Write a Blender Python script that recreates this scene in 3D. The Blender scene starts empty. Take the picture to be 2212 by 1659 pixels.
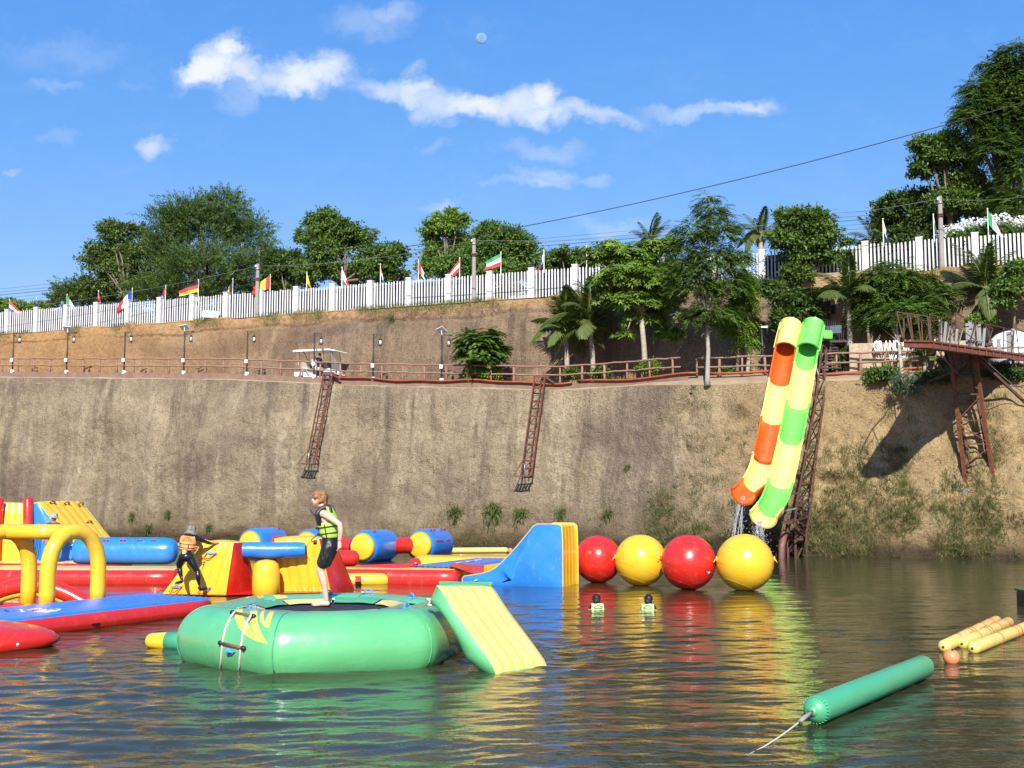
import bpy, bmesh, math, random
import numpy as np
from math import pi, sin, cos, radians, sqrt
from mathutils import Vector, Matrix
from mathutils.bvhtree import BVHTree

rnd = random.Random(7)
NR = np.random.RandomState(11)
sc = bpy.context.scene
COL = sc.collection

# ---------------------------------------------------------------- camera
CAM_H = 2.4
PITCH = math.atan(0.0966)
FV, CXV, CYV = 2538.2, 1106.0, 829.5          # focal length and centre in measuring units
cam_d = bpy.data.cameras.new('camera')
cam_d.sensor_width = 36.0
cam_d.lens = 36.0 * FV / 2212.0
cam_d.clip_start = 0.1
cam_d.clip_end = 9000
cam = bpy.data.objects.new('camera', cam_d)
cam.location = (0, 0, CAM_H)
cam.rotation_euler = (pi / 2 + PITCH, 0, 0)
COL.objects.link(cam)
sc.camera = cam

# ---------------------------------------------------------------- light
SUN_EL = radians(35.0)
SUN_TRAVEL = radians(2.0)                      # heading of the light, 0 = +Y, positive to +X
sun_d = bpy.data.lights.new('sun', 'SUN')
sun_d.energy = 5.0
sun_d.angle = radians(0.5)
sun_d.color = (1.0, 0.95, 0.86)
sun = bpy.data.objects.new('sun', sun_d)
trav = Vector((sin(SUN_TRAVEL) * cos(SUN_EL), cos(SUN_TRAVEL) * cos(SUN_EL), -sin(SUN_EL)))
sun.rotation_euler = trav.to_track_quat('-Z', 'Y').to_euler()
sun.location = (0, -20, 40)
COL.objects.link(sun)

sc.view_settings.view_transform = 'Standard'
sc.view_settings.look = 'None'
sc.view_settings.gamma = 1.0
sc.view_settings.exposure = 0.65
sc.view_settings.use_curve_mapping = False
sc.render.engine = 'CYCLES'
sc.cycles.max_bounces = 8
sc.cycles.transparent_max_bounces = 8
sc.cycles.use_denoising = True

def ray(x, y):
    u, v = x - CXV, CYV - y
    return Vector((u, FV * cos(PITCH) - v * sin(PITCH), FV * sin(PITCH) + v * cos(PITCH)))
def P(x, y, Y):
    d = ray(x, y); t = Y / d.y
    return Vector((d.x * t, Y, CAM_H + d.z * t))
def W(x, y, z=0.0):
    d = ray(x, y); t = (z - CAM_H) / d.z
    return Vector((d.x * t, d.y * t, z))
def px(Y):                                     # metres per measuring unit at distance Y
    return Y / FV

# ---------------------------------------------------------------- sky
world = bpy.data.worlds.new('World')
sc.world = world
world.use_nodes = True
wn = world.node_tree
wn.nodes.clear()
class NT:
    """tiny node helper: n('ShaderNodeMath', op, a, b)"""
    def __init__(s, t): s.t = t
    def new(s, kind, **kw):
        n = s.t.nodes.new(kind)
        for k, v in kw.items(): setattr(n, k, v)
        return n
    def put(s, sock, v):
        if isinstance(v, bpy.types.NodeSocket): s.t.links.new(v, sock)
        elif v is not None: sock.default_value = v
    def m(s, op, a, b=None, c=None, clamp=False):
        n = s.new('ShaderNodeMath', operation=op, use_clamp=clamp)
        s.put(n.inputs[0], a); s.put(n.inputs[1], b) if b is not None else None
        if c is not None: s.put(n.inputs[2], c)
        return n.outputs[0]
    def vm(s, op, a, b=None):
        n = s.new('ShaderNodeVectorMath', operation=op)
        s.put(n.inputs[0], a)
        if b is not None: s.put(n.inputs[1], b)
        return n.outputs[0]
    def mix(s, f, a, b, mode='MIX'):
        n = s.new('ShaderNodeMix', data_type='RGBA', blend_type=mode)
        s.put(n.inputs[0], f); s.put(n.inputs[6], a); s.put(n.inputs[7], b)
        return n.outputs[2]
    def noise(s, vec, scale, detail=4, rough=0.55, dist=0.0):
        n = s.new('ShaderNodeTexNoise')
        s.put(n.inputs['Vector'], vec); n.inputs['Scale'].default_value = scale
        n.inputs['Detail'].default_value = detail; n.inputs['Roughness'].default_value = rough
        n.inputs['Distortion'].default_value = dist
        return n.outputs['Fac']
    def mapr(s, v, a, b, c=0.0, d=1.0, smooth=False):
        n = s.new('ShaderNodeMapRange')
        if smooth: n.interpolation_type = 'SMOOTHSTEP'
        s.put(n.inputs[0], v)
        for i, q in zip((1, 2, 3, 4), (a, b, c, d)): s.put(n.inputs[i], q)
        return n.outputs[0]
    def scale(s, vec, xyz):
        return s.vm('MULTIPLY', vec, xyz)
def rgb(c): return (c[0], c[1], c[2], 1.0)

N = NT(wn)
sky = N.new('ShaderNodeTexSky', sky_type='NISHITA')
sky.sun_disc = False
sky.sun_elevation = SUN_EL
sky.sun_rotation = pi + SUN_TRAVEL             # the sun stands behind the camera
sky.altitude = 300
sky.air_density = 1.0
sky.dust_density = 0.25
sky.ozone_density = 2.2
geo = N.new('ShaderNodeTexCoord')
dirv = geo.outputs['Generated']
sep = N.new('ShaderNodeSeparateXYZ'); wn.links.new(dirv, sep.inputs[0])
yy = N.m('MAXIMUM', sep.outputs[1], 0.05)
uu = N.m('DIVIDE', sep.outputs[0], yy)
vv = N.m('DIVIDE', sep.outputs[2], yy)
comb = N.new('ShaderNodeCombineXYZ'); wn.links.new(uu, comb.inputs[0]); wn.links.new(vv, comb.inputs[1])
uv = comb.outputs[0]
wa = N.new('ShaderNodeTexNoise'); wn.links.new(uv, wa.inputs['Vector'])
wa.inputs['Scale'].default_value = 16; wa.inputs['Detail'].default_value = 5; wa.inputs['Roughness'].default_value = 0.62
warp = N.vm('MULTIPLY', N.vm('SUBTRACT', wa.outputs['Color'], (0.5, 0.5, 0.5)), (0.085, 0.062, 0))
uvw = N.vm('ADD', uv, warp)
sw = N.new('ShaderNodeSeparateXYZ'); wn.links.new(uvw, sw.inputs[0])
# clouds: centre x, y, half width, half height, strength, tilt
CLOUDS = [(470, 132, 92, 62, 1.35, 0), (505, 95, 42, 40, 1.0, 0), (430, 160, 70, 45, 1.0, 0), (500, 205, 60, 60, .55, 0),
          (600, 170, 110, 45, 1.15, 0), (735, 150, 70, 46, 1.0, 0), (680, 180, 90, 38, .8, 0),
          (850, 195, 110, 36, 1.05, 0), (960, 225, 110, 46, 1.1, 0), (1110, 228, 150, 48, 1.25, 0), (1190, 212, 60, 32, .8, 0),
          (1260, 258, 170, 26, .95, 0), (1540, 236, 200, 26, .75, 0), (1630, 222, 100, 20, .5, 0),
          (328, 318, 66, 34, 1.1, 0), (150, 118, 190, 55, .42, 0), (100, 185, 80, 22, .38, 0), (800, 55, 110, 42, .5, 0), (860, 30, 45, 24, .45, 0),
          (895, 155, 40, 18, .6, 0), (1165, 322, 120, 28, .55, 0), (1190, 376, 95, 32, .72, 0), (1120, 398, 110, 14, .5, 0), (1295, 385, 38, 18, .6, 0),
          (955, 436, 70, 17, .55, 0), (1320, 488, 130, 26, .5, 0), (940, 312, 60, 14, .4, 0), (985, 270, 35, 14, .5, 0), (125, 300, 50, 20, .35, 0), (30, 373, 40, 12, .5, 0), (300, 190, 60, 14, .2, 0)]
dens = None
for (cx, cy, a, b, w, _t) in CLOUDS:
    d = ray(cx, cy); u0, v0 = d.x / d.y, d.z / d.y
    sx, sy = FV / a, FV / b
    p = N.m('MULTIPLY', N.m('SUBTRACT', sw.outputs[0], u0), sx)
    q = N.m('MULTIPLY', N.m('SUBTRACT', sw.outputs[1], v0), sy)
    r2 = N.m('ADD', N.m('MULTIPLY', p, p), N.m('MULTIPLY', q, q))
    e = N.m('MULTIPLY', N.m('MAXIMUM', N.m('SUBTRACT', 1.0, r2), 0.0), w)
    dens = e if dens is None else N.m('ADD', dens, e)
cn = N.noise(N.scale(uvw, (1, 1.9, 1)), 30, 10, 0.68)
cn2 = N.noise(N.scale(uv, (1, 1.9, 1)), 11, 4, 0.6)
dd = N.m('SUBTRACT', dens, N.m('MULTIPLY', N.m('ADD', N.m('MULTIPLY', cn, 0.6), N.m('MULTIPLY', cn2, 0.5)), 0.95))
alpha = N.mapr(dd, -0.62, 1.35, 0.0, 0.86, True)
alpha = N.m('MULTIPLY', alpha, N.mapr(sep.outputs[1], 0.3, 0.5))
shade = N.mapr(N.m('ADD', N.m('MULTIPLY', cn2, 0.7), N.m('MULTIPLY', dens, 0.25)), 0.3, 0.75, 0.80, 1.0)
cc = N.mix(shade, (4.3, 4.9, 5.7, 1), (6.2, 6.35, 6.5, 1))
cc = N.mix(1.0, cc, cc, 'MIX')
tint = N.mix(1.0, sky.outputs[0], (1.0, 1.22, 1.52, 1), 'MULTIPLY')
hs = N.new('ShaderNodeHueSaturation'); hs.inputs['Saturation'].default_value = 1.12
wn.links.new(tint, hs.inputs['Color'])
sr_ = N.new('ShaderNodeSeparateColor'); wn.links.new(hs.outputs[0], sr_.inputs[0])
cr_ = N.new('ShaderNodeCombineColor')               # gentle tone curve of the clear sky
wn.links.new(N.m('MULTIPLY', sr_.outputs[0], .86), cr_.inputs[0])
wn.links.new(N.m('MULTIPLY', N.m('POWER', sr_.outputs[1], .634), 1.205), cr_.inputs[1])
wn.links.new(N.m('MULTIPLY', N.m('POWER', sr_.outputs[2], .30), 3.12), cr_.inputs[2])
col = N.mix(alpha, cr_.outputs[0], cc)
bg = N.new('ShaderNodeBackground')
wn.links.new(col, bg.inputs[0]); bg.inputs[1].default_value = 0.104
wo = N.new('ShaderNodeOutputWorld'); wn.links.new(bg.outputs[0], wo.inputs[0])

# ---------------------------------------------------------------- noise in numpy
def _h(ix, iy, iz):
    n = (ix.astype(np.int64) * 374761393 + iy.astype(np.int64) * 668265263 + iz.astype(np.int64) * 2147483647) & 0xffffffff
    n = ((n ^ (n >> 13)) * 1274126177) & 0xffffffff
    return ((n ^ (n >> 16)) & 0xffff) / 65535.0
def vnoise(x, y, z=0.0):
    x, y, z = np.broadcast_arrays(np.asarray(x, float), np.asarray(y, float), np.asarray(z, float))
    ix, iy, iz = np.floor(x), np.floor(y), np.floor(z)
    fx, fy, fz = x - ix, y - iy, z - iz
    fx, fy, fz = [f * f * (3 - 2 * f) for f in (fx, fy, fz)]
    ix, iy, iz = ix.astype(int), iy.astype(int), iz.astype(int)
    r = 0
    for a in (0, 1):
        for b in (0, 1):
            for c in (0, 1):
                w = (fx if a else 1 - fx) * (fy if b else 1 - fy) * (fz if c else 1 - fz)
                r = r + w * _h(ix + a, iy + b, iz + c)
    return r * 2 - 1
def fbm(x, y, z=0.0, o=4):
    s, a = 0, 1.0
    for i in range(o):
        s = s + a * vnoise(x * 2 ** i + 17.3 * i, y * 2 ** i + 5.1 * i, z * 2 ** i); a *= .5
    return s

# ---------------------------------------------------------------- objects
def rootof(o):
    while o.parent is not None: o = o.parent
    return o
def link_mesh(name, me, parent=None, loc=(0, 0, 0), rot=None, scale=None):
    o = bpy.data.objects.new(name, me)
    COL.objects.link(o)
    o.location = loc
    if rot is not None: o.rotation_euler = rot
    if scale is not None: o.scale = scale
    if parent is not None: o.parent = parent
    return o
def tag(o, label=None, cat=None, group=None, kind=None):
    if label: o['label'] = label
    if cat: o['category'] = cat
    if group: o['group'] = group
    if kind: o['kind'] = kind
    return o
def thing(name, label, cat, loc=(0, 0, 0), group=None):
    o = bpy.data.objects.new(name, None)
    o.empty_display_size = 0.2
    COL.objects.link(o); o.location = loc
    return tag(o, label, cat, group)
class B:
    """collects polygons (world coordinates) of ONE mesh"""
    def __init__(s): s.v, s.f, s.m = [], [], []
    def add(s, V, Fs, mi=0):
        k = len(s.v)
        s.v.extend([tuple(p) for p in V])
        for i, f in enumerate(Fs):
            s.f.append(tuple(a + k for a in f))
            s.m.append(mi if isinstance(mi, int) else mi[i])
        return s
    def box(s, c, size, rot=None, mi=0):
        c = Vector(c); h = [q / 2 for q in size]
        V = [Vector((x * h[0], y * h[1], z * h[2])) for x in (-1, 1) for y in (-1, 1) for z in (-1, 1)]
        if rot is not None: V = [rot @ q for q in V]
        return s.add([c + q for q in V], [(0, 1, 3, 2), (4, 6, 7, 5), (0, 4, 5, 1), (2, 3, 7, 6), (0, 2, 6, 4), (1, 5, 7, 3)], mi)
    def bar(s, a, b, w, h=None, up=(0, 0, 1), mi=0):
        a, b = Vector(a), Vector(b); h = h or w
        d = (b - a); L = d.length
        if L < 1e-6: return s
        d.normalize(); u = Vector(up)
        if abs(d.dot(u)) > .98: u = Vector((0, 1, 0))
        x = d.cross(u).normalized(); z = x.cross(d)
        R = Matrix((x, d, z)).transposed()
        return s.box((a + b) / 2, (w, L, h), R, mi)
    def tube(s, pts, rad, n=8, cap=True, mi=0, up=(0, 0, 1), sq=1.0):
        V, Fs = tube_geo(pts, rad, n, cap, up, sq)
        return s.add(V, Fs, mi)
    def ell(s, c, r, n=12, k=8, mi=0):
        c = Vector(c)
        if not hasattr(r, '__len__'): r = (r, r, r)
        V = [c + Vector((0, 0, -r[2]))]
        for j in range(1, k):
            t = -pi / 2 + pi * j / k
            V += [c + Vector((r[0] * cos(t) * cos(a), r[1] * cos(t) * sin(a), r[2] * sin(t))) for a in [2 * pi * i / n for i in range(n)]]
        V.append(c + Vector((0, 0, r[2])))
        Fs = [(0, 1 + (i + 1) % n, 1 + i) for i in range(n)]
        for j in range(k - 2):
            o = 1 + j * n
            Fs += [(o + i, o + (i + 1) % n, o + n + (i + 1) % n, o + n + i) for i in range(n)]
        o = 1 + (k - 2) * n
        Fs += [(o + i, o + (i + 1) % n, len(V) - 1) for i in range(n)]
        return s.add(V, Fs, mi)
    def build(s, name, mats, parent=None, smooth=True, auto=None, bevel=0.0):
        off = rootof(parent).location if parent is not None else Vector((0, 0, 0))
        V = np.array(s.v, float).reshape(-1, 3) - np.array(off)
        loc = (0, 0, 0)
        if parent is None:                      # a thing that is one mesh stands at its own base
            c = (V.min(0) + V.max(0)) / 2; c[2] = V[:, 2].min()
            V = V - c; loc = tuple(c)
        me = bpy.data.meshes.new(name)
        me.from_pydata(V.tolist(), [], s.f)
        for m_ in (mats if isinstance(mats, (list, tuple)) else [mats]): me.materials.append(m_)
        if s.m and max(s.m) > 0: me.polygons.foreach_set('material_index', np.array(s.m, np.int32))
        if bevel > 0:
            bm = bmesh.new(); bm.from_mesh(me)
            bmesh.ops.bevel(bm, geom=[e for e in bm.edges if len(e.link_faces) == 2 and e.calc_face_angle(0) > 0.5], offset=bevel, segments=2, affect='EDGES', profile=0.6)
            bm.to_mesh(me); bm.free()
        me.polygons.foreach_set('use_smooth', [bool(smooth)] * len(me.polygons))
        if smooth and auto is not None: me.set_sharp_from_angle(angle=radians(auto))
        me.update()
        return link_mesh(name, me, parent, loc)
def frames(pts, up=(0, 0, 1)):
    pts = [Vector(p) for p in pts]; n = len(pts)
    T = [(pts[min(i + 1, n - 1)] - pts[max(i - 1, 0)]).normalized() for i in range(n)]
    u = Vector(up)
    if abs(T[0].dot(u)) > .95: u = Vector((0, 1, 0)) if abs(T[0].y) < .9 else Vector((1, 0, 0))
    X = T[0].cross(u).normalized(); out = []
    for t in T:
        X = (X - t * X.dot(t)).normalized()
        out.append((t, X, t.cross(X)))
    return pts, out
def tube_geo(pts, rad, n=8, cap=True, up=(0, 0, 1), sq=1.0):
    pts, fr = frames(pts, up)
    if not hasattr(rad, '__len__'): rad = [rad] * len(pts)
    rings = []
    def ring(c, x, y, r): return [c + x * (r * cos(a)) + y * (r * sq * sin(a)) for a in [2 * pi * i / n for i in range(n)]]
    if cap == 'round':
        t, x, y = fr[0]; r = rad[0]
        for k in (85, 60, 30): rings.append(ring(pts[0] - t * (r * sin(radians(k)) * .8), x, y, r * cos(radians(k))))
    for p, (t, x, y), r in zip(pts, fr, rad): rings.append(ring(p, x, y, r))
    if cap == 'round':
        t, x, y = fr[-1]; r = rad[-1]
        for k in (30, 60, 85): rings.append(ring(pts[-1] + t * (r * sin(radians(k)) * .8), x, y, r * cos(radians(k))))
    return loft_geo(rings, bool(cap))
def loft_geo(rings, cap=True, closed=True):
    n = len(rings[0]); V = [p for r in rings for p in r]; Fs = []
    for j in range(len(rings) - 1):
        for i in range(n if closed else n - 1):
            a, b = j * n + i, j * n + (i + 1) % n
            Fs.append((a, b, b + n, a + n))
    if cap:
        Fs.append(tuple(range(n - 1, -1, -1)))
        Fs.append(tuple(range((len(rings) - 1) * n, len(rings) * n)))
    return V, Fs
def np_mesh(name, V, Q, mats, parent=None, smooth=True, tint=None, loc=None):
    """fast mesh from numpy arrays of quads"""
    V = np.asarray(V, np.float64)
    if parent is not None: V = V - np.array(rootof(parent).location)
    elif loc is not None: V = V - np.array(loc)
    Q = np.asarray(Q, np.int32); k = Q.shape[1]
    me = bpy.data.meshes.new(name)
    me.vertices.add(len(V)); me.vertices.foreach_set('co', V.astype(np.float32).ravel())
    me.loops.add(Q.size); me.loops.foreach_set('vertex_index', Q.ravel())
    me.polygons.add(len(Q))
    me.polygons.foreach_set('loop_start', np.arange(0, Q.size, k, dtype=np.int32))
    me.polygons.foreach_set('loop_total', np.full(len(Q), k, np.int32))
    me.polygons.foreach_set('use_smooth', np.full(len(Q), bool(smooth)))
    for m_ in (mats if isinstance(mats, (list, tuple)) else [mats]): me.materials.append(m_)
    if tint is not None:
        at = me.color_attributes.new('tint', 'FLOAT_COLOR', 'POINT')
        c = np.ones((len(V), 4), np.float32); c[:, 0] = tint; c[:, 1] = tint; c[:, 2] = tint
        at.data.foreach_set('color', c.ravel())
    me.update(); me.validate()
    return link_mesh(name, me, parent, loc or (0, 0, 0))
def dup(root, loc, label=None, rotz=None, group=None, scale=None):
    r = root.copy(); COL.objects.link(r); r.location = loc
    if rotz is not None: r.rotation_euler = (0, 0, rotz)
    if scale is not None: r.scale = (scale,) * 3
    if label: r['label'] = label
    if group: r['group'] = group
    def kids(src, dst):
        for ch in list(src.children):
            c = ch.copy(); COL.objects.link(c); c.parent = dst
            c.matrix_parent_inverse = ch.matrix_parent_inverse.copy()
            kids(ch, c)
    kids(root, r)
    return r
def grid_faces(nr, nc):
    i = np.arange(nr - 1)[:, None] * nc + np.arange(nc - 1)[None, :]
    return np.stack([i, i + 1, i + nc + 1, i + nc], -1).reshape(-1, 4)

# ---------------------------------------------------------------- materials
def mat_nodes(name):
    m = bpy.data.materials.new(name); m.use_nodes = True
    t = m.node_tree; t.nodes.clear(); n = NT(t)
    b = n.new('ShaderNodeBsdfPrincipled'); o = n.new('ShaderNodeOutputMaterial')
    t.links.new(b.outputs[0], o.inputs[0])
    return m, n, b, o
def bump(n, b, h, strength, dist=0.02):
    k = n.new('ShaderNodeBump'); k.inputs['Strength'].default_value = strength; k.inputs['Distance'].default_value = dist
    n.put(k.inputs['Height'], h); n.t.links.new(k.outputs[0], b.inputs['Normal'])
def M(name, c, rough=.5, var=.2, scale=6.0, bmp=0.0, bscale=30.0, metal=0.0, spec=.5, c2=None, stretch=(1, 1, 1), emit=0):
    m, n, b, o = mat_nodes(name)
    tc = n.new('ShaderNodeTexCoord').outputs['Object']
    v = n.scale(tc, stretch)
    f = n.noise(v, scale, 5, .6)
    f = n.mapr(f, .3, .7)
    c2 = c2 or tuple(q * (1 - var) for q in c)
    n.put(b.inputs['Base Color'], n.mix(f, rgb(c2), rgb(c)))
    n.put(b.inputs['Roughness'], n.mapr(f, 0, 1, min(1, rough * 1.12), rough * .9))
    b.inputs['Metallic'].default_value = metal; b.inputs['Specular IOR Level'].default_value = spec
    if bmp: bump(n, b, n.noise(v, bscale, 4, .6), bmp)
    return m
def vinyl(name, c, rough=.26, coat=.25, crough=.12):
    m, n, b, o = mat_nodes(name)
    tc = n.new('ShaderNodeTexCoord').outputs['Object']
    f = n.mapr(n.noise(tc, 1.6, 4, .55), .3, .7)
    dirt = n.mapr(n.noise(n.scale(tc, (1, 1, .5)), 5.5, 6, .7), .56, .78)
    fade = n.mix(f, rgb([q * .86 for q in c]), rgb(c))
    n.put(b.inputs['Base Color'], n.mix(n.m('MULTIPLY', dirt, .22), fade, (.42, .37, .26, 1)))
    n.put(b.inputs['Roughness'], n.m('ADD', n.mapr(f, 0, 1, rough * .85, rough * 1.3), n.m('MULTIPLY', dirt, .15)))
    b.inputs['Coat Weight'].default_value = coat; b.inputs['Coat Roughness'].default_value = crough
    wr = n.noise(n.scale(tc, (1.0, 1.0, 2.2)), 5, 3, .5, .6)
    bump(n, b, wr, .22, .02)
    return m
RED = vinyl('red_vinyl', (.60, .022, .014)); YEL = vinyl('yellow_vinyl', (.80, .47, .025)); BLU = vinyl('blue_vinyl', (.025, .20, .66))
GRN = vinyl('green_vinyl', (.115, .45, .175), .24, 1.0, .30); LYEL = vinyl('pale_yellow_vinyl', (.78, .58, .16), .36); TEAL = vinyl('teal_vinyl', (.06, .42, .22), .4)
PYEL = vinyl('faded_yellow_vinyl', (.72, .53, .14), .5); DGRN = vinyl('dark_green_vinyl', (.065, .37, .18), .42); NET = M('black_mesh_fabric', (.02, .022, .028), .8)
ORG = vinyl('orange_plastic', (.62, .10, .012), .3); ORB = vinyl('faded_orange_plastic', (.75, .24, .09), .45); GPL = vinyl('light_green_plastic', (.16, .56, .10), .3); YPL = vinyl('lemon_plastic', (.80, .70, .20), .3)
BLACK = M('black_fabric', (.014, .014, .017), .55, .4, 20); BLKPL = M('black_plastic', (.018, .018, .02), .4)
WHITE = M('white_paint', (.82, .82, .80), .5, .06, 3); WPL = M('white_plastic', (.80, .80, .78), .3, .05)
ROPE = M('rope', (.62, .58, .48), .9, .25, 30, .4, 60); WOOD = M('dark_wood', (.22, .09, .04), .6, .4, 12, stretch=(1, 1, 1))
RUST = M('rusty_steel', (.115, .048, .028), .8, .5, 7, .3, 40, c2=(.05, .028, .02)); RUSTO = M('orange_rust', (.21, .062, .022), .75, .4, 5, .2, 40, c2=(.09, .035, .02))
RAILM = M('red_brown_concrete', (.30, .165, .115), .85, .3, 5, .3, 30); CURB = M('brown_concrete', (.25, .16, .11), .9, .35, 2.5, .3, 20)
STEEL = M('galvanised_steel', (.5, .5, .5), .4, .3, 10, metal=.7); DSTEEL = M('dark_steel', (.035, .028, .026), .6, .4, 10)
CONC = M('grey_concrete', (.30, .28, .25), .9, .25, 5, .3, 30); GREYWOOD = M('weathered_planks', (.27, .26, .24), .85, .35, 9, .4, 30, stretch=(3, 3, .4))
GLASS = M('dark_glass', (.03, .04, .05), .08, .1); RUBBER = M('tyre_rubber', (.02, .02, .02), .8)
BLUST = M('blue_strap', (.08, .30, .72), .6); REDST = M('red_strap', (.45, .04, .03), .6)
# ================================================================ terrain
def Yf(X): return 62.65 - 0.411 * np.asarray(X, float)
def zp(X): return np.interp(X, [-70, -32, -16, -8, 2.5, 60], [11.9, 10.05, 9.25, 8.6, 7.95, 7.85])
def Yrail(X):
    X = np.asarray(X, float)
    return np.interp(X, [-70, 2, 5, 8, 10, 22, 60], [Yf(-70) - 4.2, Yf(2) - 4.2, 55.6, 53.2, 52.4, 48.6, 37])
def Yedge(X): return np.interp(X, [-70, 2, 5, 7.5, 9, 12, 16, 22, 60], [Yf(-70) - 4.55, Yf(2) - 4.55, 55.2, 52.9, 51.8, 50.2, 49.2, 47.6, 36])
def Yfoot(X): return np.interp(X, [-70, -45, -35, -22.5, -2.5, 3, 12, 20, 60], [86, 76.3, 71.4, 66.0, 57.8, 54.7, 48.7, 46.0, 33.5])
def zedge(X): return np.interp(X, [-70, 6, 9, 60], [-.36, -.36, -.58, -.58]) + zp(X)

def cliff_mat(name, A, Bc, C, D, right=None, ztop=None):
    """eroded laterite conglomerate: A light, Bc mid, C dark streak, D orange"""
    m, n, b, o = mat_nodes(name)
    pos = n.new('ShaderNodeNewGeometry').outputs['Position']
    big = n.noise(n.scale(pos, (.16, .16, .28)), 1.0, 4, .6, .4)
    c = n.mix(n.mapr(big, .38, .62), rgb(Bc), rgb(A))
    zone = n.noise(n.vm('ADD', n.scale(pos, (.11, .11, .2)), (5, 9, 2)), 1.0, 5, .62, .8)
    c = n.mix(n.m('MULTIPLY', n.mapr(zone, .50, .64), .85), c, rgb([C[0] * 1.25, C[1] * 1.15, C[2] * 1.25]))
    st = n.noise(n.scale(pos, (.65, .65, .035)), 1.0, 7, .72, .25)
    c = n.mix(n.m('MULTIPLY', n.mapr(st, .49, .64), .85), c, rgb(C))
    st2 = n.noise(n.scale(pos, (3.4, 3.4, .12)), 1.0, 5, .65)
    c = n.mix(n.m('MULTIPLY', n.mapr(st2, .52, .70), .42), c, rgb([q * .75 for q in C]))
    lt = n.noise(n.vm('ADD', n.scale(pos, (.8, .8, .07)), (31, 7, 3)), 1.0, 6, .66, .3)
    c = n.mix(n.m('MULTIPLY', n.mapr(lt, .55, .72), .72), c, rgb(D))
    olive = n.noise(n.vm('ADD', n.scale(pos, (.3, .3, .22)), (3, 17, 8)), 1.0, 6, .7, .6)
    c = n.mix(n.m('MULTIPLY', n.mapr(olive, .56, .7), .6), c, (.20, .175, .085, 1))
    # pebbles: light clasts and dark pits in the matrix
    vo = n.new('ShaderNodeTexVoronoi'); vo.inputs['Scale'].default_value = 9.0
    n.put(vo.inputs['Vector'], n.scale(pos, (1, 1, 1.35)))
    sepc = n.new('ShaderNodeSeparateColor'); n.put(sepc.inputs[0], vo.outputs['Color'])
    peb = n.m('MULTIPLY', n.mapr(sepc.outputs[0], .55, 1.0), n.mapr(vo.outputs['Distance'], .08, .4, 1, 0))
    c = n.mix(n.m('MULTIPLY', peb, .75), c, (.62, .52, .38, 1))
    fine = n.noise(pos, 11.0, 6, .75)
    c = n.mix(n.m('MULTIPLY', n.mapr(fine, .5, .66), .62), c, rgb([q * .42 for q in C]))
    fine2 = n.noise(pos, 4.2, 6, .7)
    c = n.mix(n.mapr(fine2, .28, .5, .6, 0), c, rgb([q * .6 for q in Bc]))
    vo2 = n.new('ShaderNodeTexVoronoi', feature='DISTANCE_TO_EDGE'); vo2.inputs['Scale'].default_value = 2.2
    n.put(vo2.inputs['Vector'], n.vm('ADD', pos, n.scale(n.new('ShaderNodeTexNoise').outputs['Color'], (.6, .6, .6))))
    sp = n.new('ShaderNodeSeparateXYZ'); n.put(sp.inputs[0], pos)
    zz = n.m('ADD', sp.outputs[2], n.m('MULTIPLY', n.m('SUBTRACT', big, .5), 2.2))
    if right is not None:                       # dry ochre soil and thin grass towards the right bank
        rr = n.mapr(n.m('ADD', sp.outputs[0], n.m('MULTIPLY', n.m('SUBTRACT', n.noise(pos, .5, 4), .5), 7)), 6, 12)
        soil = n.mix(n.mapr(n.noise(n.scale(pos, (1, 1, .45)), .9, 6, .7), .35, .65), rgb(right[0]), rgb(right[1]))
        soil = n.mix(n.m('MULTIPLY', n.mapr(fine, .48, .64), .6), soil, rgb([q * .45 for q in right[1]]))
        gr = n.m('MULTIPLY', n.mapr(n.noise(n.scale(pos, (1.6, 1.6, .5)), 1.0, 6, .75), .52, .66), n.mapr(zz, 5.5, 1.0, .15, .85))
        soil = n.mix(gr, soil, (.105, .115, .038, 1))
        soil = n.mix(n.m('MULTIPLY', peb, .45), soil, (.6, .5, .36, 1))
        c = n.mix(rr, c, soil)
        # damp band and scrub line above the water
        c = n.mix(n.m('MULTIPLY', n.mapr(zz, 2.3, .4), .75), c, (.15, .105, .055, 1))
        c = n.mix(n.m('MULTIPLY', n.mapr(zz, .85, .35), .85), c, (.045, .034, .02, 1))
    if ztop is not None:                        # raw orange laterite below the fence line
        t = n.mapr(n.m('ADD', sp.outputs[2], n.m('MULTIPLY', n.m('SUBTRACT', fine2, .5), 2.0)), ztop, ztop + .9)
        c = n.mix(n.m('MULTIPLY', t, .8), c, n.mix(n.mapr(fine2, .4, .6), (.46, .24, .085, 1), (.50, .34, .16, 1)))
        lo = n.mapr(n.m('ADD', sp.outputs[0], n.m('MULTIPLY', n.m('SUBTRACT', big, .5), 16)), -10, -27)
        c = n.mix(n.m('MULTIPLY', lo, .6), c, n.mix(n.mapr(fine2, .35, .6), (.36, .18, .065, 1), (.48, .27, .10, 1)))
    n.put(b.inputs['Base Color'], c)
    b.inputs['Roughness'].default_value = .95; b.inputs['Specular IOR Level'].default_value = .15
    h = n.m('ADD', n.m('MULTIPLY', fine, .7), n.m('ADD', n.m('MULTIPLY', fine2, .6), n.m('MULTIPLY', peb, .4)))
    bump(n, b, h, 1.0, .20)
    return m
CL1 = cliff_mat('conglomerate_cliff', (.42, .335, .215), (.29, .226, .152), (.15, .116, .083), (.55, .46, .31), right=((.50, .37, .20), (.33, .23, .115)))
CL2 = cliff_mat('laterite_bank', (.36, .255, .16), (.26, .18, .115), (.12, .088, .064), (.46, .35, .22), ztop=12.1)
DIRT = M('path_dirt', (.34, .25, .16), .95, .35, 1.5, .4, 25)
PLAT = M('plateau_soil', (.30, .22, .12), .95, .4, .8, .3, 12)

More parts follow.
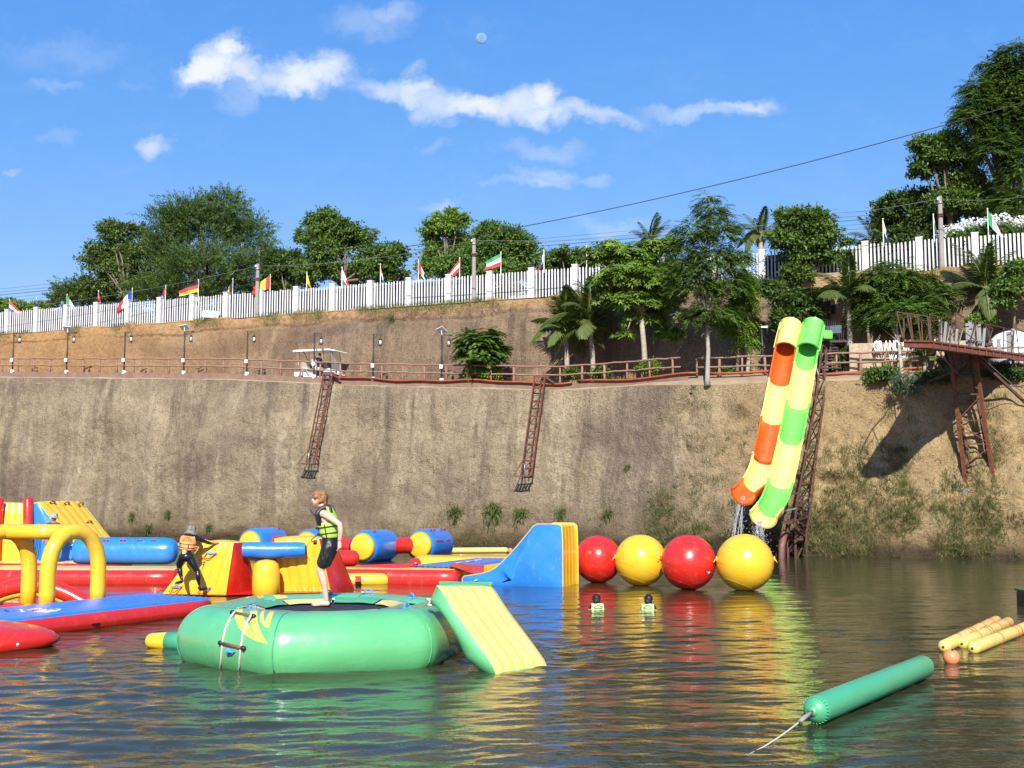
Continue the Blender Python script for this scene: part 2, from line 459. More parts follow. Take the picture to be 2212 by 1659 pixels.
# lower cliff
nx, nz = 900, 110
xs = np.concatenate([np.linspace(-70, -31, 90)[:-1], np.linspace(-31, 27, nx), np.linspace(27, 60, 70)[1:]])
t = np.linspace(0, 1, nz)
XX, TT = np.meshgrid(xs, t)
R_ = np.clip((XX - 6) / 5, 0, 1)
prof = TT * (1 - R_) + R_ * (TT ** 1.25)
ZZ = -1.2 + (zedge(XX) + 1.2) * (TT - R_ * .06 * np.sin(TT * pi))
base = Yfoot(XX) + (Yedge(XX) - Yfoot(XX)) * prof
env = np.clip(np.minimum(TT * 6, (1 - TT) * 7), 0, 1)
disp = fbm(XX * .16, ZZ * .2, 3.1, 3) * .55 + fbm(XX * .75, ZZ * .05, 7.7, 3) * .17 + fbm(XX * 1.6, ZZ * 1.6, 1.2, 3) * .07 + vnoise(XX * 4.2, ZZ * 4.2, 2.) * .045 + vnoise(XX * 7, ZZ * 6, 3.) * .03
disp += R_ * (fbm(XX * 1.1, ZZ * .12, 9.1, 3) * .28 + fbm(XX * .5, ZZ * .5, 4.4, 3) * .35 - np.abs(fbm(XX * .8, ZZ * .55, 14.4, 4)) * .45)
crack = np.exp(-((XX - (8.05 + .35 * vnoise(ZZ * .6, 0, 5) + .12 * vnoise(ZZ * 2.7, 0, 6) - (ZZ - 4) * .02)) / .07) ** 2) * (.30 + .25 * vnoise(ZZ * 1.3, 0, 9)) * np.clip((ZZ - 1.2) / 2, 0, 1)
crack += .45 * np.exp(-((XX - 7.75) / .35) ** 2 - ((ZZ - 6.5) / .5) ** 2)     # the fissure left of the slides
YY = base + disp * env * .8 + crack * env
XJ = XX + R_ * vnoise(XX * 2, ZZ * 2, 8.) * .06
low = np_mesh('lower_cliff', np.stack([XJ, YY, ZZ], -1).reshape(-1, 3), grid_faces(nz, len(xs)), CL1)
tag(low, kind='structure')
# shelf with the path
rows = []
xs2 = np.linspace(-70, 60, 520)
def row(Y, z): return np.stack([xs2, Y, z], -1)
nz_ = lambda s, a: fbm(xs2 * s, 3.3, a, 3)
e0 = row(Yedge(xs2) - .02, zedge(xs2) - .35); e1 = row(Yedge(xs2) + .12, zedge(xs2) + .02 + nz_(1.2, 1) * .04)
mid = row((Yedge(xs2) + Yrail(xs2)) / 2 + .1, zedge(xs2) * .5 + (zp(xs2) - .1) * .5 - .02 + nz_(1.1, 2) * .05)
e2 = row(Yrail(xs2) + .1, zp(xs2) - .04)
e3 = row(Yrail(xs2) + .6, zp(xs2) - np.interp(xs2, [6, 10], [.36, .08]))
e4 = row(Yf(xs2) - 1.0, zp(xs2) - np.interp(xs2, [6, 10], [.30, .02]) + nz_(.7, 4) * .06)
tag(np_mesh('path', np.concatenate([e0, e1, mid, e2, e3, e4]), grid_faces(6, 520), DIRT), kind='structure')
# upper bank
nz2 = 60
t = np.linspace(0, 1, nz2)
XX, TT = np.meshgrid(xs, t)
z0 = zp(XX) - .6; ZZ = z0 + (13.02 - z0) * TT
base = Yf(XX) - 1.55 + 1.1 * TT ** 1.6
env = np.clip((1 - TT) * 5, 0.15, 1)
disp = fbm(XX * .2, ZZ * .25, 13.1, 3) * .35 + fbm(XX * .9, ZZ * .09, 17.7, 3) * .14 + fbm(XX * 1.9, ZZ * 1.9, 11.2, 3) * .06 + vnoise(XX * 4.5, ZZ * 4.5, 12.) * .03
ledge = np.clip(1 - np.abs(ZZ - 12.2 - .25 * vnoise(XX * .5, 0, 3)) / .12, 0, 1) * .16
ZZ2 = ZZ + np.where(TT > .93, fbm(XX * 1.3, TT * 3, 2., 3) * .07, 0)
upp = np_mesh('upper_bank', np.stack([XX, base + disp * env * .75 + ledge, ZZ2], -1).reshape(-1, 3), grid_faces(nz2, len(xs)), CL2)
tag(upp, kind='structure')
r0 = row(Yf(xs2) - .52, np.full(520, 12.96)); r1 = row(Yf(xs2) + .5, np.full(520, 13.0)); r2 = row(Yf(xs2) + 25, np.full(520, 13.0)); r3 = row(Yf(xs2) + 160, np.full(520, 13.0))
tag(np_mesh('plateau', np.concatenate([r0, r1, r2, r3]), grid_faces(4, 520), PLAT), kind='structure')
def bvh_of(*obs):
    V, Fs = [], []
    for o in obs:
        k = len(V); V += [o.matrix_basis @ v.co for v in o.data.vertices]; Fs += [tuple(a + k for a in p.vertices) for p in o.data.polygons]
    return BVHTree.FromPolygons(V, Fs)
TB = bvh_of(low, upp)
O_CAM = Vector((0, 0, CAM_H))
def hit(x, y, off=0.0, bvh=None):
    """point on the cliff seen at (x, y), moved off metres towards the water"""
    d = ray(x, y).normalized(); h = (bvh or TB).ray_cast(O_CAM, d)
    return (h[0] - d * off) if h[0] is not None else P(x, y, 55)
def on_line(x, y, Yfun, off=0.0):
    """X, Y of the point of a ground line seen in column x"""
    Y = 60.0
    for _ in range(25):
        p = P(x, y, Y); Y = .5 * Y + .5 * (float(Yfun(p.x)) + off)
    return P(x, y, Y)

# ================================================================ water
th = np.concatenate([np.radians(np.linspace(-72, -31, 30))[:-1], np.arctan(np.linspace(np.tan(radians(-31)), np.tan(radians(31)), 620)), np.radians(np.linspace(31, 72, 30))[1:]])
yr = np.concatenate([np.geomspace(6.5, 9, 20)[:-1], np.geomspace(9, 30, 520)[:-1], np.geomspace(30, 92, 240)])
TH, YR = np.meshgrid(th, yr)
WX = YR * np.tan(TH); WY = YR
wr = np.random.RandomState(4)
H = np.zeros_like(WX)
cell = np.maximum(np.gradient(YR, axis=0), YR * .0021)
calm = np.clip(1.15 - (WX / WY - .12) * 1.2, .42, 1.2) * np.interp(YR, [9, 14, 22, 40, 60], [1.05, 1.05, .9, .62, .5])
gust = .75 + .5 * vnoise(WX * .22, WY * .22, 2.2)
dx_ = .25 * vnoise(WX * .35, WY * .35, 5.5); dy_ = .25 * vnoise(WX * .35, WY * .35, 8.5)
for i in range(84):
    lam = .19 * (9.0 ** (wr.rand() ** 1.4)); a = wr.normal(0, .42) + pi / 2 + .12
    k = 2 * pi / lam; ph = wr.rand() * 2 * pi
    amp = .0016 * lam ** 0.92 * (1.25 if .35 < lam < .9 else 1)
    fade = np.clip((lam / (cell + 1e-6) - 2.5) / 3, 0, 1)
    H += amp * fade * np.sin(k * (cos(a) * (WX + dx_) + sin(a) * (WY + dy_)) + ph)
# rings running out from the bouncing trampoline
rd = np.hypot(WX + 2.85, WY - 18.4)
H += .0085 * np.exp(-((rd - 3.6) / 1.6) ** 2) * np.sin(rd * 9.5 + .8 * vnoise(WX, WY, 1.)) * np.clip((.95 / (cell + 1e-6) - 3) / 3, 0, 1)
H = H * calm * gust
edge = np.clip((YR - 6.5) / 1.0, 0, 1) * np.clip((radians(70) - np.abs(TH)) / .1, 0, 1)
mw, n, b, o = mat_nodes('lake_water')
pos = n.new('ShaderNodeNewGeometry').outputs['Position']
dn = n.mapr(n.noise(pos, .12, 3), .35, .65)
n.put(b.inputs['Base Color'], n.mix(dn, (.024, .030, .014, 1), (.042, .042, .019, 1)))
b.inputs['Roughness'].default_value = .012; b.inputs['IOR'].default_value = 1.333
b.inputs['Specular IOR Level'].default_value = .5
rip = n.m('ADD', n.m('MULTIPLY', n.noise(n.scale(pos, (1.6, 2.6, 1)), 2.6, 3, .55, .3), 1.0), n.m('MULTIPLY', n.noise(n.scale(pos, (2.0, 3.6, 1)), 6.5, 2, .5), .28))
bump(n, b, rip, .16, .05)
wv = np.stack([WX, WY, H * edge], -1).reshape(-1, 3)
tag(np_mesh('water', wv, grid_faces(len(yr), len(th)), mw), kind='structure')
tag(np_mesh('water', np.array([[-300, -60, -.004], [300, -60, -.004], [300, 6.52, -.004], [-300, 6.52, -.004]]), np.array([[0, 1, 2, 3]]), mw), kind='structure')

# ================================================================ picket fence
STEP = 2.275; X0 = -33.05
def fpt(s): X = X0 + s * STEP; return Vector((X, float(Yf(X)), 13.0))
fence = thing('picket_fence', 'long white picket fence with square posts along the top of the cliff', 'fence', fpt(12))
fang = math.atan2(-.411, 1)
def picket_mesh():
    b = B(); w, d, h = .038, .016, 1.52
    pr = [(-w, -.12), (w, -.12), (w, h - .05), (w * .6, h), (-w * .6, h), (-w, h - .05)]
    V = [Vector((x, y, z)) for y in (-d, d) for x, z in pr]
    Fs = [(5, 4, 3, 2, 1, 0), (6, 7, 8, 9, 10, 11)] + [(i, (i + 1) % 6, 6 + (i + 1) % 6, 6 + i) for i in range(6)]
    me = bpy.data.meshes.new('picket'); me.from_pydata([tuple(v) for v in V], [], Fs); me.materials.append(FWH); return me
FWH = M('weathered_white_paint', (.63, .63, .62), .6, .12, 1.1)
pm = picket_mesh()
bb = B(); bb.box((0, 0, .74), (.30, .30, 1.76)); bb.box((0, 0, 1.645), (.34, .34, .05))
tmp = bb.build('post', FWH, None, False); post_me = tmp.data; post_dz = tmp.location.z; bpy.data.objects.remove(tmp)
bb = B()
for sx in (-1, 1):
    for sy in (-1, 1): bb.bar((sx * .08, sy * .08, 0), (sx * .08, sy * .08, .2), .018)
bb.box((0, 0, .2), (.2, .2, .02)); bb.box((0, 0, .08), (.1, .1, .14))
tmp = bb.build('lantern_cage', DSTEEL, None, False); cage_me = tmp.data; bpy.data.objects.remove(tmp)
GAPM = M('navy_gap_shade', (.012, .014, .032), .9, .5, 3)  # shade of the fence gaps put into the colour of backing and rails
stuff = B()
for s in range(-8, 32):
    a, c = fpt(s), fpt(s + 1)
    loc = Vector(fence.location)
    if s >= -2 and s <= 25:
        link_mesh('post', post_me, fence, a - loc + Vector((0, 0, post_dz)), (0, 0, fang))
        if s % 2 == 1: link_mesh('lantern_cage', cage_me, fence, a - loc + Vector((0, 0, 1.672)), (0, 0, fang))
    for k in range(12):
        f = (.31 / 2 + .075 + k * (2.46 - .31 - .02) / 12) / 2.46 + .012
        p = a.lerp(c, f)
        if -1 <= s <= 23:
            link_mesh('picket', pm, fence, p - loc + Vector((0, 0, rnd.uniform(-.03, .03))), (0, rnd.uniform(-.012, .012), fang))
        else:
            stuff.bar(p + Vector((0, 0, -.1)), p + Vector((0, 0, 1.5)), .1, .03)
    if s not in (4, 6, 14, 17, 18, 19) and -1 <= s <= 25:
        q = B(); nrm = Vector((.38, .925, 0)) * .12
        q.bar(a + nrm + Vector((0, 0, .66)), c + nrm + Vector((0, 0, .66)), .012, 1.45)
        q.build('gap_backing', GAPM, fence, False)  # added dark sheet that stands for the shade between the pickets
so = stuff.build('picket', FWH, fence, False); so['kind'] = 'stuff'
for zz_ in (.28, 1.2):
    q = B(); nrm = Vector((.38, .925, 0)) * .05
    q.bar(fpt(-8) + nrm + Vector((0, 0, zz_)), fpt(32) + nrm + Vector((0, 0, zz_)), .04, .06); q.build('rail', GAPM, fence, False)

# small board leaning on the fence
q = B(); p = hit(457, 683); p = on_line(455, 679, Yf, -.28)
q.box(p, (1.2, .04, .42), Matrix.Rotation(fang, 3, 'Z') @ Matrix.Rotation(.12, 3, 'Y'))
tag(q.build('board', WHITE, None, False), 'small white board leaning on the picket fence near the German flag', 'board')

# ================================================================ flags
def cm(name, c): return M(name, c, .75, .12, 5)
FC = dict(red=cm('flag_red', (.62, .03, .025)), white=cm('flag_white', (.8, .8, .8)), black=cm('flag_black', (.015, .015, .02)), green=cm('flag_green', (.03, .28, .08)),
          blue=cm('flag_blue', (.02, .045, .32)), yellow=cm('flag_yellow', (.82, .58, .05)), orange=cm('flag_orange', (.78, .26, .03)))
def flag(x, ytop, sgn, cols, mode, L, Hh, sag, label):
    L, Hh = L * .92, Hh * .88
    base = on_line(x, 1074 - 10.6 * FV / 62, Yf, .22)
    Xb, Yb = base.x, base.y
    p = P(x, ytop, Yb); top = p.z
    base = Vector((p.x, Yb, 13.0))
    t_ = thing('flag', label, 'flag', base, 'national flags along the picket fence')
    q = B(); q.tube([base, Vector((p.x, Yb, top))], [.028, .02], 6); q.ell((p.x, Yb, top), .04, 6, 4); q.build('pole', WPL, t_)
    nu, nv = 13, 13; V = []; ph = rnd.uniform(0, 6)
    for j in range(nv):
        v = j / (nv - 1)
        for i in range(nu):
            u = i / (nu - 1)
            ang = sag * (1 - .25 * v * (1 - sag / 1.6)); ang = min(ang, 1.5)
            r = u * L
            xx = sgn * r * cos(ang) + sgn * .05 * u * sin(7 * v + ph)
            zz = top - .06 - v * Hh * (1 - .35 * u * sin(sag)) - r * sin(ang)
            yy_ = .09 * u * sin(6.5 * u + 4.5 * v + ph) + .05 * sin(9 * v + ph) * u
            V.append((p.x + xx, Yb - .03 + yy_, zz))
    Fs, mi = [], []
    names = list(dict.fromkeys(cols))
    for j in range(nv - 1):
        for i in range(nu - 1):
            a = j * nu + i; Fs.append((a, a + 1, a + nu + 1, a + nu))
            w = (i if mode == 'v' else j) / (nu - 1)
            mi.append(names.index(cols[min(len(cols) - 1, int(w * len(cols)))]))
    q = B(); q.add(V, Fs, mi); q.build('cloth', [FC[c] for c in names], t_)
    return t_
for a in [
    (21, 648, 1, ['red', 'white', 'black'], 'h', 1.3, .75, .75, 'red, white and black flag blown out to the right at the left edge'),
    (79, 643, 1, ['blue', 'green', 'white', 'blue', 'blue'], 'v', 1.25, .7, 1.25, 'drooping blue, green and white flag, second from the left'),
    (145, 636, 1, ['green', 'white', 'white', 'red'], 'v', 1.4, .8, 1.0, 'green, white and red flag above the left part of the fence'),
    (213, 628, 1, ['red'], 'h', 1.3, .6, 1.3, 'plain red flag hanging limp left of the white, blue and red one'),
    (286, 623, -1, ['blue', 'white', 'red'], 'v', 1.35, 1.0, .85, 'blue, white and red flag flying left below the feathery tree'),
    (358, 617, -1, ['red', 'blue', 'white', 'red'], 'v', 1.1, .6, 1.25, 'limp red, blue and white flag left of the black, red and gold one'),
    (429, 605, -1, ['black', 'red', 'yellow'], 'h', 1.35, .75, .38, 'black, red and gold striped flag flying to the left'),
    (503, 602, -1, ['black', 'yellow', 'red'], 'v', 1.3, .7, 1.1, 'black, yellow and red flag left of the first utility pole'),
    (584, 593, -1, ['red', 'yellow', 'yellow', 'red'], 'v', 1.3, .85, .62, 'red and yellow flag flying left beside the first utility pole'),
    (663, 588, 1, ['yellow', 'orange'], 'v', 1.15, .55, 1.3, 'limp yellow and orange flag above the golf cart'),
    (739, 578, 1, ['white', 'white', 'red'], 'v', 1.05, .6, 1.2, 'white over red flag hanging before the lobed tree'),
    (822, 571, 1, ['orange', 'white', 'green'], 'v', 1.25, .4, 1.38, 'thin limp flag of orange, white and green'),
    (904, 562, 1, ['red', 'white', 'black'], 'v', 1.2, .65, 1.15, 'limp red, white and black flag in the gap between two trees'),
    (993, 557, -1, ['red', 'white', 'red'], 'h', 1.15, .75, .95, 'red flag with a white stripe left of the second utility pole'),
    (1082, 545, -1, ['green', 'white', 'red'], 'h', 1.0, .8, .5, 'green, white and red striped flag before the dark round tree'),
    (1175, 541, -1, ['white', 'blue', 'red'], 'v', 1.2, .5, 1.3, 'white, blue and red flag hanging limp above the left coconut palm'),
    (1267, 531, 1, ['red', 'white'], 'h', 1.0, .7, .75, 'red over white flag half hidden by the bright green tree'),
    (1411, 524, -1, ['white', 'red'], 'v', 1.0, .7, 1.1, 'white and red flag deep in the bright green tree'),
    (1694, 512, 1, ['red'], 'h', 1.0, .6, 1.05, 'red flag tangled in the tree above the slides'),
    (1907, 473, 1, ['white', 'blue', 'red'], 'v', 1.7, .5, 1.35, 'white, blue and red flag left of the right-hand utility pole'),
    (2016, 463, 1, ['white', 'red', 'white'], 'h', 1.7, .42, 1.45, 'white flag with a red cross stripe beside the right-hand utility pole'),
    (2133, 451, 1, ['green', 'white', 'white', 'red'], 'v', 1.6, .75, 1.05, 'green, white and red flag in front of the white flowers')]:
    flag(*a)

# ================================================================ utility poles and wires
def pole(x, yt, label):
    p = on_line(x, 1074 - 10.6 * FV / 62, Yf, -.3); top = P(x, yt, p.y)
    t_ = thing('utility_pole', label, 'pole', (top.x, p.y, 12.9), 'concrete utility poles along the fence')
    q = B(); q.tube([(top.x, p.y, 12.7), (top.x, p.y, top.z)], [.13, .10], 8, sq=.8); q.build('shaft', CONC, t_, True, 40)
    for dz in (.35, .9, 1.0):
        q = B(); q.tube([(top.x, p.y, top.z - dz), (top.x, p.y, top.z - dz + .06)], .135, 8); q.build('band', RUSTO if dz > .5 else STEEL, t_)
    q = B(); q.tube([(top.x - .12, p.y - .05, top.z - .2), (top.x - .12, p.y - .05, top.z - .08)], [.05, .035], 8); q.build('insulator', WPL, t_)
    return Vector((top.x, p.y, top.z - .12))
tops = [pole(557, 570, 'grey utility pole left of the lobed tree, leftmost of three'), pole(1024, 515, 'grey utility pole before the dark round tree, middle one'), pole(2030, 424, 'grey utility pole beside the white flower bush, rightmost of three')]
WIRE = M('wire_rubber', (.03, .03, .035), .6); WIREG = M('grey_wire', (.20, .20, .21), .6)
def wire(a, b_, r, sag, label, m=WIRE, name='overhead_wire', group='overhead wires', cat='wire'):
    a, b_ = Vector(a), Vector(b_); pts = []
    for i in range(41):
        f = i / 40; q = a.lerp(b_, f); q.z -= sag * 4 * f * (1 - f); pts.append(q)
    q = B(); q.tube(pts, r, 5)
    return tag(q.build(name, m), label, cat, group)
wire(tops[0], tops[1], .009, .35, 'grey wire between the left and middle utility poles', WIREG)
wire(tops[1], tops[2], .009, .6, 'grey wire between the middle and right utility poles', WIREG)
wire(P(-60, 672, 78), tops[0], .009, .4, 'grey wire running in from the left to the first utility pole', WIREG)
wire(tops[2], P(2330, 400, 50), .009, .3, 'grey wire running off to the right from the last utility pole', WIREG)
a_, b2 = tops[0].copy(), P(-60, 716, 76); a_.z -= 1.0
wire(b2, a_, .010, .15, 'thin low wire crossing the pickets on the left')
wire(P(858, 536, 62), P(2330, 185, 47), .021, .62, 'thick black cable sweeping up to the right above the trees', name='zip_cable')
for k, (dy, r) in enumerate([(0, .010), (7, .012), (13, .020), (20, .010), (27, .010)]):
    wire(P(-80, 632 + dy, 95), P(2330, 418 + dy * 1.5, 74), r, -.2, ['topmost of the five distant street wires', 'second distant street wire from the top', 'thickest distant street wire, middle of the five', 'second distant street wire from the bottom', 'lowest of the five distant street wires'][k], group='distant street wires')

# ================================================================ railing, curb and pipes along the path
def railing(pts, label, h=.84, every=1.25):
    """pts: points of the foot line"""
    pts = [Vector(p) for p in pts]; L = [0]
    for a, c in zip(pts, pts[1:]): L.append(L[-1] + (c - a).length)
    def at(s):
        for i in range(len(pts) - 1):
            if s <= L[i + 1] + 1e-6: return pts[i].lerp(pts[i + 1], (s - L[i]) / max(1e-6, L[i + 1] - L[i]))
        return pts[-1].copy()
    t_ = thing('railing', label, 'railing', pts[len(pts) // 2])
    n_ = int(L[-1] / every) + 1
    for i in range(n_):
        p = at(i * every); q = B(); w = rnd.uniform(.085, .12); fl = .05 if rnd.random() < .25 else 0
        q.tube([p + Vector((0, 0, -.1)), p + Vector((0, 0, .3)), p + Vector((rnd.uniform(-.02, .02), 0, h))], [w * .62 + fl, w * .55, w * .5], 6)
        q.build('post', RAILM, t_)
    ss = np.arange(0, L[-1] + .01, .4)
    for hh in (.42, h):
        V = [at(s) + Vector((0, -.04, hh + .015 * sin(s * 3.1 + hh) + .012 * sin(s * 7.7))) for s in ss]
        q = B(); q.tube(V, .045, 6); q.build('rail', RAILM, t_)
    return t_
xr = np.arange(-38, 8.3, 1.0)
railing([(x, float(Yrail(x)), float(zp(x))) for x in xr], 'brown two-rail railing along the path from the left edge to the bend')
xr2 = np.arange(8.4, 24, .9)
railing([(x, float(Yrail(x)), float(zp(x)) - .1) for x in xr2], 'brown two-rail railing right of the bend, behind the slides', .84, 1.02)
q = B(); xr = np.arange(-44, 8.4, .8)
rings = []
for x in xr:
    y, z = float(Yrail(x)), float(zp(x)); dz = .03 * vnoise(x * .8, 1.)
    rings.append([Vector((x, y - .16, z - .34)), Vector((x, y + .14, z - .34)), Vector((x, y + .14, z + .03 + dz)), Vector((x, y - .16, z + .02 + dz))])
V, Fs = loft_geo(rings); q.add(V, Fs)
tag(q.build('kerb', CURB, None, False), kind='structure')
PIPE = M('orange_red_pipe', (.36, .075, .022), .55, .4, 3)
def pipe(pts, r, label, m=PIPE):
    q = B(); q.tube(pts, r, 7); return tag(q.build('pipe', m), label, 'pipe', 'orange pipes along the cliff edge')
pipe([Vector((x, float(Yrail(x)) - .28, float(zp(x)) + .02 - .05 * sin(x * .9) + .03 * sin(x * 2.3))) for x in np.arange(-9.6, 3, .5)], .055, 'orange pipe on the cliff edge between the two ladders')
pipe([Vector((x, float(Yrail(x)) - .26, float(zp(x)) + .02 - .06 * sin(x * 1.4))) for x in np.arange(3.2, 8.6, .4)], .055, 'orange pipe on the cliff edge from the right ladder to the bend')
pipe([Vector((x, float(Yrail(x)) - .3, float(zp(x)) + .04 + .05 * sin(x * 1.1))) for x in np.arange(8.8, 12.2, .4)], .055, 'orange pipe behind the tops of the slides')
pipe([Vector((x, float(Yrail(x)) - .5, float(zp(x)) - .12 + .08 * sin(x * .8))) for x in np.arange(13.0, 17.6, .4)], .055, 'orange pipe right of the slides below the sign')
pipe([Vector((x, float(Yrail(x)) - .6, float(zp(x)) - .05)) for x in np.arange(19.4, 24, .5)], .055, 'orange pipe at the right edge below the rusty platform')

# ================================================================ lamp posts
def lamp(x, yb, solar, label):
    p = on_line(x, yb, Yrail, -.05); base = Vector((p.x, p.y, float(zp(p.x)) - .02))
    t_ = thing('lamp_post', label, 'lamp post', base, 'lamp posts along the railing')
    b0 = base; Hh = 2.42
    q = B(); q.tube([b0, b0 + Vector((0, 0, Hh))], [.045, .04], 8); q.build('pole', DSTEEL, t_)
    q = B(); q.tube([b0 + Vector((0, -.01, -.05)), b0 + Vector((0, -.01, .16))], [.13, .1], 10); q.build('footing', WHITE, t_)
    q = B(); q.box(b0 + Vector((-.03, -.07, .75)), (.16, .16, .2)); q.build('junction_box', WPL, t_, False, bevel=.015)
    q = B(); q.bar(b0 + Vector((-.05, 0, Hh)), b0 + Vector((.42, 0, Hh - .03)), .04); q.bar(b0 + Vector((0, 0, Hh - .22)), b0 + Vector((.2, 0, Hh - .03)), .03); q.build('arm', DSTEEL, t_, False)
    l0 = b0 + Vector((.36, 0, Hh - .62))
    q = B(); q.tube([l0, l0 + Vector((0, 0, .05)), l0 + Vector((0, 0, .09))], [.09, .09, .05], 8); q.tube([l0 + Vector((0, 0, .3)), l0 + Vector((0, 0, .36)), l0 + Vector((0, 0, .41))], [.065, .08, .03], 8)
    for s in (-1, 1): q.tube([l0 + Vector((s * .085, 0, .04)), l0 + Vector((s * .095, 0, .2)), l0 + Vector((s * .06, 0, .36)), l0 + Vector((0, 0, .55))], .012, 5)
    lan = q.build('lantern', DSTEEL, t_)
    q = B(); q.tube([l0 + Vector((0, 0, .09)), l0 + Vector((0, 0, .19)), l0 + Vector((0, 0, .3))], [.05, .07, .05], 8); q.build('glass', WPL, lan)
    if solar:
        c = b0 + Vector((-.02, -.05, Hh + .22)); R = Matrix.Rotation(radians(-35), 3, 'X') @ Matrix.Rotation(radians(solar), 3, 'Z')
        q = B(); q.box(c, (.46, .4, .03), R); q.bar(b0 + Vector((0, 0, Hh - .05)), c, .04); pn = q.build('solar_panel', WPL, t_, False)
        q = B(); q.box(c + R @ Vector((0, 0, .018)), (.38, .32, .012), R); q.build('cell', M('solar_cell', (.02, .03, .09), .15), pn, False)
        q = B(); q.box(b0 + Vector((.46, -.03, Hh - .01)), (.16, .12, .12)); q.build('floodlight', BLKPL, t_, False, bevel=.02)
    return t_
lamp(27, 796, 0, 'dark lamp post with hanging lantern at the left edge of the railing')
lamp(144, 797, 8, 'solar lamp post left of the first plain lamp pair, its panel flat to the viewer')
lamp(268, 800, 0, 'plain lantern post between the two left solar lamp posts')
lamp(397, 802, -14, 'solar lamp post with tilted panel left of the golf cart')
lamp(533, 812, 0, 'plain lantern post standing just left of the golf cart')
lamp(678, 820, 0, 'plain lantern post right at the golf cart roof')
lamp(806, 822, 0, 'plain lantern post right of the golf cart')
lamp(954, 823, 55, 'solar lamp post left of the small round shrub tree, panel turned edgewise')
p = on_line(1651, 800, Yrail, .9); p.z = float(zp(p.x))
t_ = thing('lamp_post', 'tall slim dark blue lamp post behind the left slide', 'lamp post', p)
q = B(); q.tube([p, p + Vector((-.1, 0, 2.15))], .05, 8); q.build('pole', M('dark_blue_steel', (.02, .022, .05), .5), t_)
q = B(); q.box(p + Vector((.02, -.05, 2.16)), (.3, .12, .08)); q.build('lamp_head', WPL, t_, False, bevel=.02)

# ================================================================ golf cart
c0 = on_line(690, 822, Yrail, 1.25); c0.z = float(zp(c0.x)) - .22
cart = thing('golf_cart', 'white four-seat golf cart with a flat roof driving behind the railing', 'golf cart', c0)
Rz = Matrix.Rotation(fang * .95, 3, 'Z')
def cp(x, y, z): return c0 + Rz @ Vector((x, y, z))
CW = M('cart_white', (.80, .80, .80), .25, .05)
q = B()
pr = [(-1.25, .42), (-1.28, .62), (-1.1, .72), (-.55, .72), (-.5, .38), (.25, .36), (.5, .36), (.62, .72), (.95, .78), (1.22, .62), (1.3, .4), (1.2, .28), (-1.1, .28)]
V, Fs = loft_geo([[cp(x * .98, y, z) for x, z in pr] for y in (-.56, -.5, .5, .56)]); q.add(V, Fs); q.build('body', CW, cart, True, 40)
for x_, w_, h_ in ((1.28, .14, .16), (-1.3, .1, .1)): q = B(); q.box(cp(x_, 0, .35), (w_, 1.1, h_), Rz); q.build('bumper', BLKPL, cart, False)
for x_ in (-.86, .86):
    for y_ in (-.5, .5):
        q = B(); c = cp(x_, y_, .23); q.tube([c - Rz @ Vector((0, .09, 0)), c + Rz @ Vector((0, .09, 0))], .23, 16); w_ = q.build('wheel', RUBBER, cart, True, 40)
        q = B(); c2 = cp(x_, y_ * 1.12, .23); q.tube([c2 - Rz @ Vector((0, .05, 0)), c2 + Rz @ Vector((0, .05, 0))], .12, 10); q.build('rim', STEEL, w_, True, 40)
for x_ in (-.72, .12):
    q = B(); q.box(cp(x_, 0, .8), (.46, 1.0, .14), Rz); q.box(cp(x_ - .26, 0, 1.06), (.12, 1.0, .5), Rz @ Matrix.Rotation(-.2, 3, 'Y')); q.build('seat', M('cream_seat', (.62, .58, .50), .5, .1), cart, False, bevel=.04)
q = B(); pr = [(-1.35, 1.80), (-1.25, 1.86), (.9, 1.84), (1.32, 1.74), (1.34, 1.70), (.9, 1.76), (-1.35, 1.76)]
V, Fs = loft_geo([[cp(x, y, z) for x, z in pr] for y in (-.62, .62)]); q.add(V, Fs); q.build('roof', CW, cart, True, 30)
for y_ in (-.52, .52):
    for a_, c_ in (((-.95, .72), (-1.0, 1.78)), ((-.45, 1.3), (-.72, 1.78)), ((.62, .75), (.5, 1.78)), ((1.05, .75), (.95, 1.75))):
        q = B(); q.bar(cp(a_[0], y_, a_[1]), cp(c_[0], y_, c_[1]), .035); q.build('roof_post', BLKPL, cart, False)
q = B(); V = [cp(1.05, -.5, .78), cp(1.05, .5, .78), cp(.95, .5, 1.72), cp(.95, -.5, 1.72)]
V2 = [v + Rz @ Vector((.015, 0, 0)) for v in V]; q.add(V + V2, [(0, 1, 2, 3), (7, 6, 5, 4), (0, 4, 5, 1), (1, 5, 6, 2), (2, 6, 7, 3), (3, 7, 4, 0)])
gm, n, b, o = mat_nodes('windscreen'); b.inputs['Base Color'].default_value = (.6, .62, .62, 1); b.inputs['Alpha'].default_value = .25; b.inputs['Roughness'].default_value = .05
q.build('windscreen', gm, cart, False)
q = B(); q.tube([cp(.66, -.28, .8), cp(.52, -.28, 1.05)], .02, 6); q.tube([cp(.52 + .12 * cos(a), -.28 + .17 * sin(a), 1.05 + .08 * cos(a)) for a in np.linspace(0, 2 * pi, 13)], .018, 6); q.build('steering_wheel', BLKPL, cart)
for y_ in (-.36, .36):
    q = B(); q.ell(cp(1.24, y_, .6), (.05, .1, .05), 10, 6); q.build('headlight', GLASS, cart)

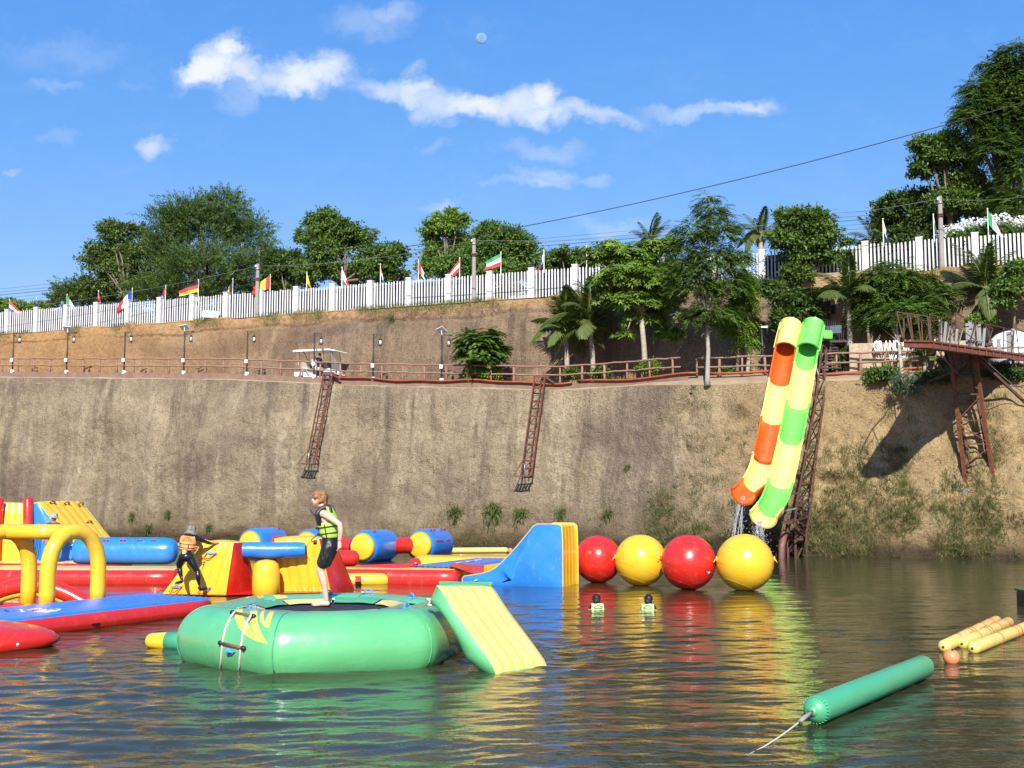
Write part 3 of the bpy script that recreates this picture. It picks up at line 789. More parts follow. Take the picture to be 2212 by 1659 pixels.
# ================================================================ rusty ladders on the cliff
LADR = M('ladder_rust', (.185, .058, .03), .8, .45, 7, .3, 40, c2=(.09, .034, .022))
def ladder(xt, yt, xb, yb, label):
    top = hit(xt, yt + 40); topp = Vector((top.x, float(Yrail(top.x)) - .55, float(zp(top.x)) + .12))
    d0 = ray(xt, yt); topp = P(xt, yt, topp.y)
    bot = hit(xb, yb, .75); bot = P(xb, yb, bot.y)
    t_ = thing('cliff_ladder', label, 'ladder', bot, 'rusty ladders hanging on the cliff')
    ax = (topp - bot).normalized(); right = Vector((.93, -.37, 0)); right = (right - ax * right.dot(ax)).normalized(); back = Vector((0, 1, 0)); w = .27
    for s in (-1, 1):
        q = B(); q.bar(bot + right * w * s, topp + right * w * s, .05, .07); q.build('side_rail', LADR, t_, False)
    q = B(); q.bar(bot + back * .3 + right * w * .4, topp + back * .18 + right * w * .4, .045); q.build('rear_rail', LADR, t_, False)
    L = (topp - bot).length; nr = int(L / .36)
    for i in range(1, nr + 1):
        p = bot + ax * (i * L / (nr + .5)); q = B(); q.bar(p - right * w, p + right * w, .04); q.build('rung', LADR, t_, False)
        q = B(); q.bar(p + right * w * (1 if i % 2 else -1), p + ax * .2 + back * .28 + right * w * .4, .03); q.build('stay', LADR, t_, False)
    q = B(); R = Matrix.Rotation(-.32, 3, 'Z'); c = bot + Vector((-.16, -.1, -.05))
    for k in range(5): q.box(c + R @ Vector((-.3 + .15 * k, 0, 0)), (.1, .55, .035), R)
    q.bar(c + R @ Vector((-.42, -.27, 0)), c + R @ Vector((.42, -.27, 0)), .05); q.bar(c + R @ Vector((-.42, .27, 0)), c + R @ Vector((.42, .27, 0)), .05)
    q.bar(c + R @ Vector((-.4, -.25, 0)), bot + ax * .75 - right * w, .03); q.build('step_platform', LADR, t_, False)
    q = B(); q.tube([c + Vector((.06, -.1, .02)), c + Vector((.08, -.08, .5)), c + Vector((.05, 0, .6))], .025, 6); q.build('grab_handle', STEEL, t_)
    q = B(); k0 = topp + Vector((0, 0, .04))
    q.bar(k0 - right * .35, k0 + right * .5, .07); q.bar(k0 + right * w, k0 + right * .75 + Vector((0, .1, -.25)), .07); q.bar(k0 - right * w, k0 + Vector((0, .9, -.1)) - right * w, .06); q.bar(k0 + right * w, k0 + Vector((0, .9, -.1)) + right * w, .06)
    q.bar(k0 + right * w + Vector((0, 0, -.05)), k0 + right * w + Vector((-.1, 0, .32)), .05); q.build('top_bracket', LADR, t_, False)
ladder(708, 810, 671, 1000, 'rusty ladder hanging below the golf cart, the left one')
ladder(1166, 816, 1137, 1026, 'rusty ladder below the small coconut palm, the right one')
# ================================================================ vegetation
def leafmat(name, dark, light, trans=.3, rough=.5):
    m = bpy.data.materials.new(name); m.use_nodes = True; t = m.node_tree; t.nodes.clear(); n = NT(t)
    at = n.new('ShaderNodeAttribute', attribute_name='tint')
    pos = n.new('ShaderNodeTexCoord').outputs['Object']
    f = n.m('ADD', n.m('MULTIPLY', at.outputs['Fac'], .8), n.m('MULTIPLY', n.noise(pos, .9, 3), .3), clamp=True)
    c = n.mix(f, rgb(dark), rgb(light))
    b = n.new('ShaderNodeBsdfPrincipled'); n.put(b.inputs['Base Color'], c); b.inputs['Roughness'].default_value = rough; b.inputs['Specular IOR Level'].default_value = .35
    tr = n.new('ShaderNodeBsdfTranslucent'); n.put(tr.inputs['Color'], n.mix(1.0, c, (1.0, 1.15, .5, 1), 'MULTIPLY'))
    mx = n.new('ShaderNodeMixShader'); mx.inputs[0].default_value = trans
    t.links.new(b.outputs[0], mx.inputs[1]); t.links.new(tr.outputs[0], mx.inputs[2])
    o = n.new('ShaderNodeOutputMaterial'); t.links.new(mx.outputs[0], o.inputs[0]); return m
LF = dict(dark=leafmat('dark_leaf', (.022, .055, .011), (.115, .185, .038)), mid=leafmat('leaf', (.030, .075, .013), (.165, .26, .045)),
          bright=leafmat('bright_leaf', (.07, .15, .014), (.25, .37, .055), .35), feather=leafmat('feathery_leaf', (.028, .066, .011), (.13, .205, .04), .3),
          brown=leafmat('brownish_leaf', (.035, .072, .014), (.16, .225, .05)), grass=leafmat('grass_blade', (.045, .07, .015), (.17, .20, .06), .3), dry=leafmat('dry_grass', (.13, .10, .04), (.28, .25, .11), .2),
          palm=leafmat('palm_leaf', (.04, .07, .014), (.16, .205, .05), .35, .4), yel=leafmat('variegated_leaf', (.10, .13, .03), (.42, .38, .12), .3), grey=leafmat('grey_green_leaf', (.05, .085, .05), (.14, .19, .11), .3), white=leafmat('white_petal', (.72, .72, .70), (.85, .85, .83), .2, .6))
BARK = M('bark', (.20, .155, .11), .9, .45, 6, .5, 30, stretch=(2, 2, .6)); PBARK = M('pale_bark', (.40, .35, .28), .9, .4, 5, .4, 25, stretch=(1, 1, 3)); 
def unit(v): return v / (np.linalg.norm(v, axis=-1, keepdims=True) + 1e-9)
def leaf_verts(c, a, nr, L, Wd, fold=.12):
    a = unit(a); s = unit(np.cross(a, nr)); nn = np.cross(s, a)
    L = np.broadcast_to(np.asarray(L, float).reshape(-1, 1), (len(c), 1)); Wd = np.broadcast_to(np.asarray(Wd, float).reshape(-1, 1), (len(c), 1))
    m_ = c + a * L * .45 - nn * L * fold
    return np.stack([c, m_ + s * Wd / 2 + nn * L * fold * .9, c + a * L - nn * L * fold * .8, m_ - s * Wd / 2 + nn * L * fold * .9], 1).reshape(-1, 3)
def leaf_obj(name, parts, mat, parent, R):
    """parts: list of (centre, axis, normal, length, width, tint)"""
    V = np.concatenate([leaf_verts(*p[:5]) for p in parts]); T = np.concatenate([np.repeat(np.clip(p[5], 0, 1), 4) for p in parts])
    Q = np.arange(len(V)).reshape(-1, 4)
    return np_mesh(name, V, Q, mat, parent, False, T)
def sph(R, n): return unit(R.normal(size=(n, 3)))
def crown_parts(blobs, style, nleaf, Ls, R, cs=None):
    vol = np.array([(b[3] * b[4] * b[5]) ** .8 for b in blobs]); vol /= vol.sum(); out = []
    for b, f in zip(blobs, vol):
        c0 = np.array(b[:3]); r = np.array(b[3:6])
        per = {'broad': 26, 'spray': 26, 'rosette': 9, 'pinnate': 16, 'droop': 14}[style]
        nc = max(6, int(nleaf * f / per))
        o = sph(R, nc); o[:, 2] = np.where(o[:, 2] < -.45, -o[:, 2] * .6, o[:, 2]); o = unit(o)
        rad = R.uniform(.15, 1, nc) ** .42 * R.uniform(.78, 1.22, nc)
        lump = 1 + .36 * vnoise(o[:, 0] * 2.2 + b[0], o[:, 1] * 2.2 + b[1], o[:, 2] * 2.2)
        C = c0 + o * r * (rad * lump)[:, None]
        ct = R.uniform(.15, .75, nc)
        s = cs or max(.12, .2 * r.min())
        k = per; idx = np.repeat(np.arange(nc), k); n = len(idx)
        O = o[idx]; tint = ct[idx] + R.normal(0, .16, n)
        up = np.array([0, 0, 1.0])
        if style == 'broad':
            c = C[idx] + R.normal(0, s, (n, 3)) * [1, 1, .62]
            a = O * .6 + R.normal(0, .6, (n, 3)) + [0, 0, -.15]; nr = O * .5 + up * .7 + R.normal(0, .5, (n, 3))
            out.append((c, a, nr, Ls * R.uniform(.7, 1.3, n), Ls * .5 * R.uniform(.8, 1.2, n), tint))
        elif style == 'spray':
            d = unit(o * [.9, .9, .5] + up * .55 + R.normal(0, .45, (nc, 3)))
            tl = R.uniform(.5, 1.1, nc) * s * 4.2; q = np.tile(np.linspace(0, 1, k), nc)
            D = d[idx]; side = unit(np.cross(D, R.normal(size=(n, 3)))); sg = np.where(np.arange(n) % 2, 1, -1)[:, None]
            c = C[idx] + D * (q * tl[idx])[:, None] - up * (q ** 2 * tl[idx] * .25)[:, None]
            a = D * .55 + side * sg * .75; nr = np.cross(a, D) + up * .8
            out.append((c, a, nr, Ls * (1.15 - .5 * q) * R.uniform(.8, 1.2, n), Ls * .26, tint))
        elif style == 'rosette':
            ax = unit(o * .6 + up * .8 + R.normal(0, .25, (nc, 3)))[idx]
            ref = unit(np.cross(ax, [1, .2, .1])); ph = np.tile(np.arange(k) * 2 * pi / k, nc) + R.uniform(0, 6, nc)[idx]
            e = ref * np.cos(ph)[:, None] + np.cross(ax, ref) * np.sin(ph)[:, None]
            c = C[idx] + R.normal(0, .03, (n, 3)); a = e + ax * .12 - up * .18; nr = ax + R.normal(0, .15, (n, 3))
            out.append((c, a, nr, Ls * R.uniform(.8, 1.2, n), Ls * .3, tint))
        else:
            d = unit(o * [1, 1, .35] + R.normal(0, .3, (nc, 3)) + [0, 0, -.05 if style == 'pinnate' else -.7]); tl = R.uniform(.7, 1.2, nc) * s * 2.6
            q = np.tile(np.linspace(.05, 1, k), nc); D = d[idx]; side = unit(np.cross(D, up + R.normal(0, .2, (nc, 3))[idx])); sg = np.where(np.arange(n) % 2, 1, -1)[:, None]
            c = C[idx] + D * (q * tl[idx])[:, None] - up * (q ** 2 * tl[idx] * .45)[:, None]
            a = D * .5 + side * sg + up * -.25; nr = up + O * .35 + R.normal(0, .2, (n, 3))
            out.append((c, a, nr, Ls * (1.1 - .45 * q) * R.uniform(.85, 1.15, n), Ls * .34, tint))
    return out
def tree(name, label, cat, base, Y, pb, style, nleaf, Ls, mat, seed, trunk=.16, fork=None, group=None, bark=BARK, cs=None, limbs=True, extra=None, depth=.85, lean=0):
    R = np.random.RandomState(seed); s = px(Y)
    t_ = thing(name, label, cat, base, group); base = Vector(base)
    blobs = []
    for i, (x, y, rx, ry) in enumerate(pb):
        p = P(x, y, Y + R.uniform(-.5, .5) * rx * s * .9); blobs.append((p.x, p.y, p.z, rx * s, rx * s * depth, ry * s))
    leaf_obj('crown', crown_parts(blobs, style, nleaf, Ls, R, cs), mat, t_, R)
    if trunk:
        cz = min(b[2] for b in blobs); cx = float(np.mean([b[0] for b in blobs])); cy = float(np.mean([b[1] for b in blobs]))
        fk = fork if fork is not None else .75 * (cz - base.z) + .12 * (max(b[2] for b in blobs) - cz)
        top = Vector((base.x + lean + (cx - base.x) * .35, base.y + (cy - base.y) * .5, base.z + max(.4, fk)))
        q = B(); m1 = base.lerp(top, .5) + Vector((R.uniform(-.06, .06), 0, 0))
        q.tube([base + Vector((0, 0, -.25)), base + Vector((0, 0, .08)), m1, top], [trunk * 1.35, trunk, trunk * .85, trunk * .75], 9)
        q.build('trunk', bark, t_)
        if limbs:
            for i, b_ in enumerate(blobs):
                e = Vector(b_[:3]); m2 = top.lerp(e, .5) + Vector((R.uniform(-.2, .2), R.uniform(-.2, .2), .1 * (e - top).length * R.uniform(-.2, 1)))
                q = B(); r0 = trunk * .5; q.tube([top - Vector((0, 0, .1)), m2, e], [r0, r0 * .6, r0 * .22], 6)
                for _ in range(3):
                    d = Vector(sph(R, 1)[0]); d.z = abs(d.z) * .7; q.tube([m2.lerp(e, R.uniform(.2, .9)), e + Vector((d.x * b_[3], d.y * b_[4], d.z * b_[5])) * .75], [r0 * .25, r0 * .08], 4)
                q.build('limb', bark, t_)
    if extra: extra(t_, blobs, R)
    return t_
def gbase(x, dY): p = on_line(x, 1074 - 10.6 * FV / 62, Yf, dY); return (p.x, p.y, 13.0)
G1 = 'trees behind the fence'
tree('bush', 'low bright green hedge tree at the far left edge behind the fence', 'bush', gbase(40, 8), 83, [(20, 670, 45, 20), (80, 672, 35, 18), (-30, 664, 40, 22)], 'broad', 7000, .24, LF['bright'], 1, .08)
tree('feathery_tree', 'small feathery olive tree left of the tall dark trees', 'tree', gbase(185, 6), 81, [(190, 640, 62, 30), (150, 655, 42, 24), (235, 655, 48, 26), (200, 620, 30, 16)], 'spray', 26000, .19, LF['brown'], 2, .1, group=G1)
tree('mixed_tree', 'ragged tree with brownish patches leftmost of the tall trees', 'tree', gbase(270, 4), 80, [(248, 512, 34, 30), (236, 492, 24, 18), (212, 572, 36, 34), (290, 505, 30, 24), (255, 560, 45, 40), (262, 610, 62, 45), (320, 565, 46, 50), (212, 545, 26, 24), (320, 630, 60, 35)], 'broad', 26000, .22, LF['brown'], 3, .17, group=G1)
tree('tamarind_tree', 'big dark feathery tree with spiky top, widest on the left', 'tree', gbase(440, 6), 78, [(450, 510, 92, 66), (396, 478, 52, 40), (482, 456, 46, 34), (536, 520, 46, 56), (365, 540, 52, 56), (440, 595, 112, 56), (548, 590, 40, 46), (425, 446, 28, 18), (490, 432, 26, 16), (572, 530, 20, 24), (345, 480, 26, 20), (380, 640, 90, 26), (500, 640, 80, 26)], 'spray', 110000, .19, LF['feather'], 4, .3, group=G1, cs=.3)
tree('dark_tree', 'low dark tree filling the gap right of the big feathery tree', 'tree', gbase(612, 5), 77, [(612, 590, 46, 40), (632, 565, 30, 26), (590, 560, 28, 26), (640, 610, 40, 30), (600, 625, 50, 20)], 'broad', 14000, .22, LF['dark'], 5, .12, group=G1)
tree('mango_tree', 'lobed glossy tree with open gaps between the first two utility poles', 'tree', gbase(735, 4), 74, [(700, 485, 42, 28), (672, 515, 30, 24), (752, 520, 58, 32), (700, 545, 44, 30), (815, 565, 44, 34), (852, 560, 26, 36), (780, 592, 70, 26), (735, 500, 36, 26), (690, 590, 50, 30), (860, 600, 24, 20)], 'broad', 36000, .22, LF['mid'], 6, .2, group=G1)
tree('light_tree', 'light green upright tree left of the middle utility pole', 'tree', gbase(965, 5), 72, [(958, 495, 40, 26), (934, 520, 20, 36), (990, 478, 22, 20), (950, 560, 36, 40), (998, 540, 26, 40), (925, 590, 24, 24), (972, 462, 14, 12), (946, 474, 12, 14)], 'broad', 17000, .2, LF['bright'], 7, .14, group=G1)
tree('round_tree', 'dense dark round tree behind the middle utility pole', 'tree', gbase(1085, 4), 69, [(1080, 528, 58, 38), (1060, 506, 36, 24), (1108, 556, 44, 42), (1040, 560, 40, 38), (1085, 590, 68, 24), (985, 585, 46, 32), (1115, 525, 30, 30)], 'broad', 42000, .2, LF['mid'], 8, .2, group=G1)
tree('low_tree', 'low dark tree line behind the fence above the left coconut palm', 'tree', gbase(1215, 7), 74, [(1215, 562, 44, 22), (1178, 580, 36, 20), (1252, 572, 42, 24), (1300, 560, 36, 24)], 'broad', 12000, .22, LF['mid'], 9, .1, group=G1)
tree('rain_tree', 'tallest tree, towering at the top right corner', 'tree', gbase(2190, 7), 58, [(2168, 165, 36, 48), (2195, 118, 34, 26), (2120, 240, 48, 34), (2178, 262, 56, 60), (2112, 196, 30, 26), (2152, 325, 40, 40), (2205, 375, 40, 56), (2196, 200, 50, 60), (2250, 280, 50, 120), (2086, 258, 26, 18), (2128, 290, 34, 26), (2136, 140, 16, 12), (2200, 450, 50, 40)], 'pinnate', 100000, .19, LF['mid'], 10, .32, group=G1, cs=.24)
tree('fig_tree', 'mid-height leafy tree just left of the tallest tree', 'tree', gbase(2060, 6), 60, [(2040, 338, 50, 34), (2008, 318, 34, 22), (2082, 402, 44, 40), (2000, 368, 34, 22), (2098, 345, 20, 36), (2050, 300, 26, 14), (2060, 440, 50, 34)], 'broad', 30000, .2, LF['mid'], 11, .2, group=G1)
tree('shade_tree', 'broad dark tree behind the right-hand utility pole', 'tree', gbase(2010, 9), 62, [(1936, 450, 46, 28), (2000, 438, 48, 30), (2085, 452, 54, 40), (1918, 490, 34, 30), (2000, 492, 60, 34), (2150, 440, 54, 44), (2192, 480, 44, 36), (1960, 520, 60, 20)], 'broad', 40000, .21, LF['dark'], 12, .26, group=G1)
def petals(t_, blobs, R):
    ps = []
    for i in range(130):
        b_ = blobs[R.randint(len(blobs))]; o = sph(R, 1)[0]; o[1] = -abs(o[1]); o[2] = abs(o[2]) * 1.1
        c = np.array(b_[:3]) + o * np.array(b_[3:6]) * 1.04; n = 12
        ps.append((c + R.normal(0, .075, (n, 3)) * [1.5, 1, .6], R.normal(0, 1, (n, 3)), R.normal(0, .4, (n, 3)) + [0, -.5, .8], .12, .1, R.uniform(.3, 1, n)))
    leaf_obj('blossom', ps, LF['white'], t_, R)
tree('flowering_bush', 'bush covered in white blossom behind the right end of the fence', 'bush', gbase(2110, 2.5), 55, [(2110, 505, 60, 26), (2150, 492, 46, 22), (2065, 515, 40, 22), (2195, 500, 40, 24), (2230, 490, 30, 24)], 'droop', 11000, .17, LF['mid'], 13, .08, extra=petals, cs=.2)
# hedge plants seen through the pickets
hl = ['dark hedge plant behind the fence below the %s' % k for k in ('first two flags', 'green, white and red flag', 'blue, white and red flag', 'black, red and gold flag', 'black, yellow and red flag', 'yellow and orange flag', 'thin limp orange flag', 'flag in the tree gap', 'dark round tree')]
for i, x in enumerate((60, 150, 270, 400, 500, 690, 810, 900, 1100)):
    b_ = gbase(x, 2.2); Yb = b_[1]; yb = 1074.7 - 10.6 * FV / Yb
    tree('hedge_plant', hl[i], 'hedge plant', b_, Yb, [(x - 34, yb - 20, 34, 24), (x + 10, yb - 24, 36, 26), (x + 44, yb - 18, 30, 22)], 'broad', 3200, .2, LF['dark'], 30 + i, .05, group='hedge plants behind the fence', limbs=False)
for i, (x, lb) in enumerate(((985, 'pale variegated hedge plant behind the fence left of the middle pole'), (1860, 'yellow-green variegated hedge plant behind the fence right of the slides'), (1985, 'yellow-green hedge plant behind the fence below the shade tree'), (2090, 'variegated hedge plant behind the fence below the white blossom'))):
    b_ = gbase(x, 1.6); Yb = b_[1]; yb = 1074.7 - 10.6 * FV / Yb
    tree('hedge_plant', lb, 'hedge plant', b_, Yb, [(x - 34, yb - 22, 34, 22), (x + 14, yb - 26, 36, 24), (x + 50, yb - 18, 30, 20)], 'broad', 3200, .17, LF['yel'], 50 + i, .05, group='variegated hedge plants', limbs=False)

# ---- trees on the shelf in front of the bank
def sbase(x, y, dY, dz=0): p = on_line(x, y, Yrail, dY); return (p.x, p.y, float(zp(p.x)) + dz)
G2 = 'trees on the shelf by the path'
tree('bright_tree', 'bright green whorled tree right of the coconut palms, behind the railing', 'tree', sbase(1395, 808, 1.2), 56, [(1368, 565, 62, 32), (1420, 535, 44, 22), (1305, 562, 36, 18), (1338, 540, 34, 18), (1390, 610, 82, 36), (1440, 585, 40, 36), (1330, 615, 50, 26), (1380, 655, 62, 26), (1322, 648, 34, 18), (1430, 650, 46, 38), (1320, 528, 22, 12), (1288, 556, 26, 13), (1272, 543, 16, 8), (1350, 600, 60, 26), (1448, 722, 34, 22), (1352, 724, 18, 10), (1400, 690, 50, 24), (1445, 530, 24, 22)], 'rosette', 30000, .30, LF['bright'], 14, .15, group=G2, bark=PBARK, fork=3.4)
tree('dark_tall_tree', 'tall dark tree in front of the railing left of the slides', 'tree', sbase(1528, 816, -1.0, -.35), 52, [(1535, 462, 34, 32), (1530, 428, 18, 14), (1498, 505, 44, 30), (1562, 505, 42, 36), (1478, 545, 32, 30), (1540, 570, 62, 44), (1500, 622, 52, 40), (1572, 622, 46, 44), (1478, 590, 34, 34), (1545, 680, 50, 30), (1502, 690, 42, 26), (1590, 560, 30, 26)], 'pinnate', 38000, .165, LF['mid'], 15, .11, group=G2, bark=PBARK, fork=2.7, cs=.2)
tree('slim_tree', 'slim hanging-leaved tree between the tall dark tree and the slides', 'tree', sbase(1592, 800, .9), 53.5, [(1604, 640, 24, 44), (1592, 700, 34, 36), (1612, 600, 20, 22), (1615, 735, 18, 18)], 'droop', 11000, .19, LF['bright'], 16, .08, group=G2, cs=.2)
tree('bank_tree', 'round leafy tree on top of the bank behind the slides', 'tree', on_line(1738, 600, Yf, -.4)[:2] + (12.2,), 55, [(1740, 482, 50, 28), (1708, 474, 28, 22), (1770, 512, 42, 34), (1700, 522, 34, 28), (1740, 552, 52, 32), (1798, 560, 24, 18), (1828, 526, 14, 9), (1722, 598, 36, 26), (1680, 470, 10, 10)], 'broad', 19000, .2, LF['mid'], 17, .12, group=G2)
tree('bank_shrub', 'dark shrub hanging down the bank above the slide tops', 'shrub', on_line(1745, 690, Yf, -1.6)[:2] + (9.6,), 53.8, [(1716, 650, 34, 22), (1700, 690, 32, 24), (1748, 672, 28, 28), (1722, 715, 36, 20), (1668, 625, 26, 18)], 'broad', 13000, .2, LF['dark'], 18, .07)
tree('layered_tree', 'dark layered tree with hanging leaves above the letters of the sign', 'tree', sbase(1948, 806, -.9, -.25), 52.0, [(1940, 605, 44, 28), (1990, 642, 50, 32), (1898, 655, 46, 38), (1950, 682, 74, 34), (2032, 642, 28, 20), (1888, 608, 28, 24), (1992, 605, 24, 20), (1918, 580, 18, 14), (1880, 690, 30, 16)], 'pinnate', 46000, .18, LF['mid'], 19, .085, group=G2, bark=PBARK, fork=1.6, cs=.26)
tree('leafy_tree', 'small leafy tree at the right edge beside the tall palm', 'tree', on_line(2185, 700, Yf, -1.5)[:2] + (9.2,), 50.5, [(2180, 625, 34, 22), (2196, 590, 26, 24), (2168, 658, 22, 14), (2215, 610, 24, 30)], 'broad', 9000, .17, LF['mid'], 20, .07, group=G2)
tree('fan_tree', 'small round tree with long drooping leaflets left of the coconut palms', 'tree', sbase(1043, 826, .8, -.3), 59.5, [(1035, 745, 36, 26), (1012, 762, 20, 14), (1062, 756, 24, 18), (1040, 770, 34, 16), (1010, 735, 14, 16), (1050, 722, 16, 12)], 'pinnate', 7000, .34, LF['mid'], 21, .06, group=G2, cs=.24, fork=1.2)
for i, (x, y, rx, ry, dY, mt, sty, lb) in enumerate([
    (1045, 812, 34, 14, .7, 'bright', 'broad', 'low bright bush at the foot of the small round tree'),
    (1234, 808, 16, 14, .7, 'mid', 'broad', 'small round bush right of the left palm trunk'),
    (1300, 808, 16, 14, .7, 'mid', 'broad', 'small round bush right of the second palm trunk'),
    (1402, 796, 20, 16, .6, 'bright', 'broad', 'bright bush at the trunk of the whorled tree'),
    (1834, 772, 20, 24, 1.2, 'dark', 'broad', 'clipped dark bush below the slide steps'),
    (1905, 812, 30, 16, -1.2, 'mid', 'broad', 'green bush at the cliff edge left of the grey-green weeds'),
    (1958, 838, 24, 28, -2.2, 'grey', 'spray', 'grey-green weeds spilling over the cliff edge below the sign'),
    (2018, 818, 34, 14, -1.4, 'mid', 'broad', 'bush at the cliff edge left of the rusty tower'),
    (2120, 694, 28, 16, 2.6, 'bright', 'broad', 'bright bush on the bank above the rusty platform'),
    (2180, 808, 40, 18, -1.0, 'dark', 'broad', 'dark bush right of the rusty tower under the platform'),
    (1680, 640, 20, 14, 2.0, 'brown', 'broad', 'brownish shrub at the bank edge left of the round tree'),
    (1560, 806, 14, 10, .6, 'mid', 'broad', 'small plant beside the tall dark tree')]):
    p = on_line(x, y + ry, Yrail, dY); s = px(p.y); c = P(x, y, p.y)
    tree('bush', lb, 'bush', (c.x, c.y, c.z - ry * s), p.y, [(x, y, rx, ry), (x - rx * .5, y + ry * .25, rx * .6, ry * .7), (x + rx * .5, y + ry * .2, rx * .6, ry * .7)], sty, 2600 if rx < 30 else 4200, .13, LF[mt], 60 + i, 0)

# ---- palms
def frond_mesh(L, seed, nl=38, ll=.66, droop=.85):
    R = np.random.RandomState(seed); q = B(); pts = []
    for i in range(12):
        u = i / 11; pts.append(Vector((L * u * (1 - .22 * droop * u), 0, L * (.42 * u - .62 * droop * u * u))))
    Vt, Ft = tube_geo(pts, [.035 * (1 - .8 * i / 11) + .006 for i in range(12)], 5)
    c, a, nr, LL = [], [], [], []
    for i in range(nl):
        u = .12 + .86 * i / (nl - 1); k = min(10, int(u * 11)); f = u * 11 - k; p = pts[k].lerp(pts[k + 1], f); tg = (pts[k + 1] - pts[k]).normalized()
        for s in (-1, 1):
            d = tg * (.45 + .5 * u) + Vector((0, s, 0)) * (.85 - .35 * u) + Vector((0, 0, -.5 - R.uniform(0, .35)))
            c.append(p); a.append(d); nr.append(Vector((0, -s * .35, 1))); LL.append(ll * (sin(pi * min(1, .12 + u * .85)) ** .7) * R.uniform(.85, 1.15))
    V = leaf_verts(np.array(c), np.array(a), np.array(nr), np.array(LL), .095, .03)
    n0 = len(Vt); Vall = [tuple(v) for v in Vt] + [tuple(v) for v in V]; Fa = [tuple(f) for f in Ft] + [tuple(n0 + 4 * i + j for j in range(4)) for i in range(len(c))]
    me = bpy.data.meshes.new('frond'); me.from_pydata(Vall, [], Fa); me.materials.append(LF['palm'])
    at = me.color_attributes.new('tint', 'FLOAT_COLOR', 'POINT'); col = np.ones((len(Vall), 4), np.float32)
    tt = np.concatenate([np.full(n0, .9), np.repeat(R.uniform(.2, .75, len(c)), 4)]); col[:, :3] = tt[:, None]; at.data.foreach_set('color', col.ravel()); me.update()
    return me
FR = [frond_mesh(2.6, 1), frond_mesh(2.6, 2, droop=1.15), frond_mesh(2.4, 3, droop=.6)]
def palm(name, label, base, top, nf, scale, seed, r=.13, group='palms on the shelf', young=True):
    R = np.random.RandomState(seed); base, top = Vector(base), Vector(top)
    t_ = thing(name, label, 'palm', base, group)
    n = 9; pts = [base.lerp(top, i / (n - 1)) + Vector((.1 * sin(3 * i / n), 0, 0)) for i in range(n)]
    q = B(); q.tube([base - Vector((0, 0, .2))] + pts, [r * 1.35] + [r * (1.1 - .25 * i / n) * (1 + .07 * (i % 2)) for i in range(n)], 10); q.build('trunk', PBARK, t_)
    q = B(); q.tube([pts[-1] - Vector((0, 0, .35)), pts[-1], pts[-1] + Vector((0, 0, .3))], [r * .9, r * 1.5, r * .5], 9); q.build('crownshaft', M('palm_sheath', (.24, .19, .10), .8, .5, 12), t_)
    for i in range(nf):
        az = i * 2.39996 + R.uniform(-.3, .3); f = i / max(1, nf - 1); el = radians((64 if 'behind' in group else 76) - 94 * f ** 1.1 + R.uniform(-8, 8))
        link_mesh('frond', FR[R.randint(3) if f > .25 else 2], t_, pts[-1] + Vector((0, 0, .12)) - base, (R.uniform(-.25, .25), -el, az), (scale * R.uniform(.85, 1.1),) * 3)
    return t_
def ptop(x, y, b_): return P(x, y, b_[1])
b_ = sbase(1222, 812, 1.5, -.3); palm('coconut_palm', 'young coconut palm with dark-ringed trunk, left of the pair behind the railing', b_, ptop(1219, 722, b_), 17, 1.12, 1)
b_ = sbase(1280, 810, 1.7, -.3); palm('coconut_palm', 'taller coconut palm with pale trunk, right of the pair behind the railing', b_, ptop(1272, 708, b_), 18, 1.22, 2)
b_ = sbase(1832, 790, 1.4); palm('coconut_palm', 'coconut palm with grey trunk beside the shuttered brick house', b_, ptop(1830, 648, b_), 14, 1.05, 3)
b_ = on_line(2130, 690, Yf, -1.6); b_ = (b_.x, b_.y, 9.6); palm('coconut_palm', 'coconut palm on the bank above the right end of the rusty platform', b_, ptop(2128, 630, b_), 17, 1.12, 4)
b_ = sbase(1614, 796, 1.0); palm('coconut_palm', 'thin palm behind the left slide beside the blue lamp post', b_, ptop(1612, 690, b_), 9, .7, 5, .08)
b_ = sbase(1998, 800, -.2); palm('young_palm', 'small yellowish palm under the tip of the rusty platform', b_, ptop(1996, 778, b_), 11, .62, 6, .07)
for x, y, lb in ((1640, 498, 'feathery palm behind the fence left of the round leafy tree'), (1402, 516, 'feathery palm behind the fence above the bright whorled tree'), (1884, 518, 'feathery palm behind the fence left of the shade tree')):
    b_ = gbase(x, 7); palm('palm_tree', lb, b_, ptop(x, y + 14, b_), 14, .82, int(x), .14, 'palms behind the fence')
# bare pollarded trunk
b_ = Vector(sbase(1880, 800, .6)); t_ = thing('bare_trunk', 'bare grey forked trunk left of the sign letters', 'tree', b_)
q = B(); tp = P(1880, 770, b_.y); q.tube([b_ - Vector((0, 0, .1)), b_.lerp(tp, .6), tp + Vector((0, 0, .15))], [.18, .16, .2], 10); q.build('trunk', BARK, t_)
for x2, y2 in ((1874, 700), (1902, 722), (1884, 716)):
    q = B(); q.tube([tp + Vector((0, 0, .1)), P((1880 + x2) / 2, (770 + y2) / 2, b_.y), P(x2, y2, b_.y)], [.12, .08, .04], 7); q.build('limb', BARK, t_)

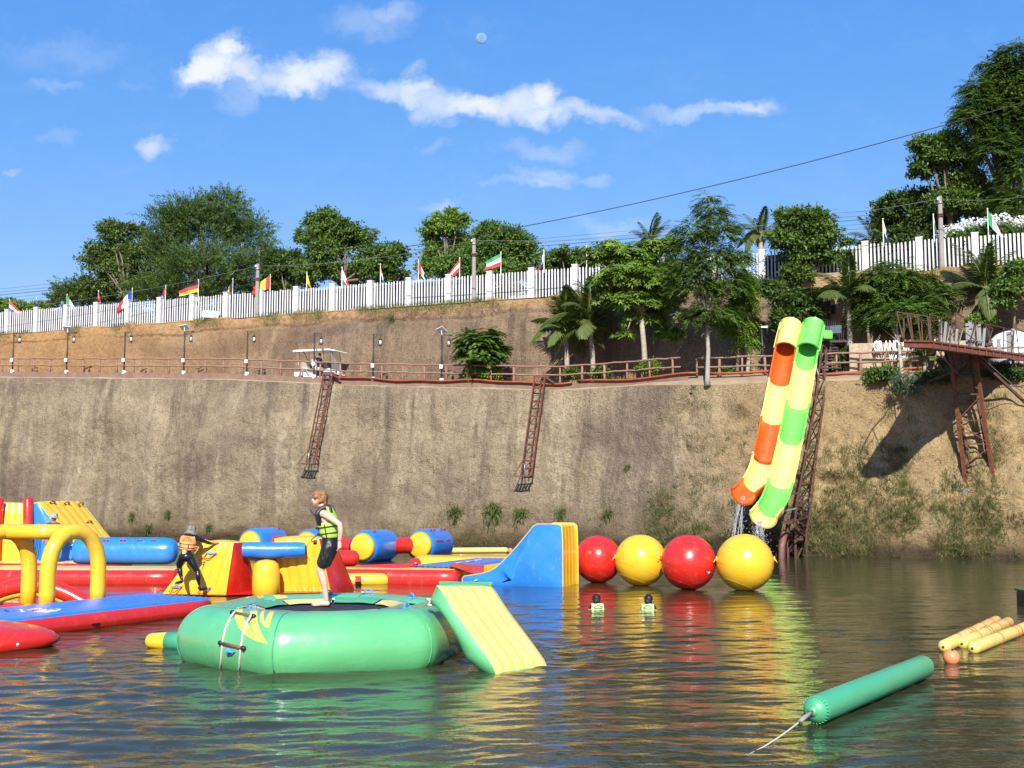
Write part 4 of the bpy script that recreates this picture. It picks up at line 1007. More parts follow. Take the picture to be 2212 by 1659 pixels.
# ---- grass and weeds
def blades(pts, nr, n, h, R, spread=.12, w=.025):
    """pts (k,3), outward normals nr (k,3)"""
    k = len(pts); idx = np.repeat(np.arange(k), n); N_ = len(idx); hs = np.broadcast_to(h, (k,))[idx]
    c = pts[idx] + R.normal(0, 1, (N_, 3)) * [spread, spread * .4, spread * .5]
    a = np.array([0, 0, 1.0]) * R.uniform(.5, 1.2, (N_, 1)) + nr[idx] * R.uniform(.2, 1, (N_, 1)) + R.normal(0, .45, (N_, 3))
    return (c, a, nr[idx] + R.normal(0, .3, (N_, 3)), hs * R.uniform(.6, 1.3, N_), w * hs / .3, R.uniform(0, 1, N_))
def tuft(x, y, size, label, n=70):
    R = np.random.RandomState(int(x)); p = hit(x, y, .05); s = px(p.y)
    q = [(np.repeat(np.array([p]), n, 0) + R.normal(0, .05, (n, 3)), R.normal(0, .75, (n, 3)) * [1, .5, 1] + [0, -.5, .45], np.array([[0, -.3, 1]] * n), size * s * R.uniform(.7, 1.2, n), size * s * .09, R.uniform(.2, 1, n))]
    R2 = np.random.RandomState(int(x) + 1); q.append((q[0][0] + q[0][1] / np.linalg.norm(q[0][1], axis=1)[:, None] * q[0][3][:, None] * .8, np.array([[0, -.2, -1.0]] * n) + R2.normal(0, .35, (n, 3)), np.array([[0, -1, .2]] * n), size * s * .6, size * s * .07, R.uniform(0, .8, n)))
    V = np.concatenate([leaf_verts(*k[:5]) for k in q]); T = np.concatenate([np.repeat(k[5], 4) for k in q])
    c = V.mean(0); c[2] = V[:, 2].min()
    o_ = np_mesh('grass_tuft', V, np.arange(len(V)).reshape(-1, 4), LF['grass'], None, False, T, tuple(c)); return tag(o_, label, 'grass tuft', 'grass tufts on the cliff')
for x, y, s_, lb in [(1064, 1108, 30, 'largest drooping grass tuft low on the cliff, left of the big blue slide'), (984, 1108, 22, 'grass tuft low on the cliff above the rightmost blue roller'), (1126, 1112, 22, 'grass tuft just right of the largest one, close above the blue slide'), (286, 1116, 12, 'small weed on the cliff above the left blue cylinder'), (322, 1143, 15, 'small weed near the waterline above the left blue cylinder'), (364, 1112, 12, 'small weed on the cliff left of the lifeguard'), (452, 1140, 11, 'small weed just right of the lifeguard hat'), (1212, 1108, 15, 'thin weed on the cliff above the first red ball'), (1312, 1112, 18, 'grass tuft above the gap between the first red and yellow balls'), (1355, 1010, 10, 'dark weed in the cliff right of the second ladder'), (845, 690, 12, 'green weed near the top of the bank right of the golf cart')]:
    tuft(x, y, s_, lb)
R = np.random.RandomState(77)
PT, NM, HH = [], [], []
while len(PT) < 2600:
    x = R.uniform(1400, 2290); y = 835 + 370 * R.beta(2.0, 1.2)
    f_ = fbm(np.array(x * .016), np.array(y * .011), 3., 4) - (.35 if x < 1560 else 0) - (.15 if y < 950 else 0) + (.25 if y > 1090 else 0)
    if R.rand() > np.clip(.12 + f_ * 1.1, .03, .85): continue
    d = ray(x, y).normalized(); h = TB.ray_cast(O_CAM, d)
    if h[0] is None: continue
    PT.append(h[0]); n_ = h[1] if h[1].y < 0 else -h[1]; NM.append(n_); HH.append(R.uniform(.10, .34))
PT, NM, HH = np.array(PT), np.array(NM), np.array(HH)
mk = R.rand(len(PT)) < .55
for nm, mm, lfm in (('scrub_grass', mk, 'grass'), ('dry_grass', ~mk, 'dry')):
    q = blades(PT[mm], NM[mm], 15, HH[mm], R, .13, .022); V = leaf_verts(*q[:5]); tag(np_mesh(nm, V, np.arange(len(V)).reshape(-1, 4), LF[lfm], None, False, np.repeat(q[5], 4)), kind='stuff')
PT = []
while len(PT) < 1700:
    x = R.uniform(0, 1450); y = 1178 - 90 * R.rand() ** 1.6
    if fbm(np.array(x * .02), np.array(y * .02), 8., 3) < np.interp(y, [1090, 1140, 1165], [.5, .2, -.3]): continue
    h = TB.ray_cast(O_CAM, ray(x, y).normalized())
    if h[0] is not None: PT.append(h[0])
PT = np.array(PT); NM = np.array([[-.35, -.9, .2]] * len(PT))
q = blades(PT, NM, 7, .17, R, .1, .02); V = leaf_verts(*q[:5]); tag(np_mesh('waterline_weeds', V, np.arange(len(V)).reshape(-1, 4), LF['dry'], None, False, np.repeat(q[5] * .7, 4)), kind='stuff')
# grass along the foot of the fence
X = R.uniform(-34, 28, 3000); keep = (fbm(X * .5, 1., 4., 3) > np.interp(X, [-34, -4, 0, 28], [.55, .3, -.35, -.5])); X = X[keep]
PT = np.stack([X, Yf(X) - R.uniform(.15, 1.0, len(X)), np.zeros(len(X))], 1); PT[:, 2] = 13.0 - np.clip((Yf(X) - PT[:, 1] - .45), 0, 1) * .85
q = blades(PT, np.array([[-.3, -.8, .5]] * len(PT)), 9, .2, R, .16, .02); V = leaf_verts(*q[:5]); tag(np_mesh('fence_grass', V, np.arange(len(V)).reshape(-1, 4), LF['grass'], None, False, np.repeat(q[5] * .8, 4)), kind='stuff')
# ================================================================ brick house and sign
def wl(X): return float(Yf(X)) - 2.1
hx0, hx1 = 13.7, 18.4
hb = Vector((16.0, wl(16.0), 7.8))
house = thing('brick_house', 'ochre brick house with brown shutters behind the slide stairs', 'house', hb)
BRK = M('ochre_brick', (.44, .30, .15), .9, .4, 3, .3, 40, c2=(.30, .19, .10)); MORT = M('mortar', (.36, .27, .17), .95, .3, 4)
wd = Vector((1, -.411, 0)).normalized(); wn_ = Vector((-.38, -.925, 0)); wang = math.atan2(wd.y, wd.x)
def hp(s, out, z): return Vector((hx0, wl(hx0), 0)) + wd * s + wn_ * out + Vector((0, 0, z))
Rw = Matrix.Rotation(wang, 3, 'Z')
q = B(); q.box(hp(2.45, -1.2, 10.35), (4.9, 2.4, 5.1), Rw); q.build('wall', MORT, house, False)
bw, bh = .30, .115
q = B(); q.box((0, 0, 0), (bw - .018, .05, bh - .016)); tmp = q.build('brick', BRK, None, False, bevel=.008); bme = tmp.data; bz = tmp.location.z; bpy.data.objects.remove(tmp)
wx0, wx1, wz0, wz1 = .52, 1.32, 10.32, 11.62                # window opening along the wall
nb = 0; sb = B()
for r_ in range(42):
    z = 7.95 + r_ * bh
    for k in range(17):
        s = (k + .5 * (r_ % 2)) * bw + .2
        if s > 4.75 or (wx0 - .12 < s < wx1 + .12 and wz0 - .03 < z < wz1 + .05): continue
        p = hp(s, .012 + rnd.uniform(0, .008), z)
        if s < 2.3 and z > 8.3 and nb < 290:
            link_mesh('brick', bme, house, p - hb, (0, 0, wang)); nb += 1
        else: sb.box(p, (bw - .018, .05, bh - .016), Rw)
so = sb.build('brick', BRK, house, False); so['kind'] = 'stuff'
SHUT = M('brown_shutter', (.075, .035, .028), .6, .3, 8)
wnd = B(); wnd.box(hp((wx0 + wx1) / 2, .0, (wz0 + wz1) / 2), (wx1 - wx0, .05, wz1 - wz0), Rw); w_ = wnd.build('window', GLASS, house, False)
for k in range(2):
    q = B(); c = hp(wx0 + .2 + .4 * k, .06, (wz0 + wz1) / 2); q.box(c, (.38, .04, wz1 - wz0), Rw)
    for j in range(9): q.box(c + wn_ * .03 + Vector((0, 0, -.56 + j * .14)), (.3, .03, .06), Rw @ Matrix.Rotation(.5, 3, 'X'))
    q.build('shutter', SHUT, w_, False)
q = B(); q.bar(hp(wx0 - .05, .05, (wz0 + wz1) / 2 - .7), hp(wx0 - .05, .05, (wz0 + wz1) / 2 + .68), .06); q.bar(hp(wx0 - .05, .1, wz0 - .06), hp(wx1 + .1, .1, wz0 - .06), .08); q.build('frame', WHITE, w_, False)
q = B(); q.bar(hp(1.45, .1, 10.95), hp(1.45, .1, 11.35), .12, .25); q.build('wall_lamp', DSTEEL, house, False)

def text_geo(body, size, extrude):
    cu = bpy.data.curves.new('t', 'FONT'); cu.body = body; cu.size = size; cu.extrude = extrude; cu.offset = size * .018; cu.resolution_u = 3
    ob = bpy.data.objects.new('t', cu); COL.objects.link(ob); bpy.context.view_layer.update()
    me = bpy.data.meshes.new_from_object(ob.evaluated_get(bpy.context.evaluated_depsgraph_get()))
    V = [v.co.copy() for v in me.vertices]; Fs = [tuple(p.vertices) for p in me.polygons]
    bpy.data.objects.remove(ob); bpy.data.meshes.remove(me); bpy.data.curves.remove(cu); return V, Fs
def letters(body, size, extrude):
    """each letter with its own geometry, laid out along x from 0"""
    out, x = [], 0.0
    for ch in body:
        if ch == ' ': x += size * .32; continue
        V, Fs = text_geo(ch, size, extrude); x0 = min(v.x for v in V); x1 = max(v.x for v in V)
        out.append((ch, [Vector((v.x - x0 + x, v.y, v.z)) for v in V], Fs)); x += x1 - x0 + size * .09
    return out, x - size * .09
sl = P(1886, 762, 50.95); sr = P(2012, 752, 50.45); sdir = (sr - sl); sdir.z = 0; slen = sdir.length; sdir.normalize(); sn = Vector((sdir.y, -sdir.x, 0))
sign = thing('letter_sign', 'white raised letters GRAND CANYON WATER PARK on the wall behind the trees', 'sign', (sl.x, sl.y, sl.z))
def put_letters(body, size, x0, z0, fit=None):
    ls, w = letters(body, size, .03); k = (fit / w) if fit else 1
    for ch, V, Fs in ls:
        q = B(); q.add([sl + sdir * (x0 + v.x * k) + Vector((0, 0, z0 + v.y * 1.25)) + sn * (.34 + v.z) for v in V], Fs); q.build('letter', WHITE, sign, False)
put_letters('GRAND CANYON', .50, 0, 0.04, 2.55); put_letters('WATER PARK', .27, .62, -.36, 1.28)
q = B()
for s_ in (.05, .9, 1.7, 2.5): q.bar(sl + sdir * s_ + Vector((0, 0, -.9)) + sn * .28, sl + sdir * s_ + Vector((0, 0, .35)) + sn * .28, .035)
q.bar(sl + sn * .28 + Vector((0, 0, .12)), sl + sdir * 2.6 + sn * .28 + Vector((0, 0, .12)), .03); q.bar(sl + sdir * .55 + sn * .28 + Vector((0, 0, -.2)), sl + sdir * 1.95 + sn * .28 + Vector((0, 0, -.2)), .03)
q.build('frame', DSTEEL, sign, False)
q = B(); c = sl + sdir * 1.6 - sn * .15 + Vector((0, 0, .3)); Rs = Matrix.Rotation(math.atan2(sdir.y, sdir.x), 3, 'Z')
nS = 24
V = []
for j in range(14):
    for i in range(nS):
        s_ = -1.0 + 5.4 * i / (nS - 1); z_ = 7.4 + 1.75 * j / 13
        V.append(sl + sdir * s_ + sn * (.05 + .05 * vnoise(s_ * 2.2, z_ * 2.2, 1.)) + Vector((0, 0, z_ - sl.z)))
q.add(V, [(j * nS + i, j * nS + i + 1, (j + 1) * nS + i + 1, (j + 1) * nS + i) for j in range(13) for i in range(nS - 1)])
q2 = B(); q2.box(sl + sdir * 1.7 - sn * .35 + Vector((0, 0, 8.25 - sl.z)), (5.4, .7, 1.75), Rs)
sw_ = q2.build('stone_wall', M('pebble_dash_wall', (.46, .37, .26), .95, .45, 9, .6, 25, c2=(.28, .21, .14)), None, False); tag(sw_, 'pale pebbly wall carrying the white sign letters', 'wall')

# things behind the fence: gable roof and parked car
def wood_gable():
    p = gbase(292, 5); p = Vector(p); t_ = thing('gabled_roof', 'pale gabled roof of a hut showing through the pickets on the left', 'hut', p)
    q = B(); a, b_, c = P(200, 702, p.y), P(288, 676, p.y), P(318, 690, p.y)
    for m_, (s, e) in enumerate(((a, b_), (b_, c))): q.bar(s, e, .08, .12)
    q.build('bargeboard', WHITE, t_, False)
    q = B(); V = [a, b_, c]; V2 = [v + Vector((0, 2.5, 0)) for v in V]; q.add(V + V2, [(0, 1, 4, 3), (1, 2, 5, 4)]); q.build('roof', M('pink_sheet', (.50, .30, .28), .7), t_, False)
    q = B(); q.box(Vector(((a.x + c.x) / 2, p.y + 1.3, 13.35)), (3.0, 2.2, .9)); q.build('wall', M('pink_wall', (.55, .36, .33), .8), t_, False)
wood_gable()
cb = Vector(gbase(1120, 3.2)); car = thing('parked_car', 'silver car parked behind the pickets by the dark round tree', 'car', cb)
Rc = Matrix.Rotation(fang, 3, 'Z')
def cq(x, y, z): return cb + Rc @ Vector((x, y, z))
SIL = M('silver_paint', (.5, .52, .55), .25, .1, metal=.5)
q = B(); pr = [(-2.1, .35), (-2.15, .75), (-1.9, .92), (-1.3, .95), (-.7, 1.38), (.4, 1.42), (1.05, .98), (1.9, .85), (2.15, .62), (2.1, .32)]
V, Fs = loft_geo([[cq(x, y * 1.0, z if z < .96 else .96 + (z - .96) * (1 - .0)) for x, z in pr] for y in (-.86, -.8, .8, .86)]); q.add(V, Fs); q.build('body', SIL, car, True, 35)
for y_ in (-.875, .875):
    for w4 in ([(-1.1, .98), (-.68, 1.31), (-.1, 1.35), (-.1, .98)], [(0, .98), (0, 1.35), (.38, 1.34), (.88, .98)]):
        q = B(); V = [cq(x, y_, z) for x, z in w4] + [cq(x, y_ * .97, z) for x, z in w4]; q.add(V, [(0, 1, 2, 3), (7, 6, 5, 4), (0, 4, 5, 1), (1, 5, 6, 2), (2, 6, 7, 3), (3, 7, 4, 0)]); q.build('window', GLASS, car, False)
    for x_ in (-1.3, 1.3):
        q = B(); c = cq(x_, y_ * .93, .33); q.tube([c - Rc @ Vector((0, .1, 0)), c + Rc @ Vector((0, .1, 0))], .33, 14); q.build('wheel', RUBBER, car, True, 40)
q = B(); p = Vector(gbase(1830, 9)); t_ = thing('house', 'pink roofed house behind the fence right of the slides', 'house', p)
q.box(p + Vector((0, 1.5, .8)), (7, 3, 1.9)); q.build('wall', M('salmon_wall', (.60, .34, .24), .85), t_, False)
q = B(); q.add([p + Vector(v) for v in ((-4, -.4, 1.55), (4, -.4, 1.55), (4, 1.5, 2.5), (-4, 1.5, 2.5), (-4, 3.4, 1.55), (4, 3.4, 1.55))], [(0, 1, 2, 3), (3, 2, 5, 4)]); q.build('roof', M('terracotta', (.50, .22, .14), .8), t_, False)

# ================================================================ water slides
def catmull(pts, n):
    pts = [Vector(p) for p in pts]; P_ = [pts[0] * 2 - pts[1]] + pts + [pts[-1] * 2 - pts[-2]]; out = []
    for i in range(1, len(P_) - 2):
        for k in range(n):
            t = k / n; a, b, c, d = P_[i - 1:i + 3]
            out.append(.5 * ((2 * b) + (c - a) * t + (2 * a - 5 * b + 4 * c - d) * t * t + (3 * b - a - 3 * c + d) * t ** 3))
    return out + [pts[-1]]
def slide(name, label, ctrl, secs, mats, r0, r1, loc):
    """ctrl: points (x, y, depth); secs: list of (y of lower end, material, closed)"""
    pts = catmull([P(*c) for c in ctrl], 14); ys = []
    for i, c in enumerate(ctrl[:-1]): ys += [c[1] + (ctrl[i + 1][1] - c[1]) * k / 14 for k in range(14)]
    ys.append(ctrl[-1][1]); n = len(pts)
    t_ = thing(name, label, 'water slide', loc, 'tall water slides')
    T = [(pts[min(i + 1, n - 1)] - pts[max(i - 1, 0)]).normalized() for i in range(n)]
    X = Vector((.985, -.17, 0)); fr = []
    for t in T:
        x = (X - t * X.dot(t)).normalized(); y = x.cross(t).normalized()
        if y.y > 0: y = -y                       # y points out of the trough towards the viewer
        fr.append((x, y))
    def section(i, closed, rad):
        x, y = fr[i]; A = np.linspace(-pi / 2 - radians(196) / 2, -pi / 2 + radians(196) / 2, 22) if not closed else np.linspace(radians(-4), radians(184), 22)
        return [pts[i] + x * (rad * cos(a)) + y * (rad * sin(a)) for a in A]
    for k, (y0, ye, mt, closed) in enumerate(secs):
        ii = [i for i in range(n) if ys[i] >= y0 - .01 and ys[i] <= ye + .01]
        if ii[0] > 0 and not closed: ii = [ii[0] - 1] + ii
        rr = lambda i: r0 + (r1 - r0) * i / (n - 1)
        ends = []
        outer, inner = [], []
        for j, i in enumerate(ii):
            f = .0; lip = .035 if (j == len(ii) - 1 or j == 0) else 0
            outer.append(section(i, closed, rr(i) + .035 + lip)); inner.append(section(i, closed, rr(i)))
        q = B(); nn = len(outer[0])
        q.add([p for r in outer for p in r], [(a * nn + b, a * nn + b + 1, (a + 1) * nn + b + 1, (a + 1) * nn + b) for a in range(len(outer) - 1) for b in range(nn - 1)])
        q.add([p for r in inner for p in r], [(a * nn + b, (a + 1) * nn + b, (a + 1) * nn + b + 1, a * nn + b + 1) for a in range(len(outer) - 1) for b in range(nn - 1)])
        for e in (0, len(outer) - 1):
            q.add(outer[e] + inner[e], [(b, b + 1, nn + b + 1, nn + b) for b in range(nn - 1)])
        if not closed:
            for e in (0, nn - 1):                # rolled rim along both edges
                q.tube([outer[a][e].lerp(inner[a][e], .5) for a in range(len(outer))], .05, 6)
        else:
            # side flanges where the two half shells are bolted together
            for e in (1, -1):
                for a in range(len(outer) - 1):
                    xx, yv_ = fr[ii[a]]; R0 = rr(ii[a]) + .05
                    q.bar(pts[ii[a]] + xx * (R0 * e), pts[ii[a + 1]] + xx * (R0 * e), .10, .03, up=yv_)
        q.build('slide_section', mats[mt], t_, True, 38)
    return pts, fr
MS = dict(y=YPL, o=ORG, g=GPL)
A_ctrl = [(1709, 700, 50.6), (1698, 748, 50.0), (1676, 868, 48.5), (1651, 990, 47.1), (1632, 1040, 46.4), (1606, 1064, 45.6)]
B_ctrl = [(1758, 700, 50.3), (1745, 756, 49.6), (1722, 880, 47.9), (1694, 1010, 46.3), (1674, 1078, 45.4), (1649, 1114, 44.5)]
sa = slide('water_slide', 'yellow and orange water slide, the left of two', A_ctrl, [(699, 764, 'y', True), (699, 724, 'y', False), (724, 826, 'o', False), (826, 908, 'y', False), (908, 990, 'o', False), (990, 1043, 'y', False), (1043, 1064, 'o', False)], MS, .39, .475, P(1640, 1000, 47.9))
sbp = slide('water_slide', 'green and yellow water slide, the right of two', B_ctrl, [(699, 760, 'g', True), (699, 797, 'g', False), (797, 875, 'y', False), (875, 952, 'g', False), (952, 1035, 'y', False), (1035, 1094, 'g', False), (1094, 1114, 'y', False)], MS, .39, .485, P(1690, 1020, 47.1))
# slide entries: green shield beside the deck and collars at the tube tops
q = B(); p = P(1783, 724, 51.2); q.box(p, (.5, .5, .42), Matrix.Rotation(.3, 3, 'Z')); tag(q.build('slide_entry', GPL, None, True, 40, bevel=.12), 'green plastic entry chute at the deck beside the right slide', 'slide entry')

tower = thing('slide_tower', 'rusty lattice frame carrying the two water slides', 'frame', P(1700, 1150, 48.0))
def beam(a, b_, w=.07, name='beam', m=RUST): q = B(); q.bar(a, b_, w); return q.build(name, m, tower, False)
up1 = [P(1776, 745, 50.7), P(1762, 870, 48.6), P(1740, 990, 47.3), P(1722, 1085, 46.6)]
up2 = [P(1785, 752, 51.0), P(1779, 870, 49.4), P(1762, 990, 48.2), P(1752, 1085, 47.5)]
up1.append(P(1716, 1140, 46.4)); up2.append(P(1740, 1160, 47.4))
for ch in (up1, up2):
    for a, b_ in zip(ch, ch[1:]): beam(a, b_, .07, 'chord')
def along(ch, f):
    k = min(len(ch) - 2, int(f * (len(ch) - 1))); return ch[k].lerp(ch[k + 1], f * (len(ch) - 1) - k)
for i in range(15):
    f = i / 14; beam(along(up1, f), along(up2, f), .042, 'cross_brace')
    if i < 14: beam(along(up1, f) if i % 2 else along(up2, f), along(up2, f + 1 / 14) if i % 2 else along(up1, f + 1 / 14), .036, 'diagonal_brace')
np_ = len(sbp[0])
for k in range(8):                              # arms from the frame under the trough
    f = .14 + .8 * k / 7; i = int(f * (np_ - 1)); c = sbp[0][i] - sbp[1][i][1] * .62; beam(along(up1, f * .98), c, .06, 'arm', STEEL if k % 3 == 0 else RUST)
    j = int(f * (len(sa[0]) - 1)); beam(c, sa[0][j] - sa[1][j][1] * .6, .06, 'arm')
# lower stage over the water
zz1 = [P(1598, 1128, 46.9), P(1640, 1128, 46.6), P(1724, 1118, 46.6), P(1790 - 48, 1164, 47.9)]
beam(zz1[0], zz1[1], .14, 'beam'); beam(zz1[1], P(1725, 1128, 46.7), .12, 'beam'); beam(P(1720, 1110, 46.8), zz1[3], .14, 'beam'); beam(P(1720, 1085, 47.2), P(1742, 1108, 47.6), .10, 'beam')
for y_ in (1146, 1156, 1163): beam(P(1622, y_, 47.3), P(1736, y_ + 2, 47.8), .09, 'beam')
for x_, y_ in ((1637, 1070), (1648, 1128), (1716, 1108), (1700, 1128), (1742, 1160), (1622, 1120)):
    p = P(x_, y_, 47.4); beam(p, Vector((p.x + .1, p.y + .4, -.9)), .09, 'leg')
q = B(); q.tube([P(1695, 1150, 47.0), P(1689, 1180, 46.8), Vector((P(1686, 1195, 46.7).x, 46.7, -.8))], .13, 9); q.build('leg', M('pink_steel_pipe', (.19, .085, .065), .6, .3), tower)
for a, b_ in ((P(1705, 1160, 47.4), Vector((P(1690, 1200, 48).x, 48.2, -.5))), (P(1742, 1164, 47.9), Vector((P(1712, 1200, 48).x, 48.2, -.5))), (P(1742, 1164, 47.9), P(1690, 1185, 48.2)), (P(1720, 1163, 47.6), P(1700, 1196, 48.2)), (P(1724, 1085, 47.3), P(1716, 1150, 47.2)), (P(1735, 1070, 47.9), P(1716, 1150, 47.4)), (P(1700, 1075, 47.2), P(1702, 1128, 47)), (P(1752, 1085, 48.4), P(1740, 1164, 48.0)), (P(1748, 1085, 48.3), P(1738, 1110, 47.9)), (P(1625, 1130, 47), P(1660, 1160, 47.4)), (P(1603, 1128, 47), P(1600, 1150, 47.6))):
    beam(a, b_, .07, 'diagonal_brace', STEEL if rnd.random() < .15 else RUST)
# deck, steps and handrail at the top of the slides
deck = thing('slide_deck', 'dark steel deck with stairs at the top of the slides', 'deck', P(1800, 800, 52.4))
d0, d1 = P(1768, 740, 51.6), P(1822, 744, 53.0)
q = B(); c = (d0 + d1) / 2; q.box(c, (1.25, 1.5, .10), Matrix.Rotation(-.2, 3, 'Z')); q.bar(d0 + Vector((0, -.3, -.08)), d1 + Vector((.1, -.7, -.08)), .1, .16); q.build('floor_plate', DSTEEL, deck, False)
for x_, Yd in ((1772, 51.6), (1792, 51.7), (1816, 52.6)):
    q = B(); p = P(x_, 746, Yd); q.bar(p, Vector((p.x, p.y, 7.6)), .12); q.build('leg', DSTEEL, deck, False)
for k in range(8):
    q = B(); q.box(P(1785 + k * 1.0, 752 + k * 6.2, 51.9 - k * .12), (.95, .3, .05)); q.build('step', DSTEEL, deck, False)
for s_ in (-.47, .47):
    q = B(); q.bar(P(1785, 754, 51.9) + Vector((s_, 0, 0)), P(1793, 800, 51.0) + Vector((s_, 0, 0)), .05, .16); q.build('stringer', DSTEEL, deck, False)
ra, rb = P(1776, 736, 51.7), P(1826, 740, 52.9)
for k in range(13):
    q = B(); p = ra.lerp(rb, k / 12); q.bar(p, p + Vector((0, 0, .95)), .025); q.build('baluster', DSTEEL, deck, False)
q = B(); q.bar(ra + Vector((0, 0, .96)), rb + Vector((0, 0, .96)), .05); q.bar(ra + Vector((0, 0, .08)), rb + Vector((0, 0, .08)), .04); q.build('handrail', DSTEEL, deck, False)
for k in range(5):
    q = B(); p = rb.lerp(P(1836, 738, 54.0), k / 4); q.bar(p, p + Vector((0, 0, .95)), .025); q.build('baluster', DSTEEL, deck, False)
q = B(); q.box(P(1800, 712, 52.1), (.75, .05, .35), Matrix.Rotation(-.6, 3, 'Z')); q.build('banner', M('grey_banner', (.10, .14, .17), .6), deck, False)

# water pouring from the slides
mwf, n, b, o = mat_nodes('falling_water')
b.inputs['Base Color'].default_value = (.40, .43, .45, 1); b.inputs['Roughness'].default_value = .15; b.inputs['IOR'].default_value = 1.33; b.inputs['Alpha'].default_value = .75
def pour(a, b_, w, label, seed):
    R = np.random.RandomState(seed); a, b_ = Vector(a), Vector(b_); q = B()
    for k in range(9):
        off = Vector((R.normal(0, w * .3), R.normal(0, .05), 0)); pts = []
        for i in range(7):
            f = i / 6; p = a.lerp(b_, f) + off * (.5 + f) + Vector((R.normal(0, .015), 0, 0)); p.z = a.z + (b_.z - a.z) * (.35 * f + .65 * f * f); pts.append(p)
        q.tube(pts, [.014, .012, .010, .011, .009, .008, .005], 5)
    for k in range(620):
        f = R.uniform(.1, 1.05) ** .7; p = a.lerp(b_, f); p.z = a.z + (b_.z - a.z) * (.35 * f + .65 * f * f)
        q.ell(p + Vector((R.normal(0, w * (.3 + .6 * f)), R.normal(0, .12), R.normal(0, .06))), R.uniform(.006, .019), 6, 4)
    return tag(q.build('falling_water', mwf), label, 'water', 'water pouring off the slides')
l1 = P(1604, 1072, 46.2); pour(l1, Vector((l1.x - .6, l1.y - .9, -.05)), .32, 'water pouring off the orange slide lip', 3)
l2 = P(1640, 1124, 44.9); pour(l2, Vector((l2.x - .15, l2.y - .5, -.05)), .30, 'water pouring off the lemon slide lip', 4)

# ================================================================ rusty jumping platform
plat = thing('jump_platform', 'derelict rusty platform on a lattice leg at the right edge', 'platform', P(2120, 1050, 47.4))
def pb(a, b_, w=.1, name='beam', m=RUSTO, h=None): q = B(); q.bar(a, b_, w, h); return q.build(name, m, plat, False)
tL, tR = P(1952, 738, 42.0), P(2008, 739, 41.4)     # end face of the deck
eL = P(2060, 746, 51.0); eR = P(2235, 772, 48.2)
dz = Vector((0, 0, .20))
fl = M('rust_fascia', (.22, .06, .03), .75, .5, 3, .2, 30, c2=(.10, .03, .02))
q = B(); V = [tL, tR, eR, eL]; q.add(V + [v - dz for v in V], [(3, 2, 1, 0), (4, 5, 6, 7), (0, 1, 5, 4), (1, 2, 6, 5), (2, 3, 7, 6), (3, 0, 4, 7)]); q.build('deck', fl, plat, False)
for k in range(15):
    p = tR.lerp(eR, (k + .5) / 15); pb(p + Vector((-.02, -.05, .02)), p + Vector((-.02, -.05, -.22)), .05, 'stiffener', RUST)
pb(tL + Vector((0, -.03, .02)), tR + Vector((0, -.03, .02)), .06, 'edge_beam', RUSTO); pb(tR + Vector((0, -.03, .03)), eR + Vector((0, -.03, .03)), .06, 'edge_beam', RUSTO)
# the railing, bent and broken
rail_pts = []
for k in range(13):
    f = k / 12; p = tR.lerp(eR, f); hgt = [1.0, .95, 1.05, 1.25, .9, 1.15, .85, 1.1, 1.0, .9, 1.1, .95, 1.0][k]; ln = [.05, .1, .15, -.1, .35, -.05, .3, -.3, .1, .15, -.1, .05, 0][k]
    tp = p + Vector((ln, rnd.uniform(-.1, .1), hgt)); pb(p, tp, .034, 'rail_post', RUST); rail_pts.append(tp)
for k in (0, 1, 3, 4, 5, 7, 8, 10, 11): pb(rail_pts[k], rail_pts[k + 1], .028, 'rail', RUST)
for k in (0, 2, 3, 6, 8, 9): pb(rail_pts[k] - Vector((0, 0, .5)), rail_pts[k + 1] - Vector((0, 0, .45 + .2 * rnd.random())), .022, 'rail', RUST)
tl2 = []
for k in range(4):
    p = tL.lerp(tR, k / 3); tp = p + Vector((-.22 + .06 * k, 0, 1.08 - .05 * k)); pb(p, tp, .045, 'rail_post', RUST); tl2.append(tp)
pb(tl2[0], tl2[3], .04, 'rail', RUST)
for k in range(7):
    p = tL.lerp(eL, k / 6); tp = p + Vector((rnd.uniform(-.1, .2), 0, rnd.uniform(.8, 1.1))); pb(p, tp, .045, 'rail_post', RUST); tl2.append(tp)
for a, b_ in zip(tl2[4:], tl2[5:]): pb(a, b_, .035, 'rail', RUST)
# grey boards leaning in the railing
for f, w, h, lean, yb in [(.10, .11, .95, .02, 0), (.125, .10, .9, .12, 0), (.145, .09, .75, .18, .03), (.20, .09, .72, -.02, 0), (.225, .1, .7, .1, 0), (.245, .1, .68, .2, 0), (.34, .14, 1.0, .0, 0), (.36, .15, 1.12, .05, .02), (.385, .14, 1.0, .03, 0), (.41, .12, .9, .1, .02), (.445, .12, 1.02, -.12, 0), (.46, .12, 1.05, -.02, .02), (.475, .11, .95, .12, 0), (.62, .12, .6, .1, 0), (.64, .12, .58, .0, 0), (.66, .12, .55, -.1, .02), (.74, .16, .95, .0, 0), (.765, .15, 1.1, .1, 0), (.785, .14, 1.0, -.1, .02)]:
    p = tR.lerp(eR, f) + Vector((0, .1 + yb, -.06)); pb(p, p + Vector((lean, 0, h)), w, 'board', GREYWOOD, .03)
pb(tR.lerp(eR, .33) + Vector((0, -.03, .3)), tR.lerp(eR, .47) + Vector((0, -.03, .3)), .08, 'board', GREYWOOD, .03)
